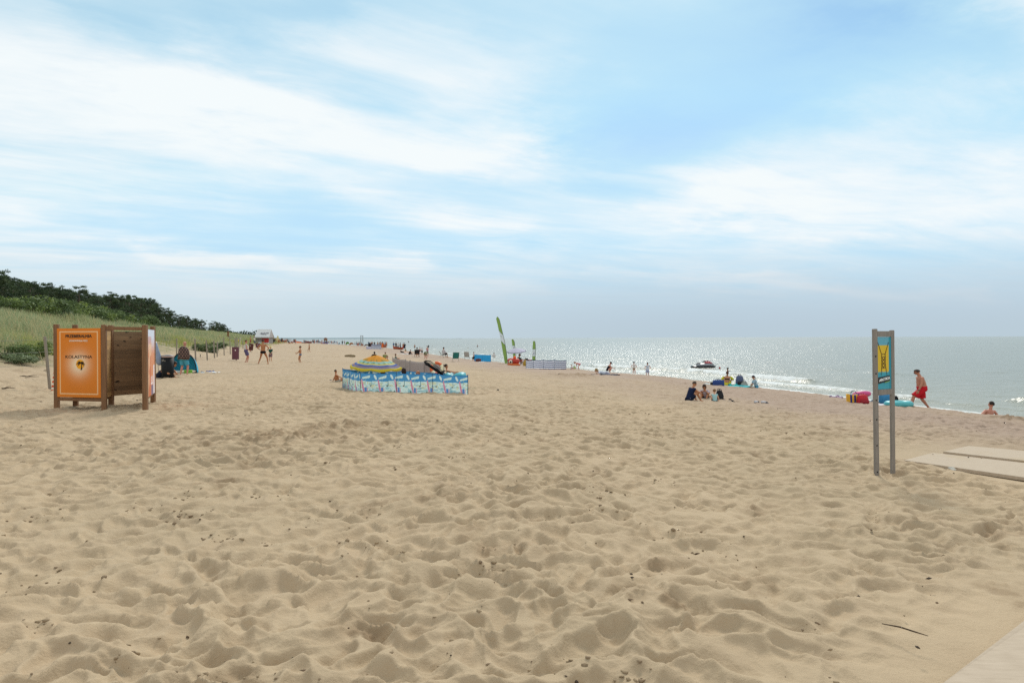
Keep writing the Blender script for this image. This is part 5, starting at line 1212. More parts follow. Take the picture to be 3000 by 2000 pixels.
def bag(name, label, pos, sz, col, cat='bag', rz=0.0, kind='sack', col2=None):
    w, d, h = sz; t = thing(name, label, cat, tuple(pos), rz); m_ = mat(name + '_' + col, col, .7, .12, 6, bump=.25); mb = MB()
    if kind == 'sack': mb.loft([((0, 0, 0.0), w * .46, d * .46), ((0, 0, h * .12), w * .52, d * .5), ((.01, 0, h * .45), w * .50, d * .48), ((.0, .01, h * .75), w * .42, d * .36), ((0, .01, h * .92), w * .26, d * .2), ((0, 0, h), w * .1, d * .08)], (1, 0, 0), 14)
    elif kind == 'pack': mb.loft([((0, 0, 0.0), w * .48, d * .46), ((0, 0, h * .1), w * .52, d * .52), ((0, 0, h * .6), w * .48, d * .48), ((0, .01, h * .88), w * .40, d * .38), ((0, .02, h), w * .2, d * .18)], (1, 0, 0), 14); 
    else: mb.loft([((0, 0, 0.0), w * .46, d * .42), ((0, 0, h * .08), w * .5, d * .5), ((0, 0, h * .8), w * .5, d * .48), ((0, 0, h), w * .47, d * .40)], (1, 0, 0), 16)
    mb.build('body', m_, t, True); h2 = mat(name + '_trim_' + (col2 or col), col2 or '1A1A1C', .7, .1)
    if kind == 'pack':
        mb = MB(); mb.loft([((0, -d * .5, h * .12), w * .36, .04), ((0, -d * .55, h * .3), w * .38, .06), ((0, -d * .52, h * .5), w * .34, .04)], (1, 0, 0), 12); mb.build('pocket', h2, t, True)
    for k in ((-.25, .25) if kind != 'pack' else (-.2, .2)):
        mb = MB(); y = (.0 if kind == 'pack' else d * .5 * (1 if k > 0 else -1) * .8); mb.tube([(w * k * .9, d * .3 if kind == 'pack' else y, h * .75), (w * k * .6, y + .03, h * 1.08), (0 if kind != 'pack' else w * k * .4, y + .02, h * 1.12), (-w * k * .6 if kind != 'pack' else w * k * .3, y + .03, h * 1.05), (-w * k * .9 if kind != 'pack' else w * k * .4, y, h * .75)], .012, 6); mb.build('strap', h2, t, True)
    return t
p = on_ground(551, 36.0); bag('beach_bag', 'lime green and black bag in front of the turquoise tent', p, (.42, .28, .24), '6FA83A', rz=.2, kind='tote')
def towel(name, label, pos, w, d, col, rz=0.0, rum=.03, cat='towel', pattern=None, thick=.012, seed=1):
    m_ = pattern or mat(name + '_' + col, col, .9, .12, 8, bump=.3); mb = MB()
    mb.sheet(lambda u, v: Vector(((u - .5) * w, (v - .5) * d, .045 + rum * (math.sin(u * 9 + seed) * math.cos(v * 7 + seed * 2) + .6 * math.sin(u * 21 + v * 13 + seed)))), 30, 20, thick)
    o = mb.build(name, m_, None, True, tuple(pos), (0, 0, rz)); return tag(o, label, cat)
p = gB(600, 1093); towel('beach_towel', 'white beach towel spread on the sand beside the turquoise tent', p, 1.45, .75, 'D9DCE0', .0, .025); p2 = gB(617, 1090.5); towel('beach_towel', 'rumpled royal blue cloth on the far end of the white towel', p2, .42, .45, '2A4B8C', .3, .05, thick=.06)
for i, (px, lab) in enumerate(((576, 'small black thing on the white towel, nearest the bag'), (592, 'small black thing in the middle of the white towel'))):
    p = gB(px, 1093); p.z += .06; mb = MB(); mb.loft([((-.07, 0, 0), .03, .02), ((-.03, 0, .02), .045, .035), ((.04, 0, .015), .04, .03), ((.08, 0, 0), .02, .015)], (0, 1, 0), 10); tag(mb.build('pouch', BLK, None, True, tuple(p), (0, 0, .4)), lab, 'pouch')
# low folding chair + hanging cloths behind the black bin
p = on_ground(466, 32.2); s = p.y / 2000; t = thing('beach_umbrella', 'closed grey blue beach umbrella standing behind the cabin', 'umbrella', tuple(p)); mb = MB(); mb.tube([(0, 0, -.2), (-.14, 0, 1.75)], .018, 8); mb.build('pole', POLEW, t, True)
mb = MB(); mb.loft([((-.13, 0, 1.68), .03, .03), ((-.11, 0, 1.4), .08, .07), ((-.03, 0, .95), .15, .09), ((.03, 0, .72), .16, .10), ((.05, 0, .62), .05, .04)], (1, 0, 0), 16); mb.build('canopy', mat('umbrella_bluegrey', '8793A8', .8, .15, 6, bump=.3), t, True)
# ---------------------------------------------------------------- beach flags
FLG = mat_col('flag_cloth', .7, .2)
def flag(label, base, scale_px, left, right, bands):
    """outline of the feather banner given by left/right edges (metres from the base)"""
    t = thing('beach_flag', label, 'flag', tuple(base), 0, 'green feather flags at the shore'); n = 60; lv = np.array(left); rv = np.array(right)
    def f(u, v):
        z = v * lv[-1, 1] + (1 - v) * lv[0, 1]; zr = v * rv[-1, 1] + (1 - v) * rv[0, 1]; a = Vector((float(np.interp(z, lv[:, 1], lv[:, 0])), 0, z)); b = Vector((float(np.interp(zr, rv[:, 1], rv[:, 0])), 0, zr)); p = a.lerp(b, u); p.y = .07 * math.sin(v * 8) * (1 - u); return p
    def paint(u, v):
        C = np.tile(L3('7B9A50'), (len(u), 1)); lo, hi, sk = bands; vv = v + sk * (u - .5); C = over(C, (vv > lo) * (vv < hi), L3('CDD5E0')); C = over(C, (np.abs(vv - lo) < .012) + (np.abs(vv - hi) < .012), L3('5C7A3A')); C = over(C, (vv > lo + .08) * (vv < hi - .08) * (np.abs(u - .5) < .3) * (fbm(u * 4, v * 30, 541, 2) > .55), L3('7C8698')); C = over(C, .25 * fbm(u * 2, v * 9, 542, 2), L3('8CAC5C')); return C
    printed('banner', f, 10, n, paint, FLG, t); mb = MB(); pts = [Vector((float(rv[0, 0]) + .02, 0, -.2))] + [Vector((float(x) + .01, 0, float(z))) for x, z in rv[::1]]; mb.tube(pts, [.03] + [.028 - .018 * i / len(rv) for i in range(len(rv))], 6); mb.build('pole', mat('flag_pole', '5A6A4A', .5, .1), t, True)
g = gB(1487, 1066.5); s = g.y / 2000 / 6.918; k = lambda L: [((x - 745) * s, (1152 - y) * s) for x, y in L]
flag('tallest green feather flag with a white middle, leaning over the shore', g, s, k([(690, 1135), (640, 850), (622, 740), (580, 520), (545, 350), (515, 230), (535, 192)]), k([(742, 1135), (720, 900), (690, 720), (655, 560), (630, 455), (600, 320), (580, 240), (545, 190)]), (.43, .66, .10))
g = gB(1506, 1064); s = g.y / 2000 / 6.918; k = lambda L: [((x - 880) * s, (1140 - y) * s) for x, y in L]
flag('shorter green feather flag behind the white parasol', g, s, k([(862, 1060), (858, 900), (848, 780), (832, 650), (840, 642)]), k([(905, 1060), (903, 900), (898, 790), (888, 690), (862, 645), (850, 642)]), (.47, .70, 0))
g = gB(1564, 1064); s = g.y / 2000 / 6.918; k = lambda L: [((x - 1272) * s, (1140 - y) * s) for x, y in L]
flag('upright green feather flag behind the navy striped windbreak', g, s, k([(1242, 1080), (1240, 940), (1245, 800), (1256, 650), (1262, 637)]), k([(1296, 1080), (1300, 940), (1306, 800), (1304, 690), (1292, 642), (1275, 636)]), (.30, .63, 0))
bpx = gB(1512, 1067); tp = atdepth(1512.5, 1019.3, bpx.y); parasol('white beach parasol over the red stand between the green flags', tp, 28.5 * bpx.y / 2000, .30, bpx, (R(10), R(-4), 0), lambda r, a: over(np.tile(L3('C9C8DC'), (len(r), 1)), (r > .97) * .6, L3('6A6878')), power=1.3)
def red_stand():
    g = gB(1505, 1071); s = g.y / 2000; RED = mat('raft_red', 'B03428', .5, .12); ORG = mat('raft_orange', 'C9652C', .5, .12); t = thing('rescue_sledge', 'red and orange inflatable rescue sledge under the white parasol', 'inflatable', tuple(g)); X = lambda x: (x - 1505) * s; Z = lambda y: (1071 - y) * s
    mb = MB(); mb.loft([((X(1488), .1, Z(1060)), .35, .22), ((X(1492), .1, Z(1059)), .4, .30), ((X(1505), .1, Z(1058)), .42, .32), ((X(1518), .1, Z(1059)), .4, .30), ((X(1521), .1, Z(1060)), .3, .18)], (0, 1, 0), 16); mb.build('body', RED, t, True)
    mb = MB(); mb.capsule([(X(1490), -.25, .10), (X(1505), -.28, .08), (X(1520), -.25, .10)], [.11, .13, .11], 10); mb.build('keel', ORG, t, True)
    mb = MB(); mb.ell((X(1508), .0, Z(1047.5)), (.14, .14, .16)); mb.build('float', mat('float_orange', 'E2571F', .5, .1), t, True)
    mb = MB(); mb.ell((X(1496.5), -.28, Z(1059)), (.20, .06, .17)); e = mb.build('emblem', mat('emblem_cream', 'D8CDBC', .5, .1), t, True); mb = MB(); mb.ell((X(1496), -.33, Z(1060)), (.08, .025, .09)); mb.build('emblem_spot', BLK, e, True); mb = MB(); mb.ell((X(1501), -.335, Z(1058)), (.035, .02, .06)); mb.build('emblem_spot', BLK, e, True)
    g = gB(1541, 1068); t = thing('kit_rack', 'low red rail rack for rescue gear behind the striped windbreak', 'rack', tuple(g)); X = lambda x: (x - 1541) * s; Z = lambda y: (1068 - y) * s
    for y in (1050.5, 1055):
        mb = MB(); mb.bar((X(1521), .1, Z(y)), (X(1560), .1, Z(y + .8)), .06, bev=.01); mb.build('rail', RED, t)
    for x in (1523, 1541, 1559):
        mb = MB(); mb.bar((X(x), .1, -.2), (X(x), .1, Z(1049.5)), .06, bev=.01); mb.build('post', RED, t)
    g2 = Vector((g.x + X(1544), g.y + .1, g.z + Z(1052))); mb = MB(); mb.box((0, 0, .06), (.30, .18, .10), None, .02); b_ = mb.build('radio', BLK, None, False, (g2.x, g2.y, g2.z + .02)); tag(b_, 'small black box set on top of the red rail rack', 'box'); b_.location.z = g.z + Z(1050.5) + .03
    g = gB(1530, 1071.5); t = thing('bicycle', 'dark bicycle standing between the red sledge and the striped windbreak', 'bicycle', tuple(g), R(12)); Rw = .30; DKf = mat('bike_frame', '3A3530', .4, .1)
    for x in (-.42, .42):
        mb = MB(); mb.torus((x, 0, Rw), Rw, .022, Matrix.Rotation(R(90), 3, 'X'), 28, 6); w = mb.build('wheel', BLK, t, True); mb = MB()
        for q in range(7): a = q * math.pi / 7; mb.bar((x - math.cos(a) * Rw, 0, Rw - math.sin(a) * Rw), (x + math.cos(a) * Rw, 0, Rw + math.sin(a) * Rw), .004)
        mb.build('spoke', mat('spoke', 'A8A49C', .4, .1), w)
    for a, b in (((-.42, 0, .3), (-.15, 0, .62)), ((-.15, 0, .62), (.30, 0, .66)), ((.30, 0, .66), (.42, 0, .3)), ((-.05, 0, .28), (.30, 0, .60)), ((-.05, 0, .28), (-.18, 0, .72)), ((-.42, 0, .3), (-.05, 0, .28)), ((.30, 0, .66), (.28, 0, .82))):
        mb = MB(); mb.tube([a, b], .017, 7); mb.build('frame_tube', DKf, t, True)
    mb = MB(); mb.ell((-.19, 0, .75), (.13, .07, .035)); mb.build('saddle', BLK, t, True); mb = MB(); mb.tube([(.22, -.24, .84), (.28, -.1, .83), (.28, .1, .83), (.22, .24, .84)], .014, 7); mb.build('handlebar', BLK, t, True)
    g = gB(1539, 1072); mb = MB(); mb.ell((0, 0, .30), (.20, .035, .34), Matrix.Rotation(.35, 3, 'Y'), 20, 12); tag(mb.build('body_board', mat('board_yellow', 'B89A3C', .45, .12), None, True, tuple(g), (.12, 0, 0)), 'rounded yellow board leaning on the end of the striped windbreak', 'board')
red_stand()
# ---------------------------------------------------------------- jet ski, buoys
def jetski():
    g = ground(2060, 1077, True); s = g.y / 2000; t = thing('jet_ski', 'black and red jet ski floating off the beach', 'jet ski', (g.x, g.y, SEA + .02), R(-6)); BKj = mat('hull_black', '15171A', .3, .1, spec=.5); RDj = mat('cowl_red', 'A8303A', .35, .1, spec=.5); GYj = mat('cowl_grey', '8C8F94', .35, .1, spec=.5)
    k = s; W_ = .52; X = lambda x: (x - 1130) / 23.52 * k; Z = lambda z: (860 - z) / 23.52 * k * 1.0
    mb = MB(); mb.loft([((X(300), 0, Z(800)), .30, .06), ((X(330), 0, Z(815)), .42, .13), ((X(600), 0, Z(825)), W_, .17), ((X(1200), 0, Z(820)), W_, .19), ((X(1600), 0, Z(810)), W_ * .85, .19), ((X(1850), 0, Z(785)), W_ * .45, .15), ((X(1975), 0, Z(770)), .06, .05)], (0, 1, 0), 18); mb.build('hull', BKj, t, True)
    mb = MB(); mb.loft([((X(640), 0, Z(740)), .36, .08), ((X(760), 0, Z(700)), .34, .20), ((X(1000), 0, Z(700)), .34, .17), ((X(1250), 0, Z(680)), .38, .22), ((X(1500), 0, Z(670)), .40, .24), ((X(1700), 0, Z(690)), .34, .18), ((X(1880), 0, Z(745)), .16, .07)], (0, 1, 0), 18); mb.build('deck', GYj, t, True)
    mb = MB(); mb.loft([((X(690), 0, Z(650)), .14, .08), ((X(760), 0, Z(590)), .17, .10), ((X(870), 0, Z(585)), .17, .10), ((X(960), 0, Z(640)), .16, .08), ((X(1120), 0, Z(620)), .15, .08), ((X(1200), 0, Z(560)), .13, .07)], (0, 1, 0), 14); mb.build('saddle', mat('seat_dark', '2C2226', .6, .2, 12), t, True)
    mb = MB(); mb.loft([((X(1230), 0, Z(560)), .20, .14), ((X(1330), 0, Z(540)), .27, .19), ((X(1500), 0, Z(540)), .28, .18), ((X(1660), 0, Z(580)), .25, .13), ((X(1790), 0, Z(650)), .14, .07)], (0, 1, 0), 16); mb.build('cowl', RDj, t, True)
    mb = MB(); mb.loft([((X(1500), 0, Z(490)), .24, .03), ((X(1620), 0, Z(530)), .26, .05), ((X(1760), 0, Z(610)), .20, .05), ((X(1850), 0, Z(680)), .10, .03)], (0, 1, 0), 14); mb.build('hood', BKj, t, True)
    mb = MB(); mb.tube([(X(1100), -.32, Z(480)), (X(1250), -.2, Z(410)), (X(1450), 0, Z(390)), (X(1250), .2, Z(410)), (X(1100), .32, Z(480))], .03, 8); mb.build('handlebar', BKj, t, True); mb = MB(); mb.tube([(X(1420), 0, Z(530)), (X(1440), 0, Z(395))], .05, 8); mb.build('steering_column', BKj, t, True)
    for y in (-.34, .34):
        mb = MB(); mb.ell((X(1560), y * .8, Z(430)), (.08, .05, .06)); mb.build('mirror', mat('mirror_pink', 'D8B8BC', .4, .1), t, True)
jetski()
for px, py, r, lab in ((2108.5, 1079.5, .085, 'small red buoy floating beside the jet ski'), (1197, 1003, .55, 'dark spar buoy far out beyond the rowing boat')):
    g = ground(px, py, True); t = thing('buoy', lab, 'buoy', (g.x, g.y, SEA)); s = g.y / 2000; R_ = 3.0 * s if r < .2 else 1.6 * s; c_ = mat('buoy_red', 'A5332A', .5, .1) if r < .2 else BLK
    mb = MB(); mb.ell((0, 0, R_ * .6), (R_, R_, R_), None, 16, 10); mb.build('float', c_, t, True); mb = MB(); mb.tube([(0, 0, R_), (0, 0, R_ * (1.9 if r < .2 else 4))], R_ * .15, 6); mb.build('stem', c_, t)
# ---------------------------------------------------------------- things on the near sand
STRAP = mat('sandal_black', '18171A', .7, .1)
def shoe(label, pos, rz, col, L=.26, kind='slipper', group=None):
    t = thing('sandal' if kind == 'slipper' else 'shoe', label, 'shoe', (pos[0], pos[1], pos[2] + .03), rz, group); m_ = mat('sole_' + col, col, .7, .12)
    mb = MB(); mb.loft([((-L / 2, 0, .012), .025, .012), ((-L * .42, 0, .014), .038, .016), ((0, 0, .014), .036, .016), ((L * .3, 0, .014), .046, .016), ((L / 2, 0, .014), .022, .012)], (0, 1, 0), 12); mb.build('sole', m_, t, True)
    mb = MB(); mb.sheet(lambda u, v: Vector((L * (.06 + .26 * v), .048 * math.cos(math.pi * u), .02 + .055 * math.sin(math.pi * u))), 12, 4, .006); mb.build('strap', m_ if kind != 'slipper' else STRAP, t, True)
    if kind != 'slipper':
        mb = MB(); mb.loft([((-L * .48, 0, .05), .035, .04), ((-L * .2, 0, .055), .038, .045), ((L * .1, 0, .05), .04, .035)], (0, 1, 0), 12); mb.build('upper', mat('shoe_grey', 'C2C3C8', .7, .15), t, True)
    return t
shoe('white and grey shoe lying alone, nearer the seated family', gB(2217, 1183), .6, '3A4250', .27, 'shoe'); shoe('white and grey shoe lying alone, farther from the seated family', gB(2241, 1184.5), -.3, '3A4250', .29, 'shoe')
shoe('black and lilac sandal on the sand beside the black bag', gB(2121, 1175), 1.2, '6A5568'); shoe('lilac sandal standing on its heel by the black bag', gB(2136, 1176), .4, '7A6478'); shoe('black strappy sandal lying flat nearest the viewer by the black bag', gB(2142, 1180), -.2, '18171A')
shoe('black flip-flop on the sand off the end of the blue windbreak', gB(1408, 1146), .2, '1A1A1C', .34); shoe('second black flip-flop lying crosswise off the end of the blue windbreak', gB(1421, 1147.5), -.5, '1A1A1C', .34); shoe('pale flip-flop farther along the sand off the end of the blue windbreak', gB(1455, 1148), .1, '4A4038', .26)
shoe('dark flip-flop lying before the navy striped windbreak', gB(1635, 1099), .1, '241E1C', .42); shoe('brown flip-flop lying before the navy striped windbreak', gB(1643, 1101), -.3, '5A4438', .36)
bag('bag', 'slumped black bag beside the toddler in pale blue', gB(2108, 1173), (.30, .26, .40), '151518', kind='sack'); bag('cool_bag', 'square royal blue cool bag by the woman in yellow', gB(2105, 1133), (.62, .4, .36), '24407E', 'cool bag', kind='tote'); bag('backpack', 'dark slate backpack standing on the teal towel', gB(2167, 1133), (.46, .32, .62), '4C5470', 'backpack', kind='pack')
bag('clear_bag', 'half-transparent pale plastic bag beside the slate backpack', gB(2179, 1134), (.42, .3, .34), '9A9A92', kind='sack'); bag('bag', 'small black bag beside the royal blue cool bag', gB(2089, 1131), (.30, .25, .20), '17191E', kind='tote')
towel('beach_towel', 'teal towel spread under the woman in yellow', gB(2140, 1133), 2.2, 1.1, '3FA6AC', .1, .03); towel('beach_towel', 'bunched up teal towel beside the slate backpack', gB(2153, 1132.5), .75, .5, '36A9A4', .3, .10, thick=.1); towel('beach_towel', 'pale rumpled towel behind the small black bag', gB(2083, 1128), .8, .5, 'C2D0D2', .3, .06, thick=.05)
purple = cloth_mat('purple_stripe', '6B4A78', 'blotch', 'C9B4C4', 14); towel('beach_towel', 'heap of purple and white towel alone on the sand', gB(2447, 1166), .52, .36, 'purple', .2, .06, pattern=purple, thick=.09)
def striped_bag():
    g = gB(2497, 1182); t = thing('beach_bag', 'yellow and blue striped beach bag beside the red bag', 'bag', tuple(g)); w = .46; h = .40
    for i in range(6):
        x0 = -w / 2 + w * i / 6; x1 = x0 + w / 6; mb = MB(); mb.sheet(lambda u, v: Vector((x0 + (x1 - x0) * u, -.14 * (1 - .25 * v) - .03 * math.cos((x0 + (x1 - x0) * u) * 6) , h * v * (1 - .1 * math.cos(((x0 + (x1 - x0) * u)) * 7)))), 4, 6, .24); mb.build('stripe', mat('bag_yellow', 'D9A32C', .7, .1) if i % 2 == 0 else mat('bag_blue', '2A2C6C', .7, .1), t, True)
    mb = MB(); mb.tube([(-.12, -.1, h), (-.06, -.1, h + .12), (.06, -.1, h + .12), (.12, -.1, h)], .012, 6); mb.build('strap', mat('bag_blue', '2A2C6C', .7, .1), t, True)
striped_bag(); bag('bag', 'bulging bright red bag beside the striped beach bag', gB(2527, 1184.5), (.45, .36, .40), 'B3202C', kind='pack', col2='8E1822')
g = gB(2535, 1176); mb = MB(); t = thing('swim_ring', 'large pink inflatable ring lying behind the red bag', 'swim ring', (g.x, g.y + .3, g.z + .28)); mb.torus((0, 0, 0), .28, .09, Matrix.Rotation(R(-16), 3, 'X'), 32, 12); mb.build('tube', mat('ring_pink', 'D2588E', .4, .06), t, True); mb = MB(); mb.ell((.2, -.2, .10), (.03, .03, .03)); mb.build('valve', mat('ring_cream', 'E6D9B4', .4, .06), t, True)
g = gB(2648, 1194); t = thing('inflatable_boat', 'small turquoise inflatable boat lying beside the sign', 'inflatable boat', (g.x, g.y + .35, g.z + .11), R(4)); mb = MB(); mb.torus((0, 0, 0), .29, .12, None, 36, 12, 1.35, 1.0); mb.build('tube', mat('boat_turquoise', '4FA9AE', .4, .08), t, True); mb = MB(); mb.ell((0, 0, -.06), (.38, .28, .03)); mb.build('floor', mat('boat_floor', '7FC2C2', .5, .08), t, True)
g = gB(2668, 1189); t = thing('drinks_can', 'tall dark red and white cup standing beside the turquoise boat', 'cup', tuple(g)); mb = MB(); mb.lathe([(.01, 0), (.045, 0), (.055, .15)], n=16); mb.build('base', mat('cup_red', '6E3A38', .4, .1), t, True); mb = MB(); mb.lathe([(.055, .15), (.06, .22), (.05, .222), (.01, .18)], n=16); mb.build('rim', mat('cup_white', 'CFCBD0', .4, .1), t, True)
bag('towel_bag', 'bright blue and pink printed bag seen between the legs of the sign', gB(2592, 1184), (.46, .34, .40), '2F7AA8', kind='tote', col2='C2486A'); towel('beach_towel', 'grey and white striped towel bundle behind the left leg of the sign', gB(2551, 1181), .5, .4, 'x', .2, .08, pattern=cloth_mat('grey_stripe', '6A7480', 'blotch', 'D6D2CC', 16), thick=.12); towel('beach_towel', 'flat pale towel under the bags behind the sign', gB(2570, 1188), 1.7, .6, 'C9C6CC', .05, .02)
# chairs
def beach_chair(label, pos, rz, col, w=.56, h=.95, fcol='B8B4AC'):
    t = thing('beach_chair', label, 'chair', tuple(pos), R(rz)); F = mat('chair_frame_' + fcol, fcol, .4, .1, metal=.4); Cm = mat('chair_cloth_' + col, col, .8, .12, 6, trans=.15)
    mb = MB(); mb.sheet(lambda u, v: Vector(((u - .5) * w, -.04 - .28 * v - .03 * math.sin(math.pi * u), .38 + (h - .38) * v)), 8, 8, .012); mb.build('backrest', Cm, t, True)
    mb = MB(); mb.sheet(lambda u, v: Vector(((u - .5) * w, -.02 + .44 * v, .37 + .03 * v - .03 * math.sin(math.pi * v))), 8, 6, .012); mb.build('seat', Cm, t, True)
    for x in (-w / 2 - .01, w / 2 + .01):
        mb = MB(); mb.tube([(x, -.33, h + .02), (x, -.04, .38), (x, .36, -.02)], .013, 7); mb.build('leg', F, t, True)
        mb = MB(); mb.tube([(x, .43, .41), (x, -.02, .37), (x, -.36, -.02)], .013, 7); mb.build('leg', F, t, True)
        mb = MB(); mb.bar((x, -.18, .62), (x, .34, .60), .035, .02, bev=.006); mb.build('armrest', F, t)
    mb = MB(); mb.tube([(-w / 2 - .01, -.33, h + .02), (w / 2 + .01, -.33, h + .02)], .013, 7); mb.build('top_bar', F, t, True); return t
beach_chair('empty folding beach chair with a green cloth over its back', gB(1335, 1060), 15, '2E7E78', .62, .98); beach_chair('pale grey folding beach chair beside the blue windbreak', gB(1368, 1054), -10, 'B4B2AE', .58, .98); beach_chair('dark slatted folding chair facing the sea beside the man in the brimmed hat', gB(1294, 1047), -75, '6A665E', .5, .85); beach_chair('black folding chair seen from behind on the open beach', gB(1222, 1045.5), 5, '2C2B2E', .62, .95, '3A3A3C')
p = gB(1402, 1060); bag('bag', 'dark red bag against the bright blue windbreak', (p.x, p.y - .5, p.z), (.62, .4, .36), '5C2C30', kind='tote'); p = gB(1411, 1061); towel('beach_towel', 'white crumpled towel against the bright blue windbreak', (p.x, p.y - .5, p.z), .6, .4, 'D6D6D6', 0, .06, thick=.08)
# ---------------------------------------------------------------- far hut, boats, tents, tower
def hut():
    g = gB(768, 1008.5); s = g.y / 2000; t = thing('beach_hut', 'white roofed lifeguard hut with a red side panel, far along the beach', 'hut', tuple(g), R(-6)); W_, D_, = 42 * s, 30 * s; He, Hr = 20 * s, 45 * s; MW = mat('hut_white', 'DADADA', .5, .06); MG = mat('hut_grey', '8F8B88', .7, .1); MR = mat('hut_red', 'B03030', .6, .08)
    X = lambda a: (a - .5) * W_
    mb = MB(); mb.box((0, D_ * .5, He * .5 + .2), (W_ * .96, D_ * .9, He), None, .03); mb.build('wall', MG, t)
    mb = MB(); mb.box((W_ * .22, D_ * .05 - .06, He * .56), (W_ * .50, .10, He * .66), None, .02); mb.build('side_panel', MR, t); mb = MB(); mb.box((W_ * .1, D_ * .05 - .04, .35), (W_ * .78, .08, He * .22), None, .02); mb.build('skirting', MW, t)
    mb = MB(); mb.sheet(lambda u, v: Vector((X(u) * (1.08 - .08 * v), -.3 + (D_ * .5 + .3) * v, He * .98 + (Hr - He) * v)), 6, 6, .12); rf = mb.build('roof', MW, t); mb = MB(); mb.sheet(lambda u, v: Vector((X(1 - u) * (1.08 - .08 * v), D_ + .3 - (D_ * .5 + .3) * v, He * .98 + (Hr - He) * v)), 6, 6, .12); mb.build('roof', MW, t)
    mb = MB(); mb.bar((X(0) * 1.06, -.34, He * 1.0), (X(1) * 1.06, -.34, He * 1.0), .14, .22); mb.build('gutter', mat('hut_trim', 'B4B2B0', .5, .05), t)
    for sx in (-1, 1):
        mb = MB(); x = sx * W_ * .485; mb.add([(x, .05, He), (x, D_ * .95, He), (x, D_ * .5, Hr - .15), (x + .1 * sx, .05, He), (x + .1 * sx, D_ * .95, He), (x + .1 * sx, D_ * .5, Hr - .15)], [(0, 1, 2), (5, 4, 3), (0, 3, 4, 1), (1, 4, 5, 2), (2, 5, 3, 0)]); mb.build('gable', mat('hut_gable', 'B9B2AE', .6, .1), t)
    mb = MB(); mb.box((-W_ * .485 - .06, D_ * .4, He * .45), (.1, D_ * .4, He * .7), None, .02); mb.build('door', MR, t)
    n = Vector((0, -(Hr - He), (D_ * .5 + .3))).normalized(); up = Vector((0, D_ * .5 + .3, Hr - He)).normalized(); c = Vector((W_ * .12, -.3 + (D_ * .5 + .3) * .45, He * .98 + (Hr - He) * .45)) + n * .05
    mb = MB(); rr = random.Random(5)
    for i in range(7):
        x = (i - 3) * W_ * .085
        for q in range(3): mb.bar(c + Vector((x + rr.uniform(-.2, .2), 0, 0)) + up * rr.uniform(-.35, .35), c + Vector((x + rr.uniform(-.3, .3), 0, 0)) + up * rr.uniform(-.35, .35), .09, .02, up=tuple(n))
    mb.build('roof_marks', mat('hut_text', '8A8890', .6, .1), rf)
hut()
def boat(label, px0, px1, yb, h_px, col, rz=0, bow=1, col2=None):
    g = gB((px0 + px1) / 2, yb); s = g.y / 2000; L = (px1 - px0) * s; H = h_px * s; t = thing('boat', label, 'boat', tuple(g), R(rz)); m_ = mat('boat_' + col, col, .5, .1)
    Wb = L * .17; mb = MB()
    def f(u, v):
        x = (u - .5) * L; w = Wb * math.sin(math.pi * min(.5 + u * .5, 1) ) ** .8 if bow > 0 else Wb * math.sin(math.pi * max(.5 - (1 - u) * -.0, u * .5)) ** .8
        w = Wb * (1 - ((u if bow > 0 else 1 - u)) ** 3) ** .6; sh = H * (1 + .55 * (u if bow > 0 else 1 - u) ** 3); a = math.pi * v; return Vector((x, -w * math.cos(a), sh * (1 - math.sin(a)) + .02))
    mb.sheet(f, 24, 12, .05); mb.build('hull', m_, t, True)
    for u in (.3, .55): 
        mb = MB(); mb.box(((u - .5) * L, 0, H * .7), (.25, Wb * 1.5, .05)); mb.build('thwart', mat('boat_seat', 'A89878', .7, .1), t)
    mb = MB(); mb.tube([f(u, 0) for u in np.linspace(0, 1, 16)] , H * .07, 6); mb.build('gunwale', mat('boat_rail_' + (col2 or '3A2622'), col2 or '3A2622', .6, .1), t, True)
    mb = MB(); mb.tube([f(u, 1) for u in np.linspace(0, 1, 16)] , H * .07, 6); mb.build('gunwale', mat('boat_rail_' + (col2 or '3A2622'), col2 or '3A2622', .6, .1), t, True)
boat('dark red boat in the far crowd, nearest the hut', 820, 836, 1002, 4.5, '6E2A28', 4, -1); boat('deep red boat with a raised bow in the middle of the far crowd', 895, 913, 1002.5, 5, '7E2428', -4, -1); boat('orange red boat on the sand behind the woman in orange', 1100, 1131, 1012, 6, 'A8492E', 3, 1); boat('long orange rowing boat half in the water', 1151, 1181, 1016, 6.0, 'A84A26', -18, -1, '7A3018'); boat('low pink red dinghy on the sand in the far crowd', 884, 903, 1004, 2.5, 'A0545A', 0, 1)
def far_tent(label, px, yb, w, h, col, col2):
    g = gB(px, yb); s = g.y / 2000; t = thing('popup_tent', label, 'tent', tuple(g)); mb = MB(); m_ = mat('tent_' + col, col, .6, .1)
    mb.sheet(lambda u, v: Vector((w * s * .5 * math.cos(math.pi * (1 - u)) * (1 - .2 * v), w * s * .5 * v, h * s * (math.sin(math.pi * u) ** .8) * math.cos(v * 1.2) + .02)), 20, 8, .02); mb.build('shell', m_, t, True); mb = MB(); mb.tube([(w * s * .5 * math.cos(math.pi * (1 - u)), 0, h * s * (math.sin(math.pi * u) ** .8) + .02) for u in np.linspace(0, 1, 16)], .05, 6); mb.build('edging', mat('tent_' + col2, col2, .6, .1), t, True)
far_tent('lime green pop-up tent far along the beach', 1018, 1009.5, 10.5, 9, '6FB03E', '3E7A2A'); far_tent('orange pop-up tent with a pale side, next to the lime green one', 1030, 1009, 13, 8, 'D08A3A', 'D8D2C0'); far_tent('small blue tent at the water in the far crowd', 994, 1004.5, 5, 5, '3E82A8', '2A5A78'); far_tent('white open tent among the far bathers', 1074, 1012, 14, 6, 'BDBBC4', '8A8896')
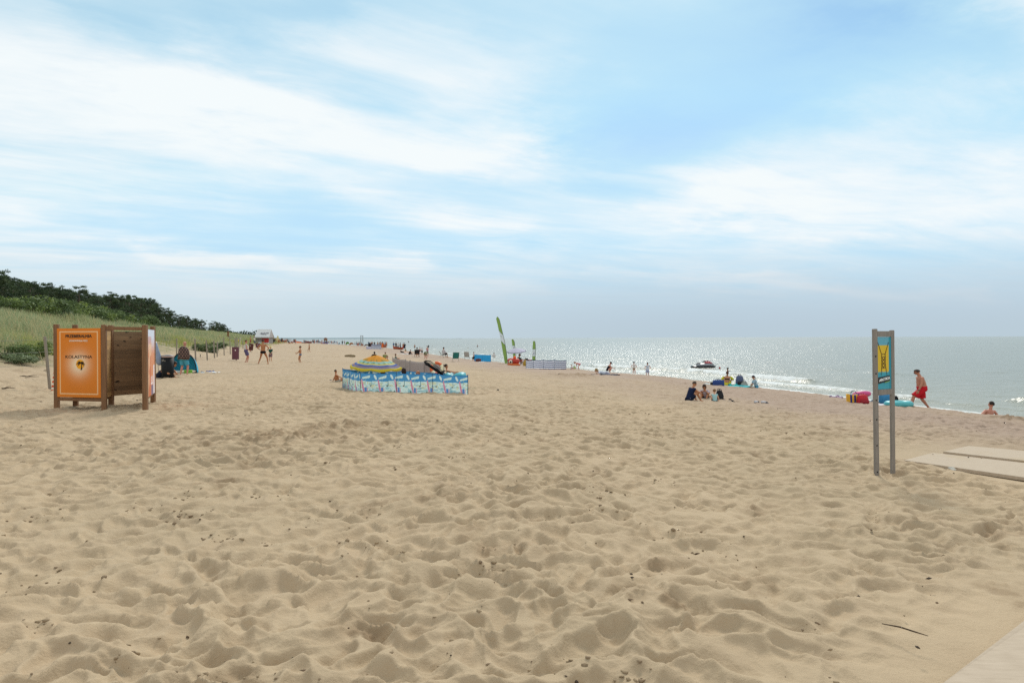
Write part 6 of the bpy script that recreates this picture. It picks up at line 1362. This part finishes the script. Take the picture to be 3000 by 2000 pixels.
def tower(label, px, yb, h, w, col, cab):
    g = gB(px, yb); s = g.y / 2000; t = thing('lifeguard_tower', label, 'lifeguard tower', tuple(g)); H = h * s; W_ = w * s; m_ = mat('tower_' + col, col, .8, .15)
    for x in (-1, 1):
        for y in (-1, 1):
            mb = MB(); mb.bar((x * W_ * .5, y * W_ * .5, -.3), (x * W_ * .4, y * W_ * .4, H * (.5 if cab else 1)), .18 if cab else .10); mb.build('leg', m_, t)
    if cab:
        mb = MB(); mb.box((0, 0, H * .62), (W_ * .95, W_ * .9, H * .26), None, .03); mb.build('cabin', m_, t); mb = MB(); mb.loft([((0, 0, H * .76), W_ * .62, W_ * .6), ((0, 0, H * .9), W_ * .2, W_ * .2)], (1, 0, 0), 8); mb.build('roof', mat('tower_roof', '6E4A38', .8, .1), t)
    else:
        for zz in (.55, .96):
            mb = MB(); mb.box((0, 0, H * zz), (W_ * .95, W_ * .95, .12)); mb.build('platform', m_, t)
tower('small brown wooden lifeguard tower in the far crowd', 954, 1006, 21, 9, '8A6448', True); tower('thin open scaffold tower far off at the water', 1060, 1012, 31, 7, '9AA0A0', False)
g = gB(811, 1007); s = g.y / 2000; t = thing('parasol', 'closed yellow parasol standing beside the white hut', 'parasol', tuple(g)); mb = MB(); mb.tube([(0, 0, -.2), (.1 * s * 20, 0, 24 * s)], .06, 6); mb.build('pole', POLEW, t); mb = MB(); mb.loft([((0, 0, 6 * s), 3.6 * s, 2 * s), ((.2, 0, 14 * s), 3.4 * s, 2 * s), ((.3, 0, 21 * s), 2.4 * s, 1.6 * s), ((.3, 0, 24 * s), .6 * s, .5 * s)], (1, 0, 0), 12); mb.build('canopy', mat('parasol_yellow', 'CFC590', .7, .1), t, True)
bag('bag', 'black bag beside the grey striped windbreak far up the beach', gB(1085, 1014), (1.5, .8, 1.2), '17181C', kind='tote')
towel('beach_towel', 'dark patterned towel under the reclining man', gB(955, 1118), .6, .5, 'x', .1, .03, pattern=cloth_mat('dark_print', '2A2630', 'blotch', '6A6470', 14), thick=.03)
# ================================================================ WHO IS WHERE
CW = {}
def cm(n, c, p=None, c2=None, s=10): return cloth_mat(n, c, p, c2, s)
def place(label, px, yb, yt, yaw, fig, skin_col, wear, hair, hat=None, sc=None, group=None, vox=.02, dep=None, z=None, face=True):
    g = ground(px, yb) if dep is None else on_ground(px, dep)
    if z is not None: g.z = z
    if sc is None: sc = (atdepth(px, yt, g.y).z - g.z) / fig.topz()
    return person(label, g, yaw, fig, sc, skin_col, wear, hair, hat, group, vox, face)
TAN, FAIR, PINK, BROWN = 'B07A58', 'C99A7E', 'BF8672', '8F5E44'
# man in the patterned towel
f = P_stand(footL=(-.17, -.03, .08), footR=(.17, .05, .08), handL=(-.10, .30, 1.12), handR=(.12, .28, 1.10), up=(.05, .08, 1))
o = place('man seen from behind with a brick patterned towel round his shoulders and turquoise shorts', 538, 1100.5, 998, -8, f, PINK, [SHORTS(mat('shorts_turquoise', '4F9BB0', .85, .12, 9, bump=.2, spec=.15), .8)], ('crop', 'B8826E'))
mb = MB(); mb.loft([((0, 0, 1.53), .085, .085), ((0, -.01, 1.49), .17, .12), ((0, 0, 1.42), .255, .16), ((0, .02, 1.25), .29, .20), ((.01, .03, 1.05), .31, .22), ((.0, .03, .93), .32, .23), ((-.015, .03, .90), .29, .20)], (1, 0, 0), 28)
for i, v in enumerate(mb.v):
    if v[2] < 1.0: mb.v[i] = (v[0], v[1], v[2] + (v[0] * .38) - .02)
mb.build('towel_cape', cm('brick_towel', '20181A', 'brick', 'BE9684', 5.2), o, True)
# person bending forward on the sand behind the bin
f = P_sit_ground(up=(0, .75, .8), bend=.3, handL=(-.12, .62, .20), handR=(.14, .62, .20), look=(0, .7, -.7), headup=(0, .7, .7)); place('dark haired person sitting bent forward behind the black bin', 468, 1099, 1058, -88, f, TAN, [SHORTS(cm('navy_short', '22283A'), .6)], ('short', '2B1D16'), dep=32.3)
# group by the plum bins
f = P_stand(footL=(-.13, -.02, .08), footR=(.13, .08, .08), handL=(-.24, .10, .86), handR=(.22, .22, .98), look=(.1, 1, -.05), fat=1.15)
place('man in a white vest and violet shorts standing by the plum bins', 721, 1062, 994, -62, f, PINK, [TANK(cm('vest_white', 'C9C6C4', 'blotch', '9A9896', 7), .02), SHORTS(cm('shorts_violet', '5A5274'), .78)], ('short', '5A3A28'))
f = P_stand(pel=(0, 0, .90), footL=(-.34, 0, .08), footR=(.34, .02, .08), handL=(-.24, .16, 1.02), handR=(.24, .16, 1.02), elL=(-1, -.5, -.1), elR=(1, -.5, -.1))
place('broad tanned man from behind in black trunks with legs apart', 771, 1067, 992.5, 0, f, 'A9714C', [TRUNKS(cm('trunks_black', '15161C'))], ('crop', '2A211C'))
f = P_stand(handL=(-.05, .17, .86), handR=(.05, .17, .86), hs=1.28); place('small child in a dark green shirt and checked shorts facing the camera', 793, 1059, 1012, 178, f, FAIR, [SHIRT(cm('tee_green', '1E4A40'), .8), SHORTS(cm('shorts_check', '7E6468', 'blotch', '4E4248', 20), .8)], ('short', 'A0805A'), ('sun_hat', mat('straw_yellow', 'C9BB7E', .8, .1, 14)))
f = P_stand(handL=(-.12, .42, 1.12), handR=(.10, .42, 1.02), elL=(-.3, -.3, -1), elR=(.3, -.3, -1), footL=(-.06, .06, .08), footR=(.06, -.05, .08), hs=1.22); place('boy in blue trunks standing sideways with both hands held out', 880, 1063, 1011.6, 88, f, TAN, [TRUNKS(cm('trunks_blue', '2C4468', 'blotch', '7E96AE', 16))], ('short', '4A3020'))
f = P_walk(.22, hs=1.15); place('thin child walking across the open beach beyond the boy in blue trunks', 906, 1032, 1007, 70, f, TAN, [TRUNKS(cm('trunks_sand', '8A7A5E'))], ('short', '3A2C20'))
# man reclining beside the windbreak
f = P_recline(up=(0, -.22, .97), twist=-28, footL=(-.1, .8, .1), footR=(.16, .82, .1), handL=(-.30, -.22, .04), handR=(.30, .40, .30), look=(.1, 1, 0), fat=1.5); place('tanned bare backed man reclining on the sand at the end of the blue windbreak', 988, 1121, 1080, -48, f, 'A56A44', [SHORTS(cm('shorts_stone', '9C978A'), .45)], ('crop', '4A4038'))
# inside the windbreak
f = P_sit_ground(); place('dark haired person sitting inside the blue windbreak with only the head showing', 1186, 1150, 1076, 20, f, TAN, [SWIM(cm('suit_plum', '4A2A3C'))], ('bob', '2A1A14'), dep=25.3, sc=None)
f = P_sit_ground(up=(.1, .4, 1)); place('tanned bald person bending forward inside the blue windbreak beside the dark haired one', 1203, 1150, 1084, -60, f, 'B07B5A', [TRUNKS(cm('trunks_black', '15161C'))], ('crop', 'A97456'), dep=25.5)
f = P_recline(); place('brown haired person lying in the shade under the banded parasol', 1150, 1150, 1082, -60, f, BROWN, [SWIM(cm('suit_dark', '2A2430'))], ('long', '38241A'), dep=25.9)
f = P_recline(up=(0, -.55, .8), handL=(-.18, .32, .42), handR=(.18, .34, .40), footL=(-.1, .72, .16), footR=(.1, .74, .16), hs=1.15); g = on_ground(1322, 25.9); person('boy lying back on the teal air lounger with his knees raised', (g.x, g.y, g.z + .46), -90, f, .60, TAN, [TRUNKS(cm('trunks_blue', '2C4468', 'blotch', '7E96AE', 16))], ('short', '32241A'))
# behind the parasol
f = P_sit_ground(handL=(-.3, -.15, .05), up=(0, -.25, 1)); place('woman in a pale print top sitting on the sand beside the banded parasol', 1161, 1058, 1035, -80, f, FAIR, [SHIRT(cm('print_top', '8A9A8E', 'blotch', '2E3A3A', 14), .5), SHORTS(cm('short_black', '17181C'), .7)], ('bob', '5A4030'))
f = P_sit_ground(); place('black haired person sitting directly behind the top of the banded parasol', 1098, 1053, 1029, 20, f, TAN, [SHIRT(cm('tee_black', '1C1C20'), .6)], ('bob', '14100E'))
place('brown haired person in olive sitting behind the banded parasol', 1126, 1054, 1030.5, -20, P_sit_ground(), TAN, [SHIRT(cm('tee_olive', '7C8250'), .6)], ('short', '5E3A28'))
# lying group near the water
place('person in black sitting on the pale towel of the group by the water', 1199, 1038.5, 1023, -70, P_sit_ground(), TAN, [SHIRT(cm('tee_black', '1C1C20'), .6), SHORTS(cm('short_black', '17181C'), .9)], ('short', '2A201A'))
place('person lying stretched out on the pale towel of the group by the water', 1184, 1034, 1029, 80, P_prone(), FAIR, [SHIRT(cm('tee_black', '1C1C20'), .6)], ('long', '2A201A'), sc=1.0)
place('person in khaki sitting behind the group by the water', 1187, 1029, 1021, -30, P_sit_ground(), TAN, [SHIRT(cm('tee_khaki', '8A8452'), .6)], ('short', '4A3826'))
towel('beach_towel', 'pale towel under the group lying by the water', gB(1183, 1037), 3.0, 1.6, 'CBD0D4', .1, .05)
# people by the waterline behind the parasol
g = gB(1222, 1045.5); person('person in a dark shirt sitting in the black folding chair', (g.x, g.y + .02, g.z), 5, P_chair(), 1.0, TAN, [SHIRT(cm('tee_slate', '3A3C44'), .7)], ('short', '2A1E18'), ('cap', mat('cap_dark', '2A2628', .8, .1)))
place('person in a white shirt standing in the shallows behind the black chair', 1230, 1036, 1015, 30, P_stand(), PINK, [SHIRT(cm('tee_white', 'CFCBC8'), .6), SHORTS(cm('short_red', '8A4844'), .8)], ('short', '4A3428'))
place('person in a white shirt and black shorts by the shallows, nearest the black chair', 1236, 1038, 1017, -20, P_stand(), PINK, [SHIRT(cm('tee_white', 'CFCBC8'), .6), SHORTS(cm('short_black', '17181C'), .9)], ('short', '2E2620'))
place('woman with a purple wrap standing at the water', 1252, 1039, 1014, 10, P_stand(), PINK, [('skirt', cm('wrap_purple', '9A5A9C'), dict(torso=(-.02, .10), skirt=.35))], ('bun', '6A4A34'))
place('person in a dark flowered shirt bending over on the beach', 1247, 1053.5, 1027, -14, P_bend(), PINK, [SHIRT(cm('floral', '3C4236', 'blotch', 'A9A98E', 12), .6, -.05), SHORTS(cm('floral', '3C4236', 'blotch', 'A9A98E', 12), .6)], ('short', '4A3A2C'))
g = gB(1300, 1047); person('man in a white shirt and brimmed hat sitting on the dark folding chair', (g.x, g.y, g.z), -40, P_chair(up=(0, -.05, 1)), 1.12, TAN, [SHIRT(cm('tee_cream', 'C6C2C4'), 1.2, -.1), SHORTS(cm('short_black', '17181C'), .9)], ('short', '2E2620'), ('bucket', mat('hat_twotone', '34343A', .8, .3, 8)))
place('woman in a pale shirt and dark shorts walking past the bright blue windbreak', 1388, 1058.5, 1030, 60, P_walk(.16), PINK, [SHIRT(cm('tee_white', 'CFCBC8'), .5), SHORTS(cm('short_black', '17181C'), 1.1)], ('bun', '2E2018'))
place('person in dark green sitting in the shade of the white parasol', 1515, 1064, 1035, -70, P_sit_ground(), TAN, [SHIRT(cm('tee_deepgreen', '1C4A46'), .8)], ('short', '201814'), ('cap', mat('cap_dark', '2A2628', .8, .1)))
# children right of the striped windbreak
place('child in white sitting at the end of the navy striped windbreak', 1672, 1082.5, 1066.5, -60, P_sit_ground(hs=1.15), FAIR, [SHIRT(cm('tee_white', 'CFCBC8'), .6)], ('short', '8A6A48')); place('child in lime green crouching between the child in white and the pink one', 1684, 1082, 1069, 40, P_squat(hs=1.15), FAIR, [SHIRT(cm('tee_lime', '74B83E'), .6)], ('short', '6A4A34'))
place('child in a pink swimsuit bending down at the end of the navy striped windbreak', 1696, 1084, 1060, 82, P_bend(hs=1.1), PINK, [SWIM(cm('suit_pink', 'C98A90'))], ('tail', '8A5A40'))
# reclining and squatting women by the water
place('woman in a straw hat and pale shirt lying on a dark mat by the water', 1776, 1098.5, 1080, 84, P_prone(headup=(0, .75, .7), handL=(-.2, .62, .12), handR=(.2, .62, .12)), FAIR, [SHIRT(cm('tee_palegrey', 'B9BEC8'), .6, -.02), SHORTS(cm('short_grey', '9A9AA8'), .5)], ('short', '6A4A30'), ('sun_hat', mat('straw_brown', '8C7448', .85, .2, 14)), sc=1.0)
towel('beach_mat', 'dark navy mat under the woman in the straw hat', gB(1773, 1099), 1.9, .8, '1E2236', .06, .03, 'mat')
place('woman in a black swimsuit squatting with a phone by the water', 1783, 1090.5, 1059, -82, P_squat(look=(0, .8, -.5)), PINK, [SWIM(cm('suit_black', '1A1A20'))], ('bun', '33211A'), ('cap', mat('cap_dark', '2A2628', .8, .1)))
for px, yt, lab, yaw, w, hr, ht in ((1857, 1058, 'child in a white rash vest with hand on hip standing beyond the sand bank', -25, [SHIRT(cm('tee_white', 'CFCBC8'), .3), TRUNKS(cm('trunks_sand', '8A7A5E'))], ('short', '2E2018'), ('cap', mat('cap_dark', '2A2628', .8, .1))), (1897, 1060.5, 'child in a white printed vest and striped shorts, hands on hips beyond the sand bank', 4, [TANK(cm('vest_print', 'CDD2D8', 'blotch', '7E98B0', 8), .0), SHORTS(cm('shorts_bluestripe', '6E8AC0', 'stripe_z', 'D4DAE6', 60), .8)], ('short', '4A2E20'), None)):
    place(lab, px, 1100, yt, yaw, P_hips(hs=1.15), PINK, w, hr, ht, dep=51.5)
# woman in yellow, woman in cap
place('woman in a yellow cover-up and white cap sitting with her back to the camera', 2130, 1130.5, 1086, -25, P_sit_ground(up=(0, .15, 1)), TAN, [BRA(cm('bra_dark', '1E1A1C')), ('shorts', cm('skirt_yellow', 'C9BC2E'), dict(torso=(-.10, .10), legs=.6, lflare=.03)), ('sleeve', cm('cover_yellow', 'D2CC34'), dict(arms=.9))], ('tail', '4A2A1E'), ('cap', mat('cap_white', 'C6CAD2', .8, .1)))
place('woman in a pale blue shirt and dark cap kneeling by the water', 2216, 1137.5, 1098, 84, P_sit_ground(pel=(0, 0, .18), up=(0, .22, 1), footL=(-.14, -.28, .06), footR=(.14, -.28, .06), knL=(-.2, 1, -.1), knR=(.2, 1, -.1), toeL=(0, -1, -.2), toeR=(0, -1, -.2), handL=(-.12, .46, .12), handR=(.14, .46, .12)), TAN, [SHIRT(cm('tee_paleblue', '93AEBC'), .8, -.08), SHORTS(cm('short_teal', '3F7E98'), .7)], ('tail', '241A16'), ('cap', mat('cap_navy', '1E2238', .8, .1)), vox=.018)
# seated family
f = P_sit_ground(pel=(0, 0, .13), up=(0, .30, 1), bend=.25, footL=(-.16, .50, .06), footR=(.17, .52, .06), handL=(-.02, .58, .44), handR=(.05, .56, .40), look=(.15, .9, -.35)); o = place('man in a navy vest sitting with his arms on his knees', 2018, 1175.5, 1114, -72, f, TAN, [TANK(cm('vest_navy', '1A2440'), -.10), SHORTS(cm('short_navy', '181F34'), .7)], ('crop', '4A3E36'), vox=.017)
mb = MB(); mb.box((.19, -.02, .16), (.012, .05, .06), None, .004); mb.build('shorts_badge', mat('badge_white', 'B8BCC4', .7, .1), o)
f = P_sit_ground(up=(0, .42, 1), bend=.2, handL=(-.10, .34, .52), handR=(.14, .36, .50), look=(-.2, .8, -.6), hs=1.18); place('dark haired child in pale lilac leaning forward beside the toddler', 2068, 1170, 1123, 150, f, TAN, [SHIRT(cm('tee_lilac', 'A99EA8'), .7), SHORTS(cm('short_navy', '181F34'), .5)], ('bob', '2E1E18'), vox=.018)
f = P_sit_ground(up=(0, .1, 1), handR=(.30, .12, .05), hs=1.38); place('toddler in a pale blue sleeveless top sitting with its back to the camera', 2094, 1178, 1137, -8, f, FAIR, [TANK(cm('vest_aqua', '9CC2C4'), -.08), SHORTS(cm('short_slate', '4A5E66'), .4)], ('short', '7A5A3C'), vox=.018)
# man in red shorts
f = Fig(pel=(0, 0, .92), up=(0, .10, 1), bend=.08, footL=(-.13, .40, .16), footR=(.13, -.26, .08), knL=(-.1, 1, .3), knR=(.05, 1, .1), handL=(-.27, .22, .84), handR=(.22, .02, .88), look=(0, .88, -.5), headup=(0, .35, 1), fat=1.3)
o = place('bare chested man in red shorts and sunglasses walking along the shore', 2701, 1193, 1083, 84, f, 'B27A62', [SHORTS(mat('shorts_red', 'BE1F2C', .85, .08, 9, bump=.2, spec=.15), .92, 'shorts', .05)], ('crop', '3A2E28'), dep=28.4, sc=.95, vox=.015)
o.scale = (1.14, 1.26, .95)
mb = MB(); HM = f.HM; c = f.head
for k in (-1, 1): mb.ell(c + HM @ Vector((.032 * k, .092, .012)), (.026, .012, .017), HM, 10, 6)
mb.bar(c + HM @ Vector((-.03, .098, .018)), c + HM @ Vector((.03, .098, .018)), .008)
for k in (-1, 1): mb.bar(c + HM @ Vector((.055 * k, .088, .016)), c + HM @ Vector((.082 * k, -.01, .01)), .007)
mb.build('sunglasses', mat('lens_black', '0E0E10', .2, .05), o)
mb = MB(); d = (f.haL - f.elL).normalized(); mb.tube([f.haL - d * .03, f.haL - d * .005], .036, 12); mb.build('wristwatch', mat('watch_black', '141416', .4, .05), o)
# man lying in the wash
f = P_sit_ground(pel=(0, 0, .1), up=(.10, -.55, .85), bend=.25, handL=(-.62, -.34, .22), elL=(-.3, -.8, .4), handR=(.24, -.12, .10), look=(-.5, 1, 0), footL=(-.15, .8, .06), footR=(.15, .8, .06)); g = on_ground(2884, 25.2); zt = atdepth(2884, 1185.5, 25.2).z; person('bare backed man half lying in the wash at the edge of the water', (g.x, g.y, zt - f.topz() * .98 + .20), 4, f, .98, PINK, [TRUNKS(cm('trunks_black', '15161C'))], ('crop', '2E241E'), None, None, .016)
# behind the sign
place('person dressed in black sitting behind the sign by the water', 2622, 1188, 1143, 10, P_sit_ground(), TAN, [SHIRT(cm('tee_black', '1C1C20'), 1.2, -.08), SHORTS(cm('short_black', '17181C'), .8)], ('bob', '15110F'), dep=30.0)
place('person standing behind the sign with the legs showing below its panel', 2590, 1188, 1100, -10, P_stand(), TAN, [SHORTS(cm('short_blueprint', '3A86B4', 'blotch', 'B04A70', 12), .9), SHIRT(cm('tee_blue', '3A7EA6'), .5)], ('short', '2E2018'), dep=32.5)
# swimmers: bathers standing deep in the sea
proto = {}
def mini(key, fig, sk, wear, hair, hat=None):
    o = person('x', (0, 0, -500), 0, fig, 1.0, sk, wear, hair, hat, vox=.045, face=False); proto[key] = o; return o
mini('bare', P_stand(), TAN, [TRUNKS(cm('trunks_black', '15161C'))], ('short', '2A1E18')); mini('red', P_stand(handL=(-.22, .2, 1.0)), TAN, [SHORTS(cm('short_far_red', '9A3430'), .8)], ('short', '3A2A20')); mini('dark', P_hips(), BROWN, [SHIRT(cm('tee_black', '1C1C20'), .6, -.05), SHORTS(cm('short_navy', '181F34'), .9)], ('short', '1E1612'))
mini('white', P_walk(.2), PINK, [SHIRT(cm('tee_white', 'CFCBC8'), .6, -.05), SHORTS(cm('short_slate', '4A5E66'), .9)], ('short', '4A3626')); mini('swim', P_stand(), PINK, [SWIM(cm('suit_black', '1A1A20'))], ('bun', '3A261C')); mini('orange', P_stand(), TAN, [('dress', cm('dress_orange', 'D9692C'), dict(torso=(-.05, .48), skirt=.42))], ('bob', '1E1612')); mini('sit', P_sit_ground(), TAN, [SHIRT(cm('tee_far_red', '8A3A38'), .6)], ('short', '2A1E18'))
mini('blue', P_stand(), TAN, [SHIRT(cm('tee_far_blue', '3A6A94'), .6, -.05)], ('short', '2A1E18'))
used = set()
def far(key, px, yb, label, group=None, sc=1.0, yaw=0, z=None, dep=None):
    g = ground(px, yb) if dep is None else on_ground(px, dep)
    src = proto[key]; o = src if key not in used else copy_tree(src); used.add(key)
    o.location = (g.x, g.y, g.z - .02 if z is None else z); o.rotation_euler = (0, 0, R(yaw)); o.scale = (sc,) * 3; o['label'] = label
    if 'group' in o: del o['group']
    if group: o['group'] = group
    return o
def bather(key, px, py, depth_in, label, group=None, yaw=0):
    g = ground(px, py, True); return far(key, px, py, label, group, 1.0, yaw, SEA - depth_in, g.y)
bather('bare', 1215, 1020, .45, 'bather wading thigh deep, nearest the black chair', yaw=30); bather('swim', 1399, 1016, 1.0, 'bather standing chest deep above the bright blue windbreak'); bather('dark', 1255, 1018, .8, 'dark bather waist deep behind the woman with the purple wrap')
G1 = 'heads of distant swimmers'; L1 = 'small dark head of a swimmer far out in the calm water'
for px, py in ((1249, 1013.5), (1266, 1015.5), (1342, 1014.5), (1371, 1020)): bather('bare', px, py, 1.45, L1, G1)
bather('dark', 2132, 1091, 1.32, 'dark head of a swimmer behind the woman in the white cap'); bather('white', 1447, 1048, .9, 'person splashing in the shallows beside the tallest flag')
far('orange', 1120.5, 1023, 'woman in an orange dress standing beside the grey windbreak'); far('dark', 1003, 1011, 'dark figure of a pair standing before the lime green tent', yaw=40); far('swim', 1009.5, 1010.5, 'bather of the pair standing nearest the lime green tent', yaw=-40)
far('dark', 1097, 1006, 'dark figure standing by the far boat behind the grey windbreak'); far('bare', 1115, 1005, 'bather standing by the far boat beyond the woman in orange'); far('red', 1181.5, 1015.5, 'person in red shorts at the end of the long rowing boat'); far('dark', 1185.5, 1016, 'dark figure beside the end of the long rowing boat', yaw=20)
far('red', 734, 1012, 'person in red shorts standing in front of the hut', yaw=120); far('white', 745, 1012.5, 'person in white walking in front of the hut', yaw=-80); far('dark', 795, 1007.5, 'dark figure standing at the seaward corner of the hut')
for px, py, lab in ((1048, 1012.5, 'person in red sitting on the far sand by the white tent'), (1058, 1012.5, 'person in dark red sitting next to the white tent')): far('sit', px, py, lab, sc=1.3)
G2 = 'distant people on the far beach'; rr = random.Random(8); keys = ['bare', 'red', 'dark', 'white', 'swim', 'blue', 'sit', 'bare', 'dark']
L2 = 'tiny distant figure in the crowd far along the beach'
for x0, x1, n in ((799, 822, 6), (824, 842, 5), (842, 868, 11), (886, 912, 5), (912, 946, 15), (947, 990, 11), (1038, 1066, 6), (1078, 1092, 4), (1104, 1134, 7), (1150, 1176, 4)):
    for i in range(n):
        px = x0 + (x1 - x0) * (i + .5) / n + rr.uniform(-.8, .8); yb = 1005.6 + rr.uniform(-.6, 1.6) if px < 1000 else 1007 + (px - 1000) * .055 + rr.uniform(-.5, 2)
        far(rr.choice(keys), px, yb, L2, G2, rr.uniform(.85, 1.08), rr.uniform(0, 360))
for k, o in proto.items():
    if k not in used: bpy.data.objects.remove(o)
